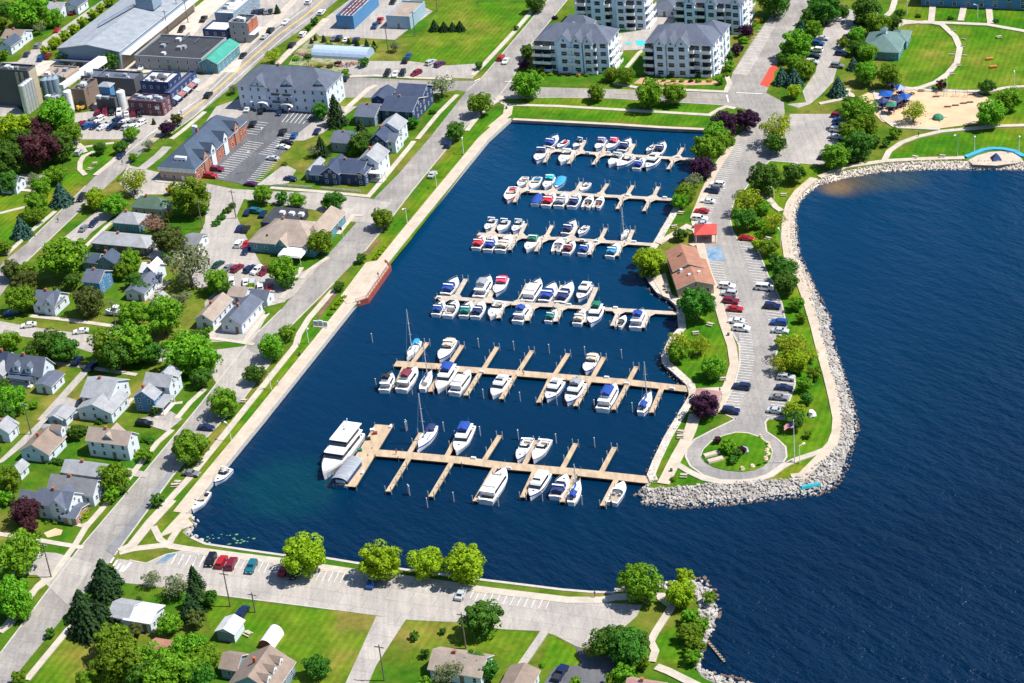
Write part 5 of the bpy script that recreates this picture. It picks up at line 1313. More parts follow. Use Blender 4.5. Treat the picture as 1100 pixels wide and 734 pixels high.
house('teal_walled_house', 'hip roofed grey house with teal walls beside the pinkish tree', H, Zd, [('270,60 460,68 565,5', 3.6, 'hip', 2.3)], 'teal', 'lgrey')
house('green_roof_house', 'house with a sage green hip roof near the main street crossing', H, T(0, 150), [('690,350 860,362 905,325', 3.8, 'hip', 2.6)], 'tan', 'green')
house('garage', 'small garage with two front windows and grey roof by the pale drive', 'garage', Zd, [('775,212 885,218 930,145', 2.7, 'gx', 1.2)], 'white', 'grey', chimney=False)
h_ = house('brown_cottage', 'long cottage with a weathered brown roof on the side street', H, T(220, 300), [('-45,205 35,222 148,112', 3.2, 'gy', 1.9)], 'white', 'tan')
house('blue_roof_cottage', 'white cottage with a slate blue roof and front sun room at the street corner', H, T(220, 300), [('85,225 190,238 292,118', 3.4, 'gy', 2.0)], 'white', 'slate')
house('small_cottage', 'little brown roofed building behind the slate blue roofed cottage', H, T(220, 300), [('125,82 205,95 245,50', 2.8, 'gx', 1.5)], 'white', 'tan', chimney=False)
house('small_garage', 'small slate roofed garage with a white gable facing the road', 'garage', T(220, 300), [('240,90 322,105 358,68', 2.8, 'gx', 1.5)], 'white', 'slate', chimney=False)
house('shingled_house', 'slate roofed house tucked into the trees by the western street', H, T(0, 150), [('0,235 80,242 110,200', 3.4, 'gx', 2)], 'white', 'slate')
for i, (pts, rf, lb) in enumerate((('0,238 50,248 70,205', 'blue', 'blue roofed house among trees at the top western edge'), ('10,200 100,208 130,160', 'brown', 'brown roofed house beside the big crown at the western edge'), ('330,28 400,40 430,0', 'blue', 'blue and white house on the far side of the warehouse street'), ('240,50 310,62 345,20', 'lgrey', 'pale roofed house on the far side of the warehouse street'))):
    house('far_house', lb, H, T(0, 0), [(pts, 3.6, 'gx' if i % 2 else 'gy', 2.0)], 'white', rf)
# --- navy houses by the waterfront
h_ = house('navy_house', 'navy blue house with a cross gabled navy roof on the street corner', H, Ze, [('110,595 330,600 340,512', 4.2, 'gx', 2.2), ('85,600 190,600 215,520', 4.4, 'gy', 2.3), ('20,605 95,608 110,555', 3.2, 'gx', 1.5), ('290,605 345,606 365,520', 4.4, 'gy', .8)], 'navy', 'navy')
h_ = house('white_porch_house', 'white house with a pale hipped roof and wrapped porch beside the navy corner house', H, Ze, [('320,510 415,550 465,480', 6.0, 'gy', 2.6)], 'white', 'lgrey'); porch(h_, -.5, 10, -3.2, -.02, 3.2, 'white')
h_ = house('twin_house', 'grey gabled house with white balconies, middle of the waterfront row', H, Ze, [('375,400 475,405 520,330', 5.0, 'gy', 2.6, 'navy', 'navy'), ('440,320 545,345 580,290', 6.0, 'gy', 2.4, 'white', 'lgrey'), ('470,400 530,410 560,360', 4.6, 'gx', 1.2, 'white', 'slate')], 'white', 'slate')
house('navy_block', 'large navy roofed house group closest to the north cross street', H, Ze, [('445,220 640,220 690,130', 5.2, 'gx', 2.4), ('530,130 700,130 720,60', 6.6, 'gx', 2.4), ('385,150 480,152 510,90', 5.2, 'gy', 1.6)], 'navy', 'navy')
house('carriage_house', 'small dark blue roofed house with a curved window west of the navy houses', H, Ze, [('290,250 405,258 425,180', 3.8, 'gx', 2.0)], 'steel', 'slate')
house('grey_dormer_house', 'low grey house with a dark roof behind the tall conifer', H, Ze, [('140,412 270,415 285,345', 3.8, 'gx', 1.8)], 'grey', 'slate')
house('small_shed', 'pale blue shed west of the navy corner house', 'shed', Ze, [('-10,590 30,595 55,520', 3.0, 'gy', 1.0)], 'lblue', 'lgrey', chimney=False)
# --- long white block with bays on the main street
k = T(220, 0)
wb = house('apartment_block', 'long white three storey apartment block with grey hipped roof and front gables', 'apartment block', k, [('165,450 640,470 720,385', 9.4, 'hip', 5.2), ('240,450 315,455 335,420', 9.5, 'gy', 3.2), ('395,455 470,458 490,425', 9.5, 'gy', 3.2), ('560,460 640,464 665,425', 9.5, 'gy', 3.2)], 'white', 'slate', step=3.6)
_, _, WW, DD = frame(k, '165,450 640,470 720,385', 9.4)
for i, fx in enumerate((.44, .57)):
    for f in (3.4, 6.4):
        mb = MB(); mb.box(-1.7, 1.7, -1.3, 0, 0, .15); bo = put('balcony', mb.mesh('balcony', TRIM), wb, WW * fx, -.02, f)
        mb = MB(); mb.box(-1.7, 1.7, -1.3, -1.24, .15, 1.1); put('railing', mb.mesh('railing', SD['charcoal']), bo, 0, 0, 0)
for fx in (.28, .55):
    mb = MB(); n = 8
    for j in range(n):
        t0, t1 = math.pi * j / n, math.pi * (j + 1) / n
        mb.face([(2.6 * math.cos(t0), -2.2, 2.6 + 1.2 * math.sin(t0)), (2.6 * math.cos(t0), 0, 2.6 + 1.2 * math.sin(t0)), (2.6 * math.cos(t1), 0, 2.6 + 1.2 * math.sin(t1)), (2.6 * math.cos(t1), -2.2, 2.6 + 1.2 * math.sin(t1))])
    put('entrance_arch', mb.mesh('entrance_arch', TRIM), wb, WW * fx, -.02, 0)
# --- red brick building
k = Zf
bb_ = house('brick_building', 'long orange red brick building with a broad blue slate roof and white gables', 'building', k, [('85,560 400,585 850,165', 5.2, 'hip', 5.0)], 'brick', 'blue', step=3.2, win=(1.5, 1.6))
_, _, WW, DD = frame(k, '85,560 400,585 850,165', 5.2)
mb = MB(); mb.box(-.3, WW + .3, -.35, -.02, 3.6, 4.9); mb.build('fascia_band', TRIM, bb_)
for fy in (.2, .34, .58, .8):
    mb = MB(); y = DD * fy; mb.box(WW - 2.5, WW + .35, y - 1.5, y + 1.5, 0, 6.6); mb.face([(WW + .35, y - 1.5, 6.6), (WW + .35, y + 1.5, 6.6), (WW + .35, y, 8.6)]); g_ = mb.build('gable_bay', SD['white' if .3 < fy < .6 else 'brick'], bb_)
    r = MB(); r.face([(WW - 5, y - 1.8, 6.4), (WW + .6, y - 1.8, 6.4), (WW + .6, y, 8.9), (WW - 5, y, 8.9)]); r.face([(WW - 5, y, 8.9), (WW + .6, y, 8.9), (WW + .6, y + 1.8, 6.4), (WW - 5, y + 1.8, 6.4)]); r.build('roof', RF['blue'], g_)
    put('window', win_mesh(1.4, 1.8), g_, WW + .37, y, 4.6, math.pi / 2)
    mb = MB(); mb.box(WW, WW + .45, y + 1.52, y + 2.1, 0, 5.6); mb.build('brick_pier', SD['brick'], bb_)
mb = MB(); mb.box(WW * .36, WW * .72, 2.0, 5.5, 5.6, 8.0, .3, .2); tw = mb.build('roof_dormer', SD['white'], bb_)
for i in range(3): put('window', win_mesh(1.0, 1.2), tw, WW * (.43 + .11 * i), 2.05, 6.2)
mb = MB(); mb.box(2.2, 4.0, DD * .55, DD * .55 + 1.8, 8.2, 10.4, .2, .2); mb.build('chimney', SD['white'], bb_)
# --- restaurant
k = T(220, 150)
house('restaurant', 'brown hip roofed restaurant with solar dark roof panels and white awning', 'restaurant', k, [('230,540 575,560 700,440', 3.8, 'hip', 4.6), ('520,520 600,535 710,385', 3.8, 'hip', 3.6), ('375,555 430,560 470,500', 3.8, 'gy', 2.3)], 'teal', 'tan', step=3.6)
rs = bpy.data.objects['restaurant']
o1, ex_, w1_, d1_ = frame(k, '230,540 575,560 700,440', 3.8)
mb = MB(); mb.box(0, w1_ * .52, d1_ * .55, d1_ * 1.25, 3.5, 6.2); mb.build('flat_roof_wing', RF['black'], rs)
mb = MB()
for i in range(4): mb.box(3 + i * 2.6, 4.6 + i * 2.6, d1_ * .85, d1_ * .85 + 1.6, 6.21, 7.1, .1, .1)
mb.build('roof_unit', RF['steel'], rs) if False else None
for i in range(3):
    mb = MB(); mb.box(4 + i * 3.4, 5.8 + i * 3.4, d1_ * .9, d1_ * .9 + 1.8, 6.21, 7.2, .1, .1); mb.build('roof_unit', RF['white'], rs)
mb = MB(); mb.box(w1_ * .56, w1_ * .92, -6.0, -.05, 2.7, 3.3, .2, .3); mb.build('awning', mat('awning canvas', (.82, .82, .8), c2=(.74, .73, .7)), rs)
for x in (w1_ * .58, w1_ * .9):
    mb = MB(); mb.tube((x, -5.7, 0), (x, -5.7, 2.7), .08); mb.build('awning_post', TRIM, rs)
# --- marina building, red pavilion, brown hut
def rot_house(name, label, cat, k, pts, h, kind, rise, wall, roof, **kw):
    return house(name, label, cat, k, [(pts, h, kind, rise)], wall, roof, snap=False, **kw)
mbd = rot_house('marina_building', 'marina building with a wide terracotta brown double gabled roof', 'building', Zg, '245,650 575,608 460,390', 3.4, 'gy', 1.9, 'tan', 'rust', step=3.2, chimney=False)
rot_house('marina_annex', 'higher north half of the terracotta marina building roof', 'building', Zg, '205,485 470,450 415,275', 4.4, 'gy', 1.9, 'tan', 'rust', step=4, chimney=True, door=False)
for i, (a_, b_) in enumerate(((262, 330), (275, 480), (350, 525), (440, 500))):
    p = W(*Zg(a_, b_), LZ + 5); mb = MB(); mb.box(-.5, .5, -.5, .5, -.9, .5, .1, .1); o = mb.build('roof_vent', TRIM); o.parent = mbd; o.matrix_parent_inverse = (Matrix.Translation(mbd.location) @ Matrix.Rotation(mbd.rotation_euler.z, 4, 'Z')).inverted(); o.location = p
# open shelter with posts and pyramid roof
def shelter(name, label, k, c, size, h, rise, colour, post_col, floor=True, ang=None):
    p = W(*k(*c)); root = thing(name, label, 'pavilion', (p.x, p.y, LZ), -AZ if ang is None else ang)
    s = size / 2; mb = MB()
    cs = [(-s, -s), (s, -s), (s, s), (-s, s)]
    for i in range(4):
        a, b = cs[i], cs[(i + 1) % 4]; mb.face([(*a, h), (*b, h), (0, 0, h + rise)]); mb.face([(*b, h - .02), (*a, h - .02), (0, 0, h + rise - .15)])
        mb.face([(*a, h - .25), (*b, h - .25), (*b, h), (*a, h)])
    mb.build('roof', colour, root)
    for x, y in cs:
        mb = MB(); mb.box(x * .85 - .15, x * .85 + .15, y * .85 - .15, y * .85 + .15, 0, h - .26); mb.build('post', post_col, root)
    if floor:
        mb = MB(); mb.box(-s * .95, s * .95, -s * .95, s * .95, .02, .25); mb.build('floor_slab', PROM, root)
    mb = MB(); mb.box(-1, 1, -.4, .4, .7, .78); mb.box(-.9, .9, -.9, -.6, .4, .46); mb.box(-.9, .9, .6, .9, .4, .46); mb.box(-.1, .1, -.3, .3, .25, .7); mb.build('table', DECK, root)
    return root
REDR = mat('red metal roof', (.62, .07, .05), c2=(.5, .05, .04), scale=.6, rough=.5)
shelter('picnic_pavilion', 'open picnic pavilion with bright red pyramid roof north of the marina building', Zg, (505, 185), 7.0, 3.2, 2.0, REDR, TRIM, ang=R(-8))
rot_house('brown_hut', 'small brown roofed hut at the landward end of the long tan pier', 'hut', T(660, 300), '430,610 545,628 540,592', 2.6, 'gx', .9, 'tan', 'pink', chimney=False, nowin=True)
# --- condominium blocks
def condo(label, k, main, bays, rear=None, h=12.2, bal=(), name='condo_block'):
    bl = [(main, h, 'hip', 4.2)]
    for b in bays:
        q = [tuple(map(float, v.split(','))) for v in b.split()]; q = [(q[0][0] - 6, q[0][1] + 14), (q[1][0] + 4, q[1][1] + 14), (q[2][0] + 60, q[2][1] - 70)]
        bl.append((' '.join('%f,%f' % v for v in q), h + .05, 'gy', 3.0))
    if rear: bl.append((rear, h - .2, 'hip', 3.4))
    r = house(name, label, 'apartment block', k, bl, 'pale', 'slate', step=3.6, win=(2.3, 1.75), chimney=False)
    o, ex, w_, d = frame(k, main, h)
    for fx in bal:
        for f in range(4):
            mb = MB(); mb.box(-1.9, 1.9, -1.7, 0, 0, .18); bo = put('balcony', mb.mesh('balcony', TRIM), r, w_ * fx, -.3, .2 + f * 3.0)
            mb = MB(); mb.box(-1.9, 1.9, -1.7, -1.62, .18, 1.15); mb.box(-1.9, -1.84, -1.62, 0, .18, 1.15); mb.box(1.84, 1.9, -1.62, 0, .18, 1.15); put('railing', mb.mesh('railing', TRIM), bo, 0, 0, 0)
            mb = MB(); mb.box(-1.5, 1.5, -.12, 0, .2, 2.4); put('balcony_door', mb.mesh('balcony_door', GLASSD), bo, 0, .22, 0)
    for f in range(4):
        for fy in (.2, .5, .8):
            mb = MB(); mb.box(0, 1.5, -1.7, 1.7, 0, .18); bo = put('balcony', mb.mesh('balcony', TRIM), r, w_ + .02, d * fy, .2 + f * 3.0)
            mb = MB(); mb.box(1.42, 1.5, -1.7, 1.7, .18, 1.15); put('railing', mb.mesh('railing', TRIM), bo, 0, 0, 0)
    return r
condo('white four storey condo block with grey gables, front west of the four', Zk, '125,350 760,372 800,250', ['310,352 425,362 445,330', '440,360 520,365 540,335', '540,364 610,368 630,340'], '330,235 600,240 620,175', bal=(.14, .5, .78, .02))
condo('white four storey condo block with grey gables, front east of the four', Zl, '115,372 700,392 830,245', ['185,380 275,388 295,350', '370,385 475,392 495,350', '295,386 360,390 380,352'], '560,300 780,310 830,215', bal=(.03, .32, .65, .9))
condo('white four storey condo block, rear west of the four, cut by the frame top', Zk, '455,-20 1080,-8 1130,-100', ['610,-18 715,-12 735,-50', '830,-14 900,-10 920,-50'], bal=(.1, .45, .8))
condo('white four storey condo block, rear east of the four, cut by the frame top', Zl, '380,15 960,22 1090,-110', ['450,12 530,16 550,-25', '640,18 720,22 740,-25', '860,20 930,22 950,-25'], bal=(.04, .36, .66))
house('pool_house', 'low white pool house with a grey hipped roof between the condo blocks', 'building', Zl, [('170,85 375,95 385,10', 2.8, 'hip', 2.6)], 'white', 'slate', chimney=False)
house('green_pavilion', 'green hip roofed park pavilion with cupola beside the round lawn', 'pavilion', T(880, 0), [('222,262 415,278 400,180', 3.4, 'hip', 3.6), ('380,195 450,232 455,180', 3.4, 'hip', 1.5)], 'teal', 'sage', chimney=False)
gp = bpy.data.objects['green_pavilion']; _, _, w1_, d1_ = frame(T(880, 0), '222,262 415,278 400,180', 3.4)
mb = MB(); cx, cy = w1_ / 2, d1_ / 2; mb.box(cx - .9, cx + .9, cy - .9, cy + .9, 6.0, 8.4); cu = mb.build('cupola', SD['white'], gp)
mb = MB(); [mb.face([(cx + a * 1.3, cy + b * 1.3, 8.4), (cx + c * 1.3, cy + d * 1.3, 8.4), (cx, cy, 9.6)]) for a, b, c, d in ((-1, -1, 1, -1), (1, -1, 1, 1), (1, 1, -1, 1), (-1, 1, -1, -1))]; mb.build('roof', RF['sage'], cu)
# --- industrial and main street buildings
k = T(0, 0)
wh = house('warehouse', 'huge pale grey metal warehouse with a low gable and blue grey front', 'warehouse', k, [('300,258 630,268 985,-40', 7.5, 'gy', 2.2)], 'steel', 'steel', nowin=True, chimney=False, door=False)
_, _, WW, DD = frame(k, '300,258 630,268 985,-40', 7.5)
mb = MB(); mb.box(WW + .02, WW + 4.0, 1, DD - .5, 5.6, 5.9); mb.build('side_canopy', RF['white'], wh)
mb = MB(); mb.box(WW + .02, WW + .2, .5, DD - .5, 0, 5.6); mb.build('side_panelling', SD['tan'], wh)
mb = MB(); mb.box(WW * .52, WW * .82, DD * .62, DD * .62 + 7, 9.2, 13.5, .3, .3); mb.build('cooling_unit', SD['steel'], wh)
mb = MB(); mb.tube((WW * .3, DD * .3, 10.0), (WW * .5, DD * .62, 11.2), .6, .6, 8); mb.build('roof_duct', STEEL, wh)
mb = MB(); mb.box(-2, WW * .95, -2.5, -.05, 3.1, 3.4); mb.build('loading_canopy', RF['slate'], wh)
for i in range(5):
    mb = MB(); x = WW * (.1 + .2 * i); mb.box(x - 1.6, x + 1.6, -.12, -.02, 0, 3.0); mb.build('loading_door', SD['charcoal'], wh)
o = house('black_roof_building', 'long building with a flat black membrane roof and striped front', 'building', k, [('705,300 1060,318 1195,205', 5.0, 'flat', 0)], 'grey', 'black', step=4)
_, _, WW, DD = frame(k, '705,300 1060,318 1195,205', 5.0)
house('teal_roof_shop', 'street corner shop with a bright teal metal roof', 'shop', Zj, [('40,545 180,565 350,395', 4.4, 'gy', 2.0)], 'teal', 'teal', chimney=False)
house('corner_shop', 'tall grey corner shop with a black roof and orange upper front', 'shop', Zj, [('290,205 450,215 545,145', 8.0, 'flat', 0)], 'grey', 'black', chimney=False)
cs_ = bpy.data.objects['corner_shop']; _, _, WW, DD = frame(Zj, '290,205 450,215 545,145', 8.0)
mb = MB(); mb.box(WW + .01, WW + .3, .2, DD - .2, 4.2, 8.2); mb.build('orange_cladding', SD['brick'], cs_)
mb = MB(); mb.box(WW + .01, WW + 2.2, .2, DD - .2, 3.4, 3.6); mb.build('shop_awning', TRIM, cs_)
house('white_roof_shop', 'low shop with a white flat roof and pink framed window beside the corner shop', 'shop', Zj, [('60,270 280,278 300,195', 4.6, 'flat', 0)], 'navy', 'white', chimney=False)
house('long_white_roof_shop', 'long pale roofed hall behind the corner shop running off the frame top', 'shop', Zj, [('165,125 330,130 520,-60', 6.0, 'flat', 0)], 'steel', 'white', chimney=False)
# brewery: separate volumes, tanks and pipes
for nm, lb, pts, h, rf, wl in (
        ('tower_building', 'tall dark grey block with tan corner panels at the western edge', ('-90,385 165,392 215,340', 15, 'black', 'charcoal')[0], 15, 'black', 'charcoal'),):
    pass
house('tower_building', 'tall dark grey block with tan side wall at the western edge', 'factory building', Zm, [('-120,150 285,152 370,95', 14.5, 'flat', 0)], 'charcoal', 'black', nowin=True, door=False)
tw = bpy.data.objects['tower_building']; _, _, WW, DD = frame(Zm, '-120,150 285,152 370,95', 14.5)
mb = MB(); mb.box(WW + .01, WW + .25, .3, DD - .3, 0, 14.4); mb.build('tan_cladding', SD['tan'], tw)
for i in range(2):
    mb = MB(); x = WW * (.72 + .13 * i); mb.box(x - .9, x + .4, -.2, -.02, 6, 14.2); mb.build('tan_pilaster', SD['tan'], tw)
house('brewhouse', 'grey brewhouse block with yellow end wall beside the silver silos', 'factory building', Zm, [('420,430 625,425 655,400', 6.0, 'flat', 0)], 'brown', 'slate', nowin=True)
house('brewery_hall', 'brown brewery hall with a flat grey roof and tan side', 'factory building', Zm, [('700,345 830,345 960,240', 7.5, 'flat', 0)], 'brown', 'black', nowin=True)
house('brewery_hall', 'low dark green fronted brewery hall beside the white fermenter', 'factory building', Zn, [('20,425 215,430 240,400', 5.0, 'flat', 0)], 'charcoal', 'grey', nowin=True)
house('brewery_hall', 'blue metal brewery tower with a hipped top', 'factory building', Zn, [('50,300 160,302 215,270', 9.0, 'hip', 1.0)], 'blue', 'steel', nowin=True, door=False, chimney=False)
house('brewery_hall', 'wide slate roofed brewery hall behind the conveyor', 'factory building', Zm, [('790,215 1320,245 1380,170', 6.5, 'flat', 0)], 'charcoal', 'slate', nowin=True, door=False)
house('taproom', 'dark blue taproom with a cream white flat roof and roof units', 'factory building', Zn, [('455,268 745,275 860,170', 6.8, 'flat', 0)], 'navy', 'white', step=3)
tp = bpy.data.objects['taproom']; _, _, WW, DD = frame(Zn, '455,268 745,275 860,170', 6.8)
for i in range(3):
    mb = MB(); x, y = WW * (.3 + .2 * i), DD * (.35 + .12 * (i % 2)); mb.box(x - 1, x + 1, y - .8, y + .8, 6.83, 8.0, .1, .1); mb.build('roof_unit', SD['charcoal'], tp)
house('pub', 'plum red brick pub with a cluttered flat roof at the street corner', 'pub', Zn, [('335,455 680,470 750,400', 5.0, 'flat', 0)], 'plum', 'slate', step=3)
pb = bpy.data.objects['pub']; _, _, WW, DD = frame(Zn, '335,455 680,470 750,400', 5.0)
mb = MB(); mb.box(WW * .78, WW * .9, -.15, -.02, 2.6, 3.9); mb.build('sign_board', TRIM, pb)
for i in range(6):
    mb = MB(); x, y = WW * (.12 + .14 * i), DD * random.uniform(.3, .75); mb.box(x - .8, x + .8, y - .7, y + .7, 5.03, 6.2, .1, .1); mb.build('roof_unit', RF['white' if i % 2 else 'steel'], pb)
mb = MB(); mb.tube((WW * .2, DD * .4, 5.8), (WW * .62, DD * .8, 6.0), .35); mb.build('roof_duct', STEEL, pb)
house('dark_annex', 'narrow dark annex along the awnings of the street front', 'building', Zn, [('700,380 760,385 990,165', 5.2, 'flat', 0)], 'navy', 'slate', step=3)
da = bpy.data.objects['dark_annex']; _, _, WW, DD = frame(Zn, '700,380 760,385 990,165', 5.2)
for i in range(5):
    mb = MB(); y = DD * (.12 + .19 * i); mb.add([(WW, y - 1.7, 3.4), (WW, y + 1.7, 3.4), (WW + 2.2, y + 1.7, 2.6), (WW + 2.2, y - 1.7, 2.6)], [(0, 3, 2, 1), (0, 1, 2, 3)]); mb.build('street_awning', SD['white'] if i % 2 == 0 else mat('pink awning', (.6, .3, .28)), da)
house('low_store', 'flat roofed low store with a row of white canopies behind the brewhouse', 'factory building', Zm, [('385,215 650,225 800,120', 4.0, 'flat', 0)], 'tan', 'tan', nowin=True, door=False)
for nm_, z_ in (('taproom', 6.85), ('pub', 5.05), ('brewhouse', 6.05), ('brewery_hall', 7.55), ('brewery_hall.001', 5.05), ('brewery_hall.003', 6.55), ('tower_building', 14.55), ('black_roof_building', 5.05), ('corner_shop', 8.05), ('workshop', 4.85), ('low_store', 4.05), ('long_white_roof_shop', 6.05)):
    o_ = bpy.data.objects.get(nm_)
    if o_:
        ro_ = [c for c in o_.children if c.name.startswith('roof') and c.type == 'MESH'][0]; xs = [v.co.x for v in ro_.data.vertices]; ys = [v.co.y for v in ro_.data.vertices]
        pipes(o_, 6, min(xs) + 1, max(xs) - 2.5, min(ys) + 1, max(ys) - 2.5, z_, len(nm_))
# silos and tanks
TANK = mat('silver tank', (.6, .63, .66), rough=.35, metal=.4)
def tank(label, k, c, r, h, mt=TANK, name='silo', grp=None):
    p = W(*k(*c)); mb = MB(); mb.tube((0, 0, 0), (0, 0, h), r, r, 20); mb.tube((0, 0, h), (0, 0, h + r * .45), r, r * .3, 20)
    o = mb.build(name, mt, None, (p.x, p.y, LZ)); tag(o, label, 'silo' if name == 'silo' else 'tank', grp)
    mb = MB(); mb.tube((0, 0, h + r * .4), (0, 0, h + r * .7), r * .3); mb.build('hatch', STEEL, o)
    mb = MB(); [mb.tube((r + .15, s, 0), (r + .15, s, h), .04, n=4) for s in (-.25, .25)]; mb.build('ladder', STEEL, o)
for i, c in enumerate(((275, 565), (300, 545), (325, 525), (350, 505))): tank('tall slim silver silo, %s from the south in the row of four' % ORD[i], Zm, c, 1.3, 11.5, grp='silver silos')
for i, c in enumerate(((480, 420), (530, 415), (570, 410))): tank('dark blue storage tank, %s from the west behind the brewhouse' % ORD[i], Zm, c, 1.8, 8.0, SD['steel'], 'storage_tank', 'storage tanks')
tank('white fermenting tank standing in the yard beside the yellow loader', Zm, (700, 540), 1.5, 8.0, WHITE, 'storage_tank')
tank('white fermenting tank between the green hall and the plum pub', Zn, (300, 520), 1.6, 7.0, WHITE, 'storage_tank')
# conveyor gallery
p0, p1 = W(*Zm(600, 290), LZ + 8), W(*Zm(1010, 15), LZ + 8); d = p1 - p0
cv = thing('conveyor_gallery', 'long white enclosed conveyor bridge running from the brewery to the warehouse', 'conveyor', (p0.x, p0.y, LZ), math.atan2(d.y, d.x))
mb = MB(); mb.box(0, d.length * .5, -1.0, 1.0, 6.5, 8.2); mb.box(d.length * .5, d.length, -1.8, 1.8, 6.0, 8.4); mb.build('gallery', WHITE, cv)
for f in (.1, .4, .7, .95):
    mb = MB(); x = d.length * f; mb.tube((x, -.8, 0), (x, -.8, 6.4), .15); mb.tube((x, .8, 0), (x, .8, 6.4), .15); mb.build('support_frame', STEEL, cv)
for i in range(8):
    a_, b_ = [(330, 410), (400, 380), (440, 400), (480, 420), (380, 350), (520, 380), (600, 395), (660, 375)][i]
    pass
# fuel station, workshop, nursery greenhouse
st_ = house('fuel_station', 'station canopy building with a white and dark red striped roof', 'fuel station', Zo, [('110,180 290,192 540,-60', 5.0, 'flat', 0)], 'blue', 'white', nowin=True)
_, _, WW, DD = frame(Zo, '110,180 290,192 540,-60', 5.0)
for i in range(4):
    mb = MB(); mb.box(WW * (.12 + .22 * i), WW * (.2 + .22 * i), .5, DD - .5, 5.72, 5.95); mb.build('roof_stripe', SD['plum'], st_)
for i in range(3):
    mb = MB(); mb.box(.6, WW - .6, DD * (.25 + .25 * i), DD * (.25 + .25 * i) + .6, 5.96, 6.1); mb.build('roof_rib', SD['plum'], st_)
ws = house('workshop', 'flat roofed pale blue workshop with a white side wall', 'workshop', Zo, [('640,190 905,190 1075,25', 4.8, 'flat', 0)], 'lblue', 'tan', nowin=True)
gh = thing('greenhouse', 'long low greenhouse with a pale blue curved cover in the nursery', 'greenhouse', (*W(*T(220, 0)(560, 305)).xy, LZ), -AZ)
L = (W(*T(220, 0)(860, 310)) - W(*T(220, 0)(560, 305))).length
mb = MB(); n = 10
for i in range(n):
    t0, t1 = math.pi * i / n, math.pi * (i + 1) / n
    mb.face([(0, 4 - 4 * math.cos(t0), 3.6 * math.sin(t0)), (0, 4 - 4 * math.cos(t1), 3.6 * math.sin(t1)), (L, 4 - 4 * math.cos(t1), 3.6 * math.sin(t1)), (L, 4 - 4 * math.cos(t0), 3.6 * math.sin(t0))][::-1])
mb.build('cover', mat('greenhouse film', (.42, .52, .66), c2=(.36, .46, .62), rough=.4), gh)
for x in (0, L):
    mb = MB(); mb.face([(x, 4 - 4 * math.cos(math.pi * i / n), 3.6 * math.sin(math.pi * i / n)) for i in range(n + 1)]); mb.build('end_wall', SD['lblue'], gh)
# --- south gardens
k = T(0, 584)
house('white_roof_house', 'cottage with a bright white and pale grey metal roof among the conifers', H, k, [('655,400 790,418 870,330', 3.0, 'gx', 1.0), ('575,375 670,400 720,310', 3.1, 'gx', 1.5, 'white', 'lgrey')], 'white', 'white', chimney=False)
house('brown_shed_house', 'weathered reddish brown roof under the trees', 'shed', k, [('760,585 900,600 950,520', 2.6, 'gx', 1.0)], 'brown', 'rust', chimney=False)
hb = house('dormer_house', 'brown roofed house with three white dormers at the lower edge', H, Zh, [('235,735 640,830 790,545', 3.4, 'gy', 3.6), ('140,590 300,600 400,455', 3.2, 'gx', 1.8)], 'steel', 'brown')
_, _, WW, DD = frame(Zh, '235,735 640,830 790,545', 3.4)
dormers(hb, WW * .84, DD * .18, 4.0, 3, DD * .3, 2.0, 'x', 'brown')
house('white_shed', 'white metal shed with a blue grey gable front on the dry lawn', 'shed', Zh, [('112,240 268,275 360,155', 2.7, 'gy', 1.2)], 'white', 'white', chimney=False, nowin=True, door=False)
ws_ = bpy.data.objects['white_shed']; _, _, WW, DD = frame(Zh, '112,240 268,275 360,155', 2.7)
mb = MB(); mb.box(.05, WW - .05, -.06, -.01, 0, 2.65); mb.build('front_panel', SD['steel'], ws_)
gh2 = thing('garden_dome', 'white arched shelter with a red end beside the brown roofed house', 'shelter', (*W(*Zh(500, 400)).xy, LZ), -AZ)
mb = MB()
for i in range(n):
    t0, t1 = math.pi * i / n, math.pi * (i + 1) / n
    mb.face([(2 - 2 * math.cos(t0), 0, 2.6 * math.sin(t0)), (2 - 2 * math.cos(t0), 6, 2.6 * math.sin(t0)), (2 - 2 * math.cos(t1), 6, 2.6 * math.sin(t1)), (2 - 2 * math.cos(t1), 0, 2.6 * math.sin(t1))][::-1])
mb.build('cover', WHITE, gh2); mb = MB(); mb.face([(2 - 2 * math.cos(math.pi * i / n), 0, 2.6 * math.sin(math.pi * i / n)) for i in range(n + 1)]); mb.build('end_wall', SD['red'], gh2)
house('tan_roof_house', 'long low house with a pinkish brown roof on the south lawn', H, Zi, [('125,365 470,400 525,260', 3.0, 'gx', 2.4)], 'white', 'tan')
house('driveway_garage', 'brown roofed garage with white side at the foot of the short drive', 'garage', Zi, [('600,470 780,500 828,372', 2.8, 'gy', 1.4)], 'white', 'brown', chimney=False)
house('pink_roof_house', 'house with a pink red roof cut by the lower edge', H, T(660, 584), [('60,780 240,800 290,735', 3.2, 'gx', 1.6)], 'white', 'pink')
# far block of blue walled apartments at the top edge
fb = house('blue_apartment_row', 'long blue walled apartment row along the top edge of the park', 'apartment block', T(880, 0), [('540,-75 1400,-25 1420,-85', 7.5, 'hip', 3)], 'blue', 'slate', step=5, win=(1.6, 1.5), chimney=False)
# swimming pool of the condo courtyard
p = T(660, 0).l("112,212 158,214 165,240 118,236"); o = sheet('swimming_pool', p, .2, mat('pool water', (.05, .6, .7), rough=.08), .15)
sheet('hot_tub', T(660, 0).l("58,222 84,222 84,232 58,232"), .2, MATS['pool water'], .15)
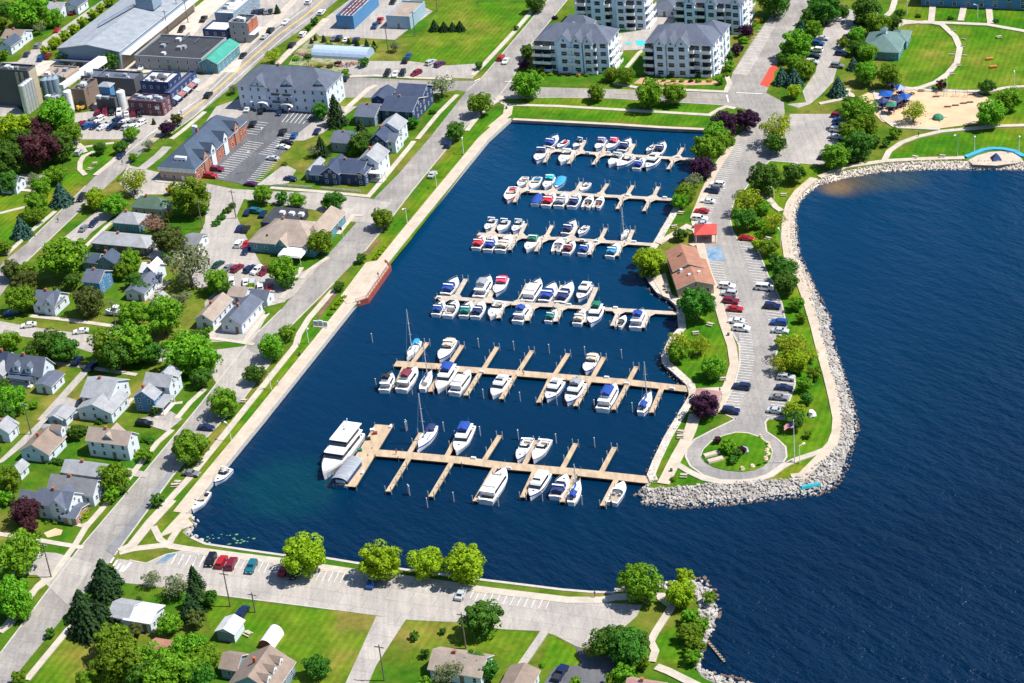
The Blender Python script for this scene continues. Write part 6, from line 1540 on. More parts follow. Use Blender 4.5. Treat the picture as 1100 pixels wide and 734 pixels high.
# ================================================================ TREES
def leaf_mat(name, lo, hi, var=.12):
    mt, t, b = nodes('foliage ' + name)
    oi = t.nodes.new('ShaderNodeObjectInfo'); g = t.nodes.new('ShaderNodeNewGeometry')
    n = multi_noise(t, g.outputs['Position'], .7, 4, .7)
    col = ramp(t, n, [(.3, lo), (.7, hi)])
    hs = t.nodes.new('ShaderNodeHueSaturation')
    m1 = t.nodes.new('ShaderNodeMapRange'); m1.inputs[3].default_value = .5 - var * .18; m1.inputs[4].default_value = .5 + var * .12; t.links.new(oi.outputs['Random'], m1.inputs[0]); t.links.new(m1.outputs[0], hs.inputs['Hue'])
    m2 = t.nodes.new('ShaderNodeMapRange'); m2.inputs[3].default_value = 1 - var * 1.6; m2.inputs[4].default_value = 1 + var * 1.6; t.links.new(oi.outputs['Random'], m2.inputs[0]); t.links.new(m2.outputs[0], hs.inputs['Value'])
    ri = t.nodes.new('ShaderNodeMapRange'); ri.inputs[3].default_value = .75; ri.inputs[4].default_value = 1.3; t.links.new(g.outputs['Random Per Island'], ri.inputs[0])
    col = mixc(t, 1.0, col, ri.outputs[0], 'MULTIPLY')
    t.links.new(col, hs.inputs['Color']); t.links.new(hs.outputs[0], b.inputs['Base Color'])
    b.inputs['Roughness'].default_value = .7; b.inputs['Specular IOR Level'].default_value = .25
    tr = t.nodes.new('ShaderNodeBsdfTranslucent'); t.links.new(hs.outputs[0], tr.inputs[0])
    mx = t.nodes.new('ShaderNodeMixShader'); mx.inputs[0].default_value = .32
    t.links.new(b.outputs[0], mx.inputs[1]); t.links.new(tr.outputs[0], mx.inputs[2])
    t.links.new(mx.outputs[0], t.nodes['Material Output'].inputs[0])
    return mt
LF = {k: leaf_mat(n, a, b_, v) for k, n, a, b_, v in (
    ('d', 'green', (.05, .17, .005), (.20, .38, .012), .16), ('l', 'lime', (.15, .28, .003), (.34, .48, .010), .05), ('k', 'dark green', (.022, .10, .008), (.09, .24, .016), .14),
    ('p', 'purple', (.03, .008, .03), (.07, .02, .06), .05), ('m', 'maroon', (.05, .012, .02), (.09, .03, .035), .05), ('w', 'willow', (.12, .17, .07), (.26, .3, .14), .08), ('y', 'yellow green', (.19, .28, .008), (.36, .43, .02), .06),
    ('c', 'conifer', (.012, .045, .012), (.045, .10, .025), .08), ('b', 'blue spruce', (.03, .10, .07), (.09, .20, .15), .06), ('o', 'olive', (.05, .08, .012), (.13, .16, .03), .08), ('g', 'golden', (.4, .3, .01), (.55, .45, .03), .05), ('r', 'rose', (.22, .12, .08), (.36, .22, .16), .05))}
BARK = mat('bark', (.14, .10, .07), c2=(.07, .05, .035), scale=3)
def leafq(mb, p, n, s, rnd):
    n = (n + Vector((rnd.uniform(-1, 1), rnd.uniform(-1, 1), rnd.uniform(-1, 1))) * .55).normalized()
    u = n.orthogonal().normalized(); a = rnd.random() * 6.28; v = n.cross(u)
    u, v = u * math.cos(a) + v * math.sin(a), v * math.cos(a) - u * math.sin(a)
    s *= rnd.uniform(.6, 1.25)
    mb.face([p - u * s, p - v * s * .7, p + u * s, p + v * s * .7])
def core(mb, c, r, sz, rnd):
    k = len(mb.v); mb.ball(c, r, 9, 6, sz)
    for i in range(k, len(mb.v)):
        q = Vector(mb.v[i]); d = (q - Vector(c)); mb.v[i] = tuple(Vector(c) + d * rnd.uniform(.8, 1.08))
def crown_round(seed, nl=34, per=95, leaf=.085, airy=0, squash=1.0):
    rnd = random.Random(seed); mb = MB()
    if not airy: core(mb, (0, 0, 1.12), .56, .95 * squash, rnd)
    lobes = []
    for i in range(nl):
        z = 1 - 2 * (i + .5) / nl; a = i * 2.39996 + rnd.uniform(-.35, .35)
        r = math.sqrt(max(0, 1 - z * z)); z = max(z, -.72)
        k = rnd.uniform(.5, .86)
        lobes.append((Vector((r * math.cos(a) * k, r * math.sin(a) * k, 1.15 + z * k * squash)), rnd.uniform(.2, .38)))
    for _ in range(5):
        a = rnd.uniform(0, 6.28); e = rnd.uniform(-.2, .75); lobes.append((Vector((math.cos(a) * math.cos(e) * .93, math.sin(a) * math.cos(e) * .93, 1.15 + math.sin(e) * .93 * squash)), rnd.uniform(.16, .24)))
    if airy:
        lobes = [l for l in lobes if rnd.random() > .28]
        lobes += [(Vector((rnd.uniform(-.4, .4), rnd.uniform(-.4, .4), 1.15 + rnd.uniform(-.3, .3))), .35) for _ in range(6)]
    for c, r in lobes:
        for _ in range(int(per * (.62 if airy else 1))):
            d = Vector((rnd.gauss(0, 1), rnd.gauss(0, 1), rnd.gauss(0, 1) + .35)).normalized()
            if (c + d * r - Vector((0, 0, 1.15)))  .length < .42 and not airy: continue
            leafq(mb, c + d * r * rnd.uniform(.86, 1.08), d, leaf, rnd)
    return mb
def crown_cone(seed, tall=3.0, layers=15, leaf=.1):
    rnd = random.Random(seed); mb = MB()
    mb.tube((0, 0, .25), (0, 0, tall * .97), .62, .03, 9)
    for j in range(layers):
        f = j / layers; z = .25 + (tall - .3) * f; r = (1 - f) ** .85 * 1.0 + .05; nb = max(5, int(13 * (1 - f) + 4))
        for i in range(nb):
            a = 6.283 * i / nb + j * .7 + rnd.uniform(-.2, .2); rr = r * rnd.uniform(.8, 1.08)
            for q in range(7):
                t_ = .35 + .65 * q / 6; p = Vector((math.cos(a) * rr * t_, math.sin(a) * rr * t_, z - .16 * t_ + rnd.uniform(-.03, .03)))
                leafq(mb, p, Vector((math.cos(a) * .5, math.sin(a) * .5, .9)), leaf * (1.15 - .4 * t_), rnd)
                leafq(mb, p + Vector((0, 0, -.05)), Vector((math.cos(a), math.sin(a), .2)), leaf, rnd)
    return mb
def trunk_mesh(kind, seed=1):
    rnd = random.Random(seed); mb = MB()
    if kind == 'cone': mb.tube((0, 0, -.05), (0, 0, .5), .07, .06, 7); return mb
    mb.tube((0, 0, -.05), (0, 0, .55), .085, .06, 8)
    for i in range(6):
        a = i * 1.05 + rnd.uniform(-.2, .2); k = rnd.uniform(.35, .6)
        mb.tube((0, 0, .45 + .04 * i), (math.cos(a) * k, math.sin(a) * k, 1.0 + .08 * i), .045, .015, 5)
    mb.tube((0, 0, .5), (0, 0, 1.4), .06, .02, 6)
    return mb
CR = {'round': [crown_round(i, 36, 120, .072, 0, (1, .9, 1.08, .82, 1, .95, 1.12)[i]).mesh('foliage', LF['d']) for i in range(7)], 'airy': [crown_round(20 + i, 34, 70, .07, 1, .85).mesh('foliage', LF['y']) for i in range(3)],
      'small': [crown_round(40 + i, 16, 60, .13).mesh('foliage', LF['d']) for i in range(3)],
      'cone': [crown_cone(60 + i).mesh('foliage', LF['c']) for i in range(3)], 'egg': [crown_cone(70 + i, 2.3, 15, .13).mesh('foliage', LF['b']) for i in range(2)],
      'bush': [crown_round(80 + i, 14, 55, .15, 0, .8).mesh('foliage', LF['k']) for i in range(2)]}
TRK = {'round': trunk_mesh('round').mesh('trunk', BARK), 'cone': trunk_mesh('cone').mesh('trunk', BARK)}
def tree(c, rpx, kind, lift=None, shape=None):
    """c: crown centre on the map, rpx: crown half width in map units"""
    shape = shape or {'c': 'cone', 'b': 'egg', 'y': 'airy', 'w': 'airy', 'r': 'airy'}.get(kind, 'round')
    s = rpx / ppm(*c)
    if shape == 'round' and s < 2.3: shape = 'small'
    hc = {'cone': 1.25, 'egg': 1.0, 'bush': .45}.get(shape, 1.05) * s * (lift or 1)
    p = W(*c, LZ + hc)
    me = random.choice(CR[shape])
    root = link('tree', None, None, (p.x, p.y, LZ), random.uniform(0, 6.28))
    q_ = random.uniform(.9, 1.14); root.scale = (s * 1.12 * q_, s * 1.12 * (2.02 - q_), s * random.uniform(.94, 1.04) * (lift or 1))
    f = link('crown', me, root)
    if shape == 'bush': f.location.z = -.75
    f.material_slots[0].link = 'OBJECT'; f.material_slots[0].material = LF[kind]
    if shape != 'bush': link('trunk', TRK['cone' if shape in ('cone', 'egg') else 'round'], root)
    return root, s, shape
TREES = []
def trees(k, spec):
    for s in spec.split(';'):
        q = s.split()
        if not q: continue
        x, y = map(float, q[0].split(',')); r = float(q[1]) / k.k; kd = q[2]; sh = q[3] if len(q) > 3 else None
        c = k(x, y); TREES.append((c, r, kd, sh))
trees(T(0, 0), '150,60 85 d;280,100 42 d;25,50 45 k;10,120 28 d;435,118 25 l;490,78 26 l;528,42 22 l;388,152 27 l;340,188 27 l;288,225 30 l;238,268 27 l;575,8 25 l;340,300 38 k;590,320 45 k;470,300 25 k;20,290 25 d;80,690 80 l;200,685 65 m;300,625 85 d;370,700 55 d;690,705 38 d;930,630 30 o;880,675 38 p;807,640 13 c;285,5 40 k;205,150 30 w')
trees(T(0, 150), '50,100 80 k;50,225 50 k;190,60 95 m;310,40 70 k;120,20 60 k;295,185 50 d;215,250 48 d;320,290 55 b;195,345 55 d;180,400 45 d;110,465 50 b;20,570 35 d;525,50 30 k;635,40 35 k;700,95 22 d;700,225 65 y;500,320 50 l;600,350 55 d;560,330 40 l;340,620 105 d;1000,310 88 d;900,265 24 g;890,400 18 g;805,450 58 r;890,540 70 o;990,670 108 w;690,640 55 d;650,690 45 d;140,705 50 d;60,690 50 o;845,440 35 o;780,30 28 w;440,350 14 l;170,200 28 w;880,620 30 k;740,780 40 k')
trees(T(220, 150), '0,370 22 d;300,290 50 d;405,310 32 k;485,320 40 d;685,320 48 k;640,340 30 d;335,545 32 c;610,545 62 d;660,420 35 d;720,410 15 g bush;410,700 68 d;610,40 40 c;580,60 33 w;770,65 25 d;820,20 58 k;935,420 52 d;820,625 26 k;420,130 16 d bush;945,125 22 d bush;905,160 20 d bush;60,440 22 k bush;90,410 22 k bush;120,375 22 k bush;145,350 20 k bush;900,620 16 l bush;915,600 16 l bush;930,580 16 l bush;945,565 14 l bush;480,735 12 d bush')
trees(T(0, 300), '110,110 68 d;460,120 74 o;40,330 55 d;250,350 75 k;330,370 70 k;190,390 55 k;690,180 68 d;860,200 92 d;580,360 95 d;700,340 100 d;790,390 60 k;980,400 112 d;1020,340 70 k;60,640 75 d;20,700 60 k;950,110 50 w;825,688 26 k;130,15 55 o;380,15 40 k;620,400 80 k;700,10 40 k;20,560 30 k;245,470 14 k bush;180,660 20 d;300,60 22 k')
trees(T(220, 300), '0,430 68 d;-20,520 50 k;430,285 42 d;350,365 62 d;262,498 52 k;95,650 72 d;705,40 26 k;60,15 62 d;430,10 42 k;110,60 40 k;735,95 13 l bush;712,110 13 l bush;700,128 14 l bush;675,152 15 l bush;660,180 16 d bush;240,40 20 l;20,265 22 d bush;325,180 8 k bush')
trees(T(440, 0), '165,450 62 w;370,550 58 d;240,690 50 k;618,455 70 d;618,272 34 k;600,340 28 p;985,490 44 d;365,345 22 k;560,148 13 k;130,135 28 c egg;180,140 26 c egg;225,140 24 c egg;265,138 26 c egg;665,20 45 k;-5,590 42 k;20,645 30 k;1060,390 38 d;765,95 15 p bush;690,370 22 d bush;640,375 20 d bush;120,590 18 k bush;700,392 14 d bush;740,392 12 l bush;790,394 12 m bush;840,394 12 m bush;890,397 12 g bush;930,397 12 d bush')
trees(T(220, 0), '360,295 42 y;580,112 20 k;545,148 15 k;625,205 15 c;580,200 12 c;560,215 12 c;755,218 15 c;800,225 14 c;850,228 15 c;890,235 15 c;740,378 18 d bush;835,330 25 k;150,470 25 w;605,585 42 k;685,590 58 c;820,690 50 c;380,50 18 c;1000,245 28 w;540,300 20 k bush;600,350 16 d bush;480,310 18 d bush;660,350 16 o bush;700,335 18 m bush;880,260 22 d bush;650,240 20 d bush;130,300 22 o bush;100,320 18 l bush')
trees(T(660, 0), '185,500 74 d;315,495 58 d;840,10 78 k;695,165 34 p;648,258 32 p;600,345 28 d;610,300 20 k;890,300 34 k;965,240 72 d;945,335 42 d;880,400 42 b;945,410 44 b;1010,365 50 d;945,480 38 l;690,630 60 p;575,660 65 p;535,710 58 d;850,685 78 y;1030,90 42 k;990,150 34 b;1045,150 40 d;560,425 20 d;60,405 42 d;240,390 16 m bush;1060,20 35 k;180,15 22 p;755,110 20 g bush;730,130 16 d bush;155,395 14 d bush;300,135 16 d bush;110,400 14 k bush;300,400 14 k bush;450,395 16 d bush;680,215 26 d bush;590,395 16 d bush;170,415 12 d bush;215,420 12 m bush;260,422 12 l bush;310,425 12 g bush;355,427 12 d bush;400,427 12 m bush;440,427 14 d bush;500,425 14 g bush;550,415 14 d bush')
trees(T(880, 0), '30,50 68 k;125,65 32 k;250,60 68 k;310,135 58 d;390,120 36 k;200,190 42 d;125,225 28 d;255,280 48 d;180,335 32 b;250,385 56 d;370,410 58 d;100,455 48 b;425,75 25 k;165,545 42 k;210,600 75 d;240,665 58 d;165,690 55 d;495,590 55 y;905,600 68 d;995,530 58 d;880,460 38 k;640,450 26 m;200,250 40 k;400,700 30 d;520,85 14 k bush;690,95 14 k bush;930,110 14 k bush')
trees(T(660, 150), '560,20 50 d;485,60 72 d;462,150 56 p;415,215 42 w;370,285 52 d;345,330 40 d;350,500 34 k;180,645 72 l;190,690 40 k;790,220 82 k;940,180 52 k;850,25 52 k;700,330 68 y;685,420 58 k;780,360 38 d;840,440 58 y;760,440 30 d;810,570 46 d;900,690 56 k;850,640 38 k;750,560 30 l;620,15 20 d;130,620 30 l')
trees(T(660, 300), '430,140 82 k;400,110 45 d;340,345 62 y;330,390 50 d;450,350 52 y;525,470 60 d;470,665 68 p;900,30 58 k;955,130 38 d;985,205 28 d;930,360 75 y;870,450 52 y;960,440 58 l;1000,560 38 d;1050,500 38 d;1010,630 32 k;945,690 52 l;880,330 35 d;1030,400 40 y')
trees(T(660, 450), '600,150 36 d;540,115 20 m;640,190 28 k;670,165 22 m;625,215 24 k;1020,80 22 d;950,12 52 k;310,320 16 d bush')
trees(T(880, 150), '200,40 72 k;150,90 40 k;85,90 64 d;240,70 34 w;350,20 20 k;290,10 30 k')
trees(T(0, 450), '1000,150 84 d;825,430 33 k;600,320 74 d;590,395 40 d;770,190 36 d;575,420 28 d;400,75 38 k;345,85 26 k;440,60 26 k;45,320 60 d;130,490 70 m;150,560 45 m;520,15 20 k bush;250,215 20 k bush;280,222 20 k bush;310,228 20 k bush;335,232 18 k bush;700,190 16 l bush;725,175 16 l bush;440,505 26 l bush;420,525 20 d bush;790,115 20 k bush;760,110 18 k bush;195,610 22 d bush;250,540 14 d bush;290,545 14 d bush;-10,160 18 k;20,420 40 d;60,425 25 k')
trees(T(0, 584), '100,75 112 d;545,165 80 c egg;550,230 70 c egg;425,320 78 c egg;450,400 92 c egg;525,380 80 c egg;60,290 98 d;110,350 55 d;260,470 25 k;795,190 46 w;930,230 64 w;1020,180 50 c;1020,270 66 c;1000,330 60 c egg;890,430 55 d;600,520 90 d;640,640 110 d;540,680 75 d;780,620 85 d;880,690 110 d;700,470 45 o;1030,400 48 o;1000,560 85 d;100,710 40 d;1040,660 80 d;460,720 55 d;740,700 80 k;730,290 14 k bush;640,435 20 d bush')
trees(T(220, 584), '20,290 48 k;0,600 68 d;-20,700 70 k;585,650 62 k;525,70 104 l;930,95 98 l;400,590 14 k bush;430,600 14 k bush;375,580 12 k bush')
trees(T(440, 584), '85,112 84 l;290,118 98 l;380,400 92 k;25,485 24 k;175,460 18 k;85,580 25 k;200,680 70 w;340,630 58 k;410,670 52 k;1050,520 88 k;950,560 44 y;870,725 26 d;1060,720 36 d;80,740 40 d;700,640 16 d bush')
trees(T(660, 584), '140,220 98 d;350,270 72 l;365,180 44 l;400,385 42 d;460,430 40 d;400,470 56 d;430,545 46 d;415,600 42 d;500,290 34 d;70,560 95 k;120,520 60 k;50,690 58 d;150,640 30 d')
# dense street and yard planting around the town
KN2 = {'d': ('leafy_tree', 'mid green leafy tree'), 'l': ('lime_tree', 'bright lime green tree'), 'k': ('dark_tree', 'dark green leafy tree'), 'p': ('purple_tree', 'dark purple leaved tree'), 'm': ('maroon_tree', 'deep maroon leaved tree'),
       'w': ('willow_tree', 'pale loose tree'), 'y': ('locust_tree', 'airy yellow green tree'), 'c': ('conifer_tree', 'dark conifer'), 'b': ('blue_spruce', 'blue green spruce'), 'o': ('olive_tree', 'olive brown tinted tree'), 'g': ('golden_shrub', 'golden yellow shrub'), 'r': ('blossom_tree', 'pinkish brown tree')}
AREAS = [  # name, x0, y0, x1, y1
    ('along the bottom car park', 300, 555, 620, 640), ('on the south east point', 640, 600, 800, 734), ('in the southern gardens', 60, 600, 640, 760), ('at the roundabout', 690, 440, 860, 530),
    ('on the bank by the hut pier', 690, 355, 800, 440), ('around the marina building', 690, 285, 800, 356), ('north of the red pavilion', 690, 150, 775, 285), ('on the east side of harbour drive', 775, 180, 900, 500),
    ('around the playground', 880, 85, 1110, 200), ('around the green pavilion', 880, 0, 990, 85), ('between north car park and street', 820, 100, 885, 200), ('by the upper park car park', 830, 0, 885, 110), ('in front of the condo blocks', 640, 60, 830, 170),
    ('beside the condo blocks', 540, 0, 830, 120), ('by the green field', 440, 0, 575, 130), ('along north waterfront road', 400, 90, 540, 330), ('around the navy houses', 330, 90, 440, 215), ('around the brown restaurant', 240, 190, 380, 310),
    ('around the nursery', 290, 0, 460, 90), ('around the long white block', 220, 60, 370, 150), ('along the big warehouse', 0, 0, 135, 110), ('around the brewery', 0, 110, 220, 160), ('in the western park', 0, 150, 100, 260),
    ('at the main street crossing', 90, 140, 200, 240), ('among houses north of the residential street', 0, 220, 260, 365), ('among houses below the residential street', 0, 340, 240, 460), ('along middle waterfront road', 240, 310, 345, 440), ('in the south west yards', 0, 440, 260, 610)]
def area(c):
    for nm, x0, y0, x1, y1 in AREAS:
        if x0 <= c[0] < x1 and y0 <= c[1] < y1: return nm
    return 'at the edge of town'
seen = {}; made = []
for c, r, kd, sh in sorted(TREES, key=lambda t: t[0][0]):
    root, s, shape = tree(c, r, kd, None, sh)
    key = (kd, 'bush' if shape == 'bush' else 'tree', area(c)); seen.setdefault(key, []).append(root)
for (kd, tp, ar), lst in seen.items():
    nm, look = KN2[kd]
    if tp == 'bush': nm, look = 'bush', look.replace('leafy tree', 'bush').replace('round tree', 'bush').replace('leaved tree', 'bush').replace('tree', 'bush').replace('tinted', 'tinted')
    for i, o in enumerate(lst):
        o.name = nm
        tag(o, look + ' ' + ar if len(lst) == 1 else '%s %s, %s of %d from west' % (look, ar, ORD[i], len(lst)), 'bush' if tp == 'bush' else 'tree', ('bushes ' if tp == 'bush' else 'trees ') + ar)
# ================================================================ STREET FURNITURE AND SMALL THINGS
POLEM = mat('weathered utility pole', (.2, .15, .11), c2=(.13, .1, .08), scale=2)
def lamp(k, xy, label, h=6.0, arm=True, z=.1, mt=None):
    p = W(*k(*xy)); root = thing('street_lamp', label, 'street lamp', (p.x, p.y, LZ), random.uniform(0, 6), 'street lamps')
    mb = MB(); mb.tube((0, 0, 0), (0, 0, h), .11, .07, 8); mt = mt or (STEEL if h > 6 else WHITE); mb.build('pole', mt, root)
    mb = MB()
    if arm:
        mb.tube((0, 0, h - .1), (1.2, 0, h + .2), .06); mb.build('arm', mt or WHITE, root); mb = MB(); mb.box(.9, 1.7, -.22, .22, h + .12, h + .3, .05, .05)
    else: mb.ball((0, 0, h + .25), .35, 10, 6)
    mb.build('lamp_head', WHITE, root)
LAMPS = [(T(220, 300), (547, 338), 'white lamp on the lawn strip below the red edged platform'), (T(220, 300), (350, 582), 'white lamp on the lawn strip halfway down the west seawall'), (T(440, 150), (285, 78), 'white lamp on the north end of the seawall lawn'),
         (T(440, 150), (143, 252), 'white lamp on the seawall lawn, second from the north'), (T(220, 450), (140, 117), 'white lamp on the southern seawall lawn'), (T(220, 150), (1065, 440), 'white lamp on the seawall lawn above the platform'),
         (T(660, 150), (840, 338), 'white lamp among the yellow green trees east of harbour drive'), (T(660, 150), (875, 562), 'white lamp by the lake path opposite the red pavilion'), (T(880, 150), (728, 92), 'tall white lamp on the lawn above the stone beach'),
         (T(880, 0), (898, 672), 'white lamp on the playground path'), (T(880, 0), (1026, 462), 'white lamp at the east end of the upper path'), (T(880, 0), (671, 482), 'white lamp beside the round maroon bush'), (T(880, 0), (463, 78), 'white lamp on the lawn near the blue apartments'),
         (T(880, 0), (833, 100), 'white lamp between the park entry paths'), (T(880, 0), (25, 130), 'white lamp beside the upper park car park'), (T(880, 150), (816, 70), 'short white lamp near the curved blue wall'), (T(880, 150), (1050, 70), 'short white lamp at the east end of the curved blue wall'),
         (T(660, 450), (975, 235), 'white lamp on the path east of the roundabout'), (T(220, 0), (455, 692), 'tall grey lamp in the dark striped lot'), (T(220, 0), (282, 640), 'tall grey lamp near the red brick building'), (T(220, 150), (262, 172), 'tall grey lamp in the middle of the striped lot'), (T(220, 150), (320, 60), 'tall grey lamp in the upper striped lot')]
for k, xy, lb in LAMPS: lamp(k, xy, lb, 8 if 'tall' in lb else 5.5, 'short' not in lb)
def upole(k, xy, label, h=11.0, cross=True):
    p = W(*k(*xy)); root = thing('utility_pole', label, 'utility pole', (p.x, p.y, LZ), -AZ, 'utility poles')
    mb = MB(); mb.tube((0, 0, 0), (0, 0, h), .2, .13, 8); mb.build('pole', POLEM, root)
    if cross:
        mb = MB(); mb.box(-1.2, 1.2, -.08, .08, h - .8, h - .62); ca = mb.build('crossarm', POLEM, root)
        for x in (-1.05, -.4, .4, 1.05):
            mb = MB(); mb.tube((x, 0, h - .62), (x, 0, h - .4), .06); mb.build('insulator', WHITE, ca)
for k, xy, lb in ((T(0, 584), (270, 178), 'tall dark pole at the south west street corner'), (T(220, 584), (135, 332), 'tall dark pole on the dry lawn below the car park'), (T(440, 584), (-132, 722), 'dark pole beside the lower driveway'),
                  (T(220, 584), (266, 362), 'short pole on the dry lawn near the white shed'), (T(0, 300), (616, 272), 'pole on the verge of the residential street'), (T(220, 150), (165, 415), 'pole beside the restaurant lot'), (T(220, 0), (965, 272), 'pole at the nursery corner'),
                  (T(0, 0), (945, 115), 'pole beside the warehouse side wall'), (T(0, 0), (990, 122), 'second pole beside the warehouse side wall'), (T(0, 0), (886, 182), 'pole halfway along the warehouse yard'), (T(440, 0), (30, 192), 'pole at the edge of the green field'),
                  (T(440, 0), (146, 62), 'pole at the top of the green field'), (T(0, 450), (165, 82), 'pole beside the alley'), (T(440, 584), (296, 552), 'pole behind the pinkish roofed house'), (T(0, 150), (1066, 470), 'pole beside the small grey garage')):
    upole(k, xy, lb, 6 if 'short' in lb else 10.5)
# flagpole east of the roundabout
p = W(*T(660, 450)(948, 232)); fp = thing('flagpole', 'tall white flagpole flying a striped flag east of the roundabout', 'flagpole', (p.x, p.y, LZ), R(200))
mb = MB(); mb.tube((0, 0, 0), (0, 0, 13), .14, .07, 8); mb.ball((0, 0, 13.05), .16, 6, 4); mb.build('pole', WHITE, fp)
def flag(root, z, s=1.0):
    fm = [mat('flag red', (.6, .02, .04)), mat('flag white', (.8, .8, .8)), mat('flag blue', (.01, .03, .25))]
    mb = MB(); nx = 10
    for r in range(7):
        for i in range(nx):
            f = lambda i_, z_: (.1 + i_ * .28 * s, .22 * math.sin(i_ * .8) * s, z_)
            z0, z1 = z - (r + 1) * .24 * s, z - r * .24 * s
            mb.mi = 2 if (r < 4 and i < 4) else (r % 2)
            mb.face([f(i, z0), f(i + 1, z0), f(i + 1, z1), f(i, z1)])
    mb.build('flag', fm, root)
flag(fp, 12.6)
p = W(*T(220, 150)(735, 560)); f2 = thing('flagpole', 'flagpole with a striped flag on the verge beside the restaurant', 'flagpole', (p.x, p.y, LZ), R(150)); mb = MB(); mb.tube((0, 0, 0), (0, 0, 7), .09, .05, 8); mb.build('pole', WHITE, f2); flag(f2, 6.8, .7)
# picnic tables and benches
def bench(k, xy, label, kind='bench', ang=None):
    p = W(*k(*xy)); root = thing('picnic_table' if kind == 'table' else 'bench', label, 'picnic table' if kind == 'table' else 'bench', (p.x, p.y, LZ + .02), -AZ + (random.uniform(-.5, .5) if ang is None else ang), 'park seating')
    m_ = DECKP
    if kind == 'table':
        mb = MB(); mb.box(-.9, .9, -.35, .35, .7, .77); mb.build('table_top', DECKP, root)
        for s in (1, -1):
            mb = MB(); mb.box(-1, 1, s * .75 - .15, s * .75 + .15, .42, .47); mb.build('seat', DECKP, root)
            mb = MB(); mb.box(s * .7 - .05, s * .7 + .05, -.8, .8, 0, .42); mb.build('leg', STEEL, root)
    else:
        mb = MB(); mb.box(-.9, .9, -.25, .25, .42, .48); mb.build('seat', m_, root); mb = MB(); mb.box(-.9, .9, .22, .28, .55, .95); mb.build('backrest', m_, root)
        for s in (1, -1): mb = MB(); mb.box(s * .7 - .05, s * .7 + .05, -.22, .22, 0, .42); mb.build('leg', STEEL, root)
TB = [(T(660, 150), (350, 390), 'on the lawn west of the red pavilion'), (T(660, 150), (315, 462), 'on the grass above the basin bank'), (T(660, 150), (890, 295), 'beside the lake path near the lamp'), (T(660, 150), (985, 185), 'by the bend of the stone shore'), (T(660, 150), (955, 135), 'below the north car park'),
      (T(660, 150), (810, 525), 'under the trees east of harbour drive'), (T(660, 300), (505, 243), 'on the lawn by the marina building tree'), (T(660, 300), (428, 288), 'under the yellow green bank trees'), (T(660, 300), (572, 530), 'beside the path by the round bank tree'),
      (T(660, 450), (350, 75), 'on the wide walk north of the pier head'), (T(660, 450), (348, 100), 'on the wide walk, nearer the pier'), (T(660, 450), (365, 305), 'on the grass at the point'), (T(880, 150), (505, 97), 'on the stone shore path'), (T(880, 150), (648, 92), 'on the stone shore path further east'),
      (T(880, 0), (945, 200), 'on the far round lawn'), (T(0, 150), (500, 130), 'in the western park corner'), (T(0, 150), (475, 160), 'in the western park by the curved path'), (T(0, 450), (935, 340), 'beside the seawall sidewalk'), (T(0, 450), (920, 355), 'beside the seawall sidewalk, nearer the road'), (T(440, 150), (115, 182), 'on the verge by the north lawn'), (T(220, 300), (205, 645), 'on the verge by the round tree'),
      (T(220, 584), (228, 480), 'on the dry lawn below the white shed')]
for i, (k, xy, wh_) in enumerate(TB): bench(k, xy, 'pale picnic table ' + wh_, 'table')
for i, (a_, b_) in enumerate(((705, 165), (762, 210), (755, 250), (765, 295), (735, 350), (700, 395), (697, 290), (590, 470), (535, 485), (490, 500))):
    bench(T(880, 0), (a_, b_), 'pale bench beside the curved park path, %s from the north' % ORD[i])
for i, (a_, b_) in enumerate(((112, 108), (135, 120), (120, 150), (155, 172), (170, 185))):
    p = W(*K(700, 235, 8.636)(a_, b_ + 460)) if False else W(*K(620, 290, 9.167)(800 + a_ * .6, 60 + b_ * .9), LZ + .25)
    r = thing('cafe_table', 'small terrace table, %s from the west beside the marina building' % ORD[i], 'table', (p.x, p.y, LZ + .25), 0, 'terrace tables')
    mb = MB(); mb.tube((0, 0, .7), (0, 0, .76), .55, .55, 10); mb.build('table_top', SD['charcoal'], r); mb = MB(); mb.tube((0, 0, 0), (0, 0, .7), .06); mb.build('leg', STEEL, r)
# monument stones in the roundabout
for i, (a_, b_) in enumerate(((512, 192), (532, 222))):
    p = W(*T(660, 450)(a_, b_)); mb = MB(); mb.box(-2.2, 2.2, -.8, .8, 0, .5, .1, .1); o = mb.build('stone_plinth', PROM, None, (p.x, p.y, LZ + .2)); o.rotation_euler.z = R(15); tag(o, 'cream stone slab in the roundabout, %s' % ('upper of the pair' if i == 0 else 'lower of the pair'), 'plinth')
rk = random.Random(3)
for i, (a_, b_) in enumerate(((805, 135), (812, 155), (802, 170), (808, 190), (795, 215), (770, 98), (672, 268), (725, 255))):
    p = W(*T(660, 450)(a_, b_)); mb = MB(); rock(mb, (0, 0, .3), 1.5); o = mb.build('boulder', mat('sandstone', (.6, .5, .32), c2=(.5, .4, .26)), None, (p.x, p.y, LZ + .2)); tag(o, 'sandy boulder on the roundabout edge, %s clockwise from the north east' % ORD[i], 'boulder', 'roundabout boulders')
p = W(*T(660, 450)(690, 172)); mb = MB(); rock(mb, (0, 0, .6), 2.4); o = mb.build('memorial_rock', mat('grey memorial rock', (.35, .38, .45)), None, (p.x, p.y, LZ + .2)); tag(o, 'large grey blue memorial rock on the roundabout island', 'boulder')
p = W(*T(660, 300)(1040, 715)); mb = MB(); rock(mb, (0, 0, .5), 2.6); o = mb.build('white_boulder', WHITE, None, (p.x, p.y, LZ)); tag(o, 'white boulder on the grass north east of the roundabout', 'boulder')
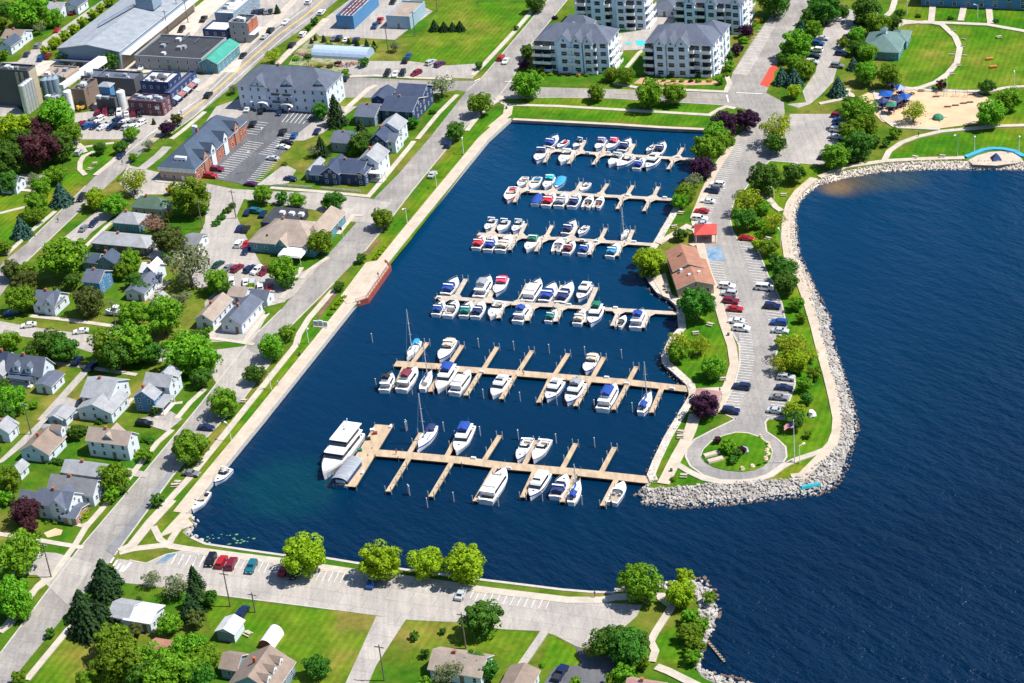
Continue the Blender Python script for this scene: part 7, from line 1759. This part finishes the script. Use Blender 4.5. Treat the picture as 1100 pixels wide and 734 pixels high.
# welcome board on the west promenade
p = W(*T(220, 300)(612, 250)); r = thing('information_board', 'white information board with blue panel below the planted promenade beds', 'sign', (p.x, p.y, LZ), -AZ)
mb = MB(); mb.box(-2.4, 2.4, -.9, .9, 0, .35, .1, .1); mb.build('plinth', PROM, r)
for x in (-1.6, 0, 1.6):
    mb = MB(); mb.box(x - .7, x + .7, -.15, .15, .35, 1.9 + .3 * (x == 0)); pn = mb.build('panel', WHITE, r); mb = MB(); mb.box(x - .55, x + .55, -.2, -.16, .6, 1.5); mb.build('blue_inset', SD['lblue'], pn)
# playground: towers with blue roofs, slides, swings
PB = mat('play roof blue', (.01, .09, .38), rough=.4); PR = mat('play red', (.55, .05, .02), rough=.4); PN = mat('play navy', (.02, .05, .16)); PG = mat('play green', (.03, .2, .12))
Zp = K(900, 80, 6.875)
for i, (a_, b_, s, rf) in enumerate(sorted(((355, 195, 2.6, PB), (460, 150, 2.0, PB), (490, 215, 2.4, PB), (330, 245, 2.0, PN), (395, 275, 2.0, PG), (400, 110, 2.2, PN), (440, 235, 2.2, PN)), key=lambda q: q[0])):
    s *= 1.25; p = W(*Zp(a_, b_ + 15)); r = thing('play_tower', 'play tower with %s peaked roof, %s from the west of the climbing set' % ({PB: 'bright blue', PN: 'navy', PG: 'green'}[rf], ORD[i]), 'play tower', (p.x, p.y, LZ + .1), random.uniform(0, 1.5), 'playground climbing set')
    for x in (-1, 1):
        for y in (-1, 1): mb = MB(); mb.tube((x * s * .4, y * s * .4, 0), (x * s * .4, y * s * .4, 3.4), .09); mb.build('post', PR, r)
    mb = MB(); mb.box(-s * .45, s * .45, -s * .45, s * .45, 1.4, 1.55); mb.build('platform', PN, r)
    mb = MB(); q = s * .7; [mb.face([(a * q, b * q, 3.3), (c * q, d * q, 3.3), (0, 0, 4.6)]) for a, b, c, d in ((-1, -1, 1, -1), (1, -1, 1, 1), (1, 1, -1, 1), (-1, 1, -1, -1))]; mb.build('roof', rf, r)
    mb = MB(); mb.add([(s * .45, -.35, 1.5), (s * .45, .35, 1.5), (s * .45 + 3, .35, .2), (s * .45 + 3, -.35, .2)], [(0, 3, 2, 1), (0, 1, 2, 3)]); mb.build('slide', PR if i % 2 else PB, r)
p = W(*Zp(740, 330)); r = thing('spinner', 'dark green climbing dome on the sand apart from the towers', 'climbing dome', (p.x, p.y, LZ + .1))
mb = MB(); mb.ball((0, 0, .0), 2.0, 8, 4, .9, 0.0); mb.build('dome', PG, r)
for a_ in range(4): mb = MB(); mb.tube((0, 0, .3), (3 * math.cos(a_ * 1.57), 3 * math.sin(a_ * 1.57), .3), .1); mb.build('arm', PR, r)
for i, (a_, b_) in enumerate(((545, 150), (615, 130), (725, 170), (810, 245), (868, 235), (928, 220), (975, 212), (990, 155))):
    p = W(*Zp(a_, b_)); mb = MB(); mb.box(-1.2, 1.2, -.25, .25, 0, .5, .1, .05); o = mb.build('play_beam', POLEM, None, (p.x, p.y, LZ + .12)); o.rotation_euler.z = -AZ + .2; tag(o, 'dark balance beam on the playground surface, %s from the west' % ORD[i], 'balance beam', 'balance beams')
p = W(*Zp(870, 165)); r = thing('swing_set', 'grey swing frame at the north east of the playground', 'swing set', (p.x, p.y, LZ + .1), -AZ)
for x in (-4, 0, 4):
    for y in (-1, 1): mb = MB(); mb.tube((x, y, 0), (x, 0, 2.6), .07); mb.build('leg', STEEL, r)
mb = MB(); mb.tube((-4, 0, 2.6), (4, 0, 2.6), .08); mb.build('top_bar', STEEL, r)
for x in (-3, -1, 1, 3): mb = MB(); mb.box(x - .25, x + .25, -.12, .12, .5, .55); mb.tube((x - .2, 0, .55), (x - .2, 0, 2.6), .02, n=4); mb.tube((x + .2, 0, .55), (x + .2, 0, 2.6), .02, n=4); mb.build('swing_seat', TYRE, r)
# orange barrels and a striped canopy on the park lawns
for i, (a_, b_) in enumerate(((895, 315), (914, 357))):
    p = W(*T(880, 0)(a_, b_)); mb = MB(); mb.tube((-1.2, 0, .5), (1.2, 0, .5), .5, .5, 10); o = mb.build('orange_bench', mat('orange clay', (.6, .18, .05)), None, (p.x, p.y, LZ)); tag(o, 'orange brown block on the far lawn, %s one' % ('upper' if i == 0 else 'lower'), 'block')
p = W(*T(880, 150)(930, 105)); r = thing('beach_tent', 'small navy beach tent on the pale beach circle', 'tent', (p.x, p.y, LZ + .2)); mb = MB(); [mb.face([(a * 1.6, b * 1.6, 0), (c * 1.6, d * 1.6, 0), (0, 0, 2.2)]) for a, b, c, d in ((-1, -1, 1, -1), (1, -1, 1, 1), (1, 1, -1, 1), (-1, 1, -1, -1))]; mb.build('canopy', PN, r)
p = W(*T(660, 450)(1030, 355), .8); mb = MB(); mb.box(-2.6, 2.6, -.6, .6, -.2, .4, .3, .2); o = mb.build('overturned_boat', mat('turquoise hull', (.02, .35, .42)), None, (p.x, p.y, .9)); o.rotation_euler.z = R(10); tag(o, 'turquoise strip lying on the riprap south east of the roundabout', 'boat')
# white picket fence of the navy corner house
def fence(k, a_, b_, label, h=1.0, mt=TRIM, sp=.35):
    p, q = W(*k(*a_)), W(*k(*b_)); L = (q - p).length; r = thing('picket_fence', label, 'fence', (p.x, p.y, LZ), math.atan2(q.y - p.y, q.x - p.x))
    mb = MB(); x = 0
    while x < L: mb.box(x, x + .12, -.03, .03, .05, h); x += sp
    mb.build('pickets', mt, r); mb = MB(); mb.box(0, L, .031, .07, .3, .4); mb.box(0, L, .031, .07, .75, .85); mb.build('rail', mt, r)
fence(T(220, 150), (360, 245), (565, 258), 'white picket fence along the street beside the navy corner house')
fence(T(220, 150), (615, 262), (820, 280), 'white picket fence in front of the navy corner house')
# boat on a trailer in the yard
bt = boat(T(0, 300)(562, 190), T(0, 300)(640, 195), 'fly', 'white'); bt.location.z = LZ + .6; bt.name = 'trailer_boat'; tag(bt, 'white cabin boat parked on a trailer in a residential yard', 'boat')
mb = MB(); mb.box(-3.2, 3.2, -.6, .6, -.35, -.2); tr = mb.build('cradle', STEEL, bt)
for s in (1, -1): mb = MB(); mb.tube((0, s * .9, -.25), (0, s * 1.1, -.25), .35, .35, 10); mb.build('wheel', TYRE, bt)
# yellow loader in the brewery yard
p = W(*Zm(810, 530)); r = thing('loader', 'yellow wheel loader parked in the brewery yard', 'loader', (p.x, p.y, LZ + .08), R(30)); YL = mat('loader yellow', (.7, .4, .03))
mb = MB(); mb.box(-2, 1.2, -1, 1, .6, 1.8, .2, .1); mb.build('body', YL, r); mb = MB(); mb.box(-.6, .8, -.8, .8, 1.81, 3.0, .1, .1); mb.build('cab', GLASSD, r); mb = MB(); mb.box(2.0, 3.0, -1.2, 1.2, .2, 1.2, .3, 0); mb.box(1.2, 2.0, -.4, .4, .7, 1.1); mb.build('bucket', YL, r)
for x in (-1.2, 1):
    for s in (1, -1): mb = MB(); mb.tube((x, s * .9, .6), (x, s * 1.3, .6), .6, .6, 12); mb.build('wheel', TYRE, r)
# nursery rows of flower pots: colour patches of bedding plants
for i, (a_, b_, c_) in enumerate(((500, 290, (.5, .05, .2)), (560, 345, (.5, .3, .05)), (620, 350, (.45, .05, .1)), (690, 345, (.5, .35, .05)), (730, 350, (.4, .05, .25)), (640, 245, (.5, .45, .05)), (720, 245, (.3, .3, .05)), (780, 340, (.5, .08, .1)), (520, 320, (.05, .2, .04)), (580, 255, (.3, .3, .3)))):
    p = W(*T(220, 0)(a_, b_)); mb = MB(); rn = random.Random(i)
    for _ in range(60): rock(mb, (rn.uniform(-3, 3), rn.uniform(-1.2, 1.2), .5), .5)
    mb.m = [0] * len(mb.f); o = mb.build('flower_bed', mat('flowers %d' % i, c_, c2=(.05, .15, .02), scale=1.5), None, (p.x, p.y, LZ + .1)); o.rotation_euler.z = -AZ; o['kind'] = 'stuff'
# weed patches floating by the south wall
WEED = mat('floating weed', (.05, .25, .1), c2=(.2, .3, .1), scale=2)
for a_, b_ in ((60, 622), (190, 645)):
    c0 = W(*T(220, 450)(a_, b_), .03); mb = MB(); rn = random.Random(a_)
    for _ in range(12):
        q = c0 + Vector((rn.gauss(0, 2.2), rn.gauss(0, .9), 0)); s = rn.uniform(.15, .5); mb.face([(q.x + s * math.cos(t_), q.y + s * math.sin(t_) * .7, .02 + rn.random() * .01) for t_ in (0, 1, 2.1, 3.2, 4.3, 5.3)])
    o = mb.build('floating_weed', WEED); o['kind'] = 'stuff'
# timber breakwater posts by the south east rocks
p0, p1 = W(*T(660, 584)(490, 520), 0), W(*T(660, 584)(580, 630), 0)
r = thing('breakwater', 'short weathered timber breakwater beside the south east rocks', 'breakwater', (p0.x, p0.y, 0)); d = p1 - p0
mb = MB(); ribbon(mb, [Vector((0, 0, 0)), Vector((d.x, d.y, 0))], .5, -.5, .5); mb.build('beam', WOODP, r)
for i in range(9): mb = MB(); q = d * (i / 8); mb.tube((q.x, q.y + .4, -1), (q.x, q.y + .4, .9), .16); mb.build('post', WOODP, r)
# litter bins along the walks
BIN = mat('bin green', (.03, .08, .05), rough=.5)
for i, (k, xy, wh_) in enumerate(((T(660, 150), (415, 470), 'red pavilion'), (T(660, 300), (600, 300), 'west bays of harbour drive'), (T(660, 450), (300, 280), 'landward end of the longest pier'), (T(220, 300), (500, 400), 'middle of the west promenade'), (T(220, 584), (590, 128), 'large lime tree by the bottom car park'), (T(440, 0), (510, 575), 'corner of the north promenade'), (T(880, 0), (600, 470), 'playground entrance'))):
    p = W(*k(*xy)); r = thing('litter_bin', 'dark green litter bin near the ' + wh_, 'litter bin', (p.x, p.y, LZ + .12)); mb = MB(); mb.tube((0, 0, 0), (0, 0, .9), .32, .36, 12); mb.build('barrel', BIN, r); mb = MB(); mb.tube((0, 0, .9), (0, 0, 1.05), .38, .2, 12); mb.build('lid', BIN, r)
# walkers
SKIN = mat('skin', (.5, .3, .2), rough=.6)
def person(k, xy, top, low, label, z=.2, ang=0, stride=.25):
    verts = [(0, 0, .95), (0, 0, 1.15), (0, 0, 1.42), (0, .0, 1.52), (0, 0.02, 1.66), (.19, 0, 1.42), (.25, -.05, 1.15), (.24, .1, .92), (-.19, 0, 1.42), (-.25, .05, 1.15), (-.24, .12, .9),
             (.09, 0, .9), (.1, stride * .4, .5), (.1, stride * .2, .07), (.1, stride * .2 + .14, .04), (-.09, 0, .9), (-.1, -stride * .3, .5), (-.1, -stride, .09), (-.1, -stride + .14, .04)]
    ed = [(0, 1), (1, 2), (2, 3), (3, 4), (2, 5), (5, 6), (6, 7), (2, 8), (8, 9), (9, 10), (0, 11), (11, 12), (12, 13), (13, 14), (0, 15), (15, 16), (16, 17), (17, 18)]
    rad = [.15, .15, .16, .06, .115, .07, .05, .04, .07, .05, .04, .1, .07, .05, .04, .1, .07, .05, .04]
    me = bpy.data.meshes.new('person'); me.from_pydata(verts, ed, []); o = bpy.data.objects.new('person', me); C.objects.link(o)
    md = o.modifiers.new('skin', 'SKIN'); me.skin_vertices.new() if not me.skin_vertices else None
    for v, r_ in zip(me.skin_vertices[0].data, rad): v.radius = (r_, r_ * .85)
    me.skin_vertices[0].data[0].use_root = True
    o.modifiers.new('sub', 'SUBSURF').levels = 1
    mm, t, b = nodes('clothing ' + top + ' ' + low); tc = t.nodes.new('ShaderNodeTexCoord'); s = t.nodes.new('ShaderNodeSeparateXYZ'); t.links.new(tc.outputs['Object'], s.inputs[0])
    cc = dict(red=(.5, .04, .04), blue=(.04, .12, .4), white=(.7, .7, .7), black=(.03, .03, .03), purple=(.2, .06, .35), navy=(.02, .04, .12))
    r_ = t.nodes.new('ShaderNodeValToRGB'); r_.color_ramp.interpolation = 'CONSTANT'; el = r_.color_ramp.elements; el[0].position = 0; el[0].color = (.03, .03, .03, 1); el[1].position = .05; el[1].color = (*cc[low], 1)
    e1 = el.new(.5); e1.color = (*cc[top], 1); e2 = el.new(.79); e2.color = (.5, .3, .2, 1)
    mth = math_n(t, 'DIVIDE', s.outputs[2], 1.9); t.links.new(mth, r_.inputs[0]); t.links.new(r_.outputs[0], b.inputs['Base Color']); me.materials.append(mm)
    p = W(*k(*xy)); o.location = (p.x, p.y, LZ + z); o.rotation_euler.z = ang; tag(o, label, 'person')
    mb = MB(); mb.ball((0, -.0, 1.72), .118, 8, 5, 1.05, -.1); hr = mb.build('hair', mat('dark hair', (.05, .03, .02)), o)
person(K(340, 280, 9.18), (612, 172), 'navy', 'red', 'person in a navy top standing on the red edged platform', .32)
person(T(440, 584), (975, 285), 'purple', 'navy', 'person in a purple top walking on the south shore path', .3)
person(T(0, 150), (645, 132), 'blue', 'black', 'person in a blue top crossing main street', .12)
person(T(0, 150), (307, 437), 'black', 'navy', 'person in black walking on the western street', .12)
person(T(880, 0), (522, 722), 'black', 'black', 'person in black on the path below the playground', .3)
person(T(660, 300), (555, 602), 'red', 'navy', 'person in a red top beside the brown hut', .3)
person(T(220, 300), (385, 560), 'white', 'navy', 'person in a white top strolling on the west promenade', .2)
person(K(340, 440, 8.158), (700, 385), 'red', 'black', 'person in a red top on the walkway near the tour yacht', -.2)
person(T(440, 300), (600, 500), 'white', 'blue', 'person in a white top on the hut pier walkway', -.2)
person(T(660, 300), (655, 330), 'white', 'black', 'person in a white top beside the west bays of harbour drive', .3)
person(T(880, 0), (620, 500), 'red', 'blue', 'person in a red top at the edge of the playground', .15)
person(T(0, 0), (955, 605), 'navy', 'black', 'person in navy crossing near the pub corner', .12)
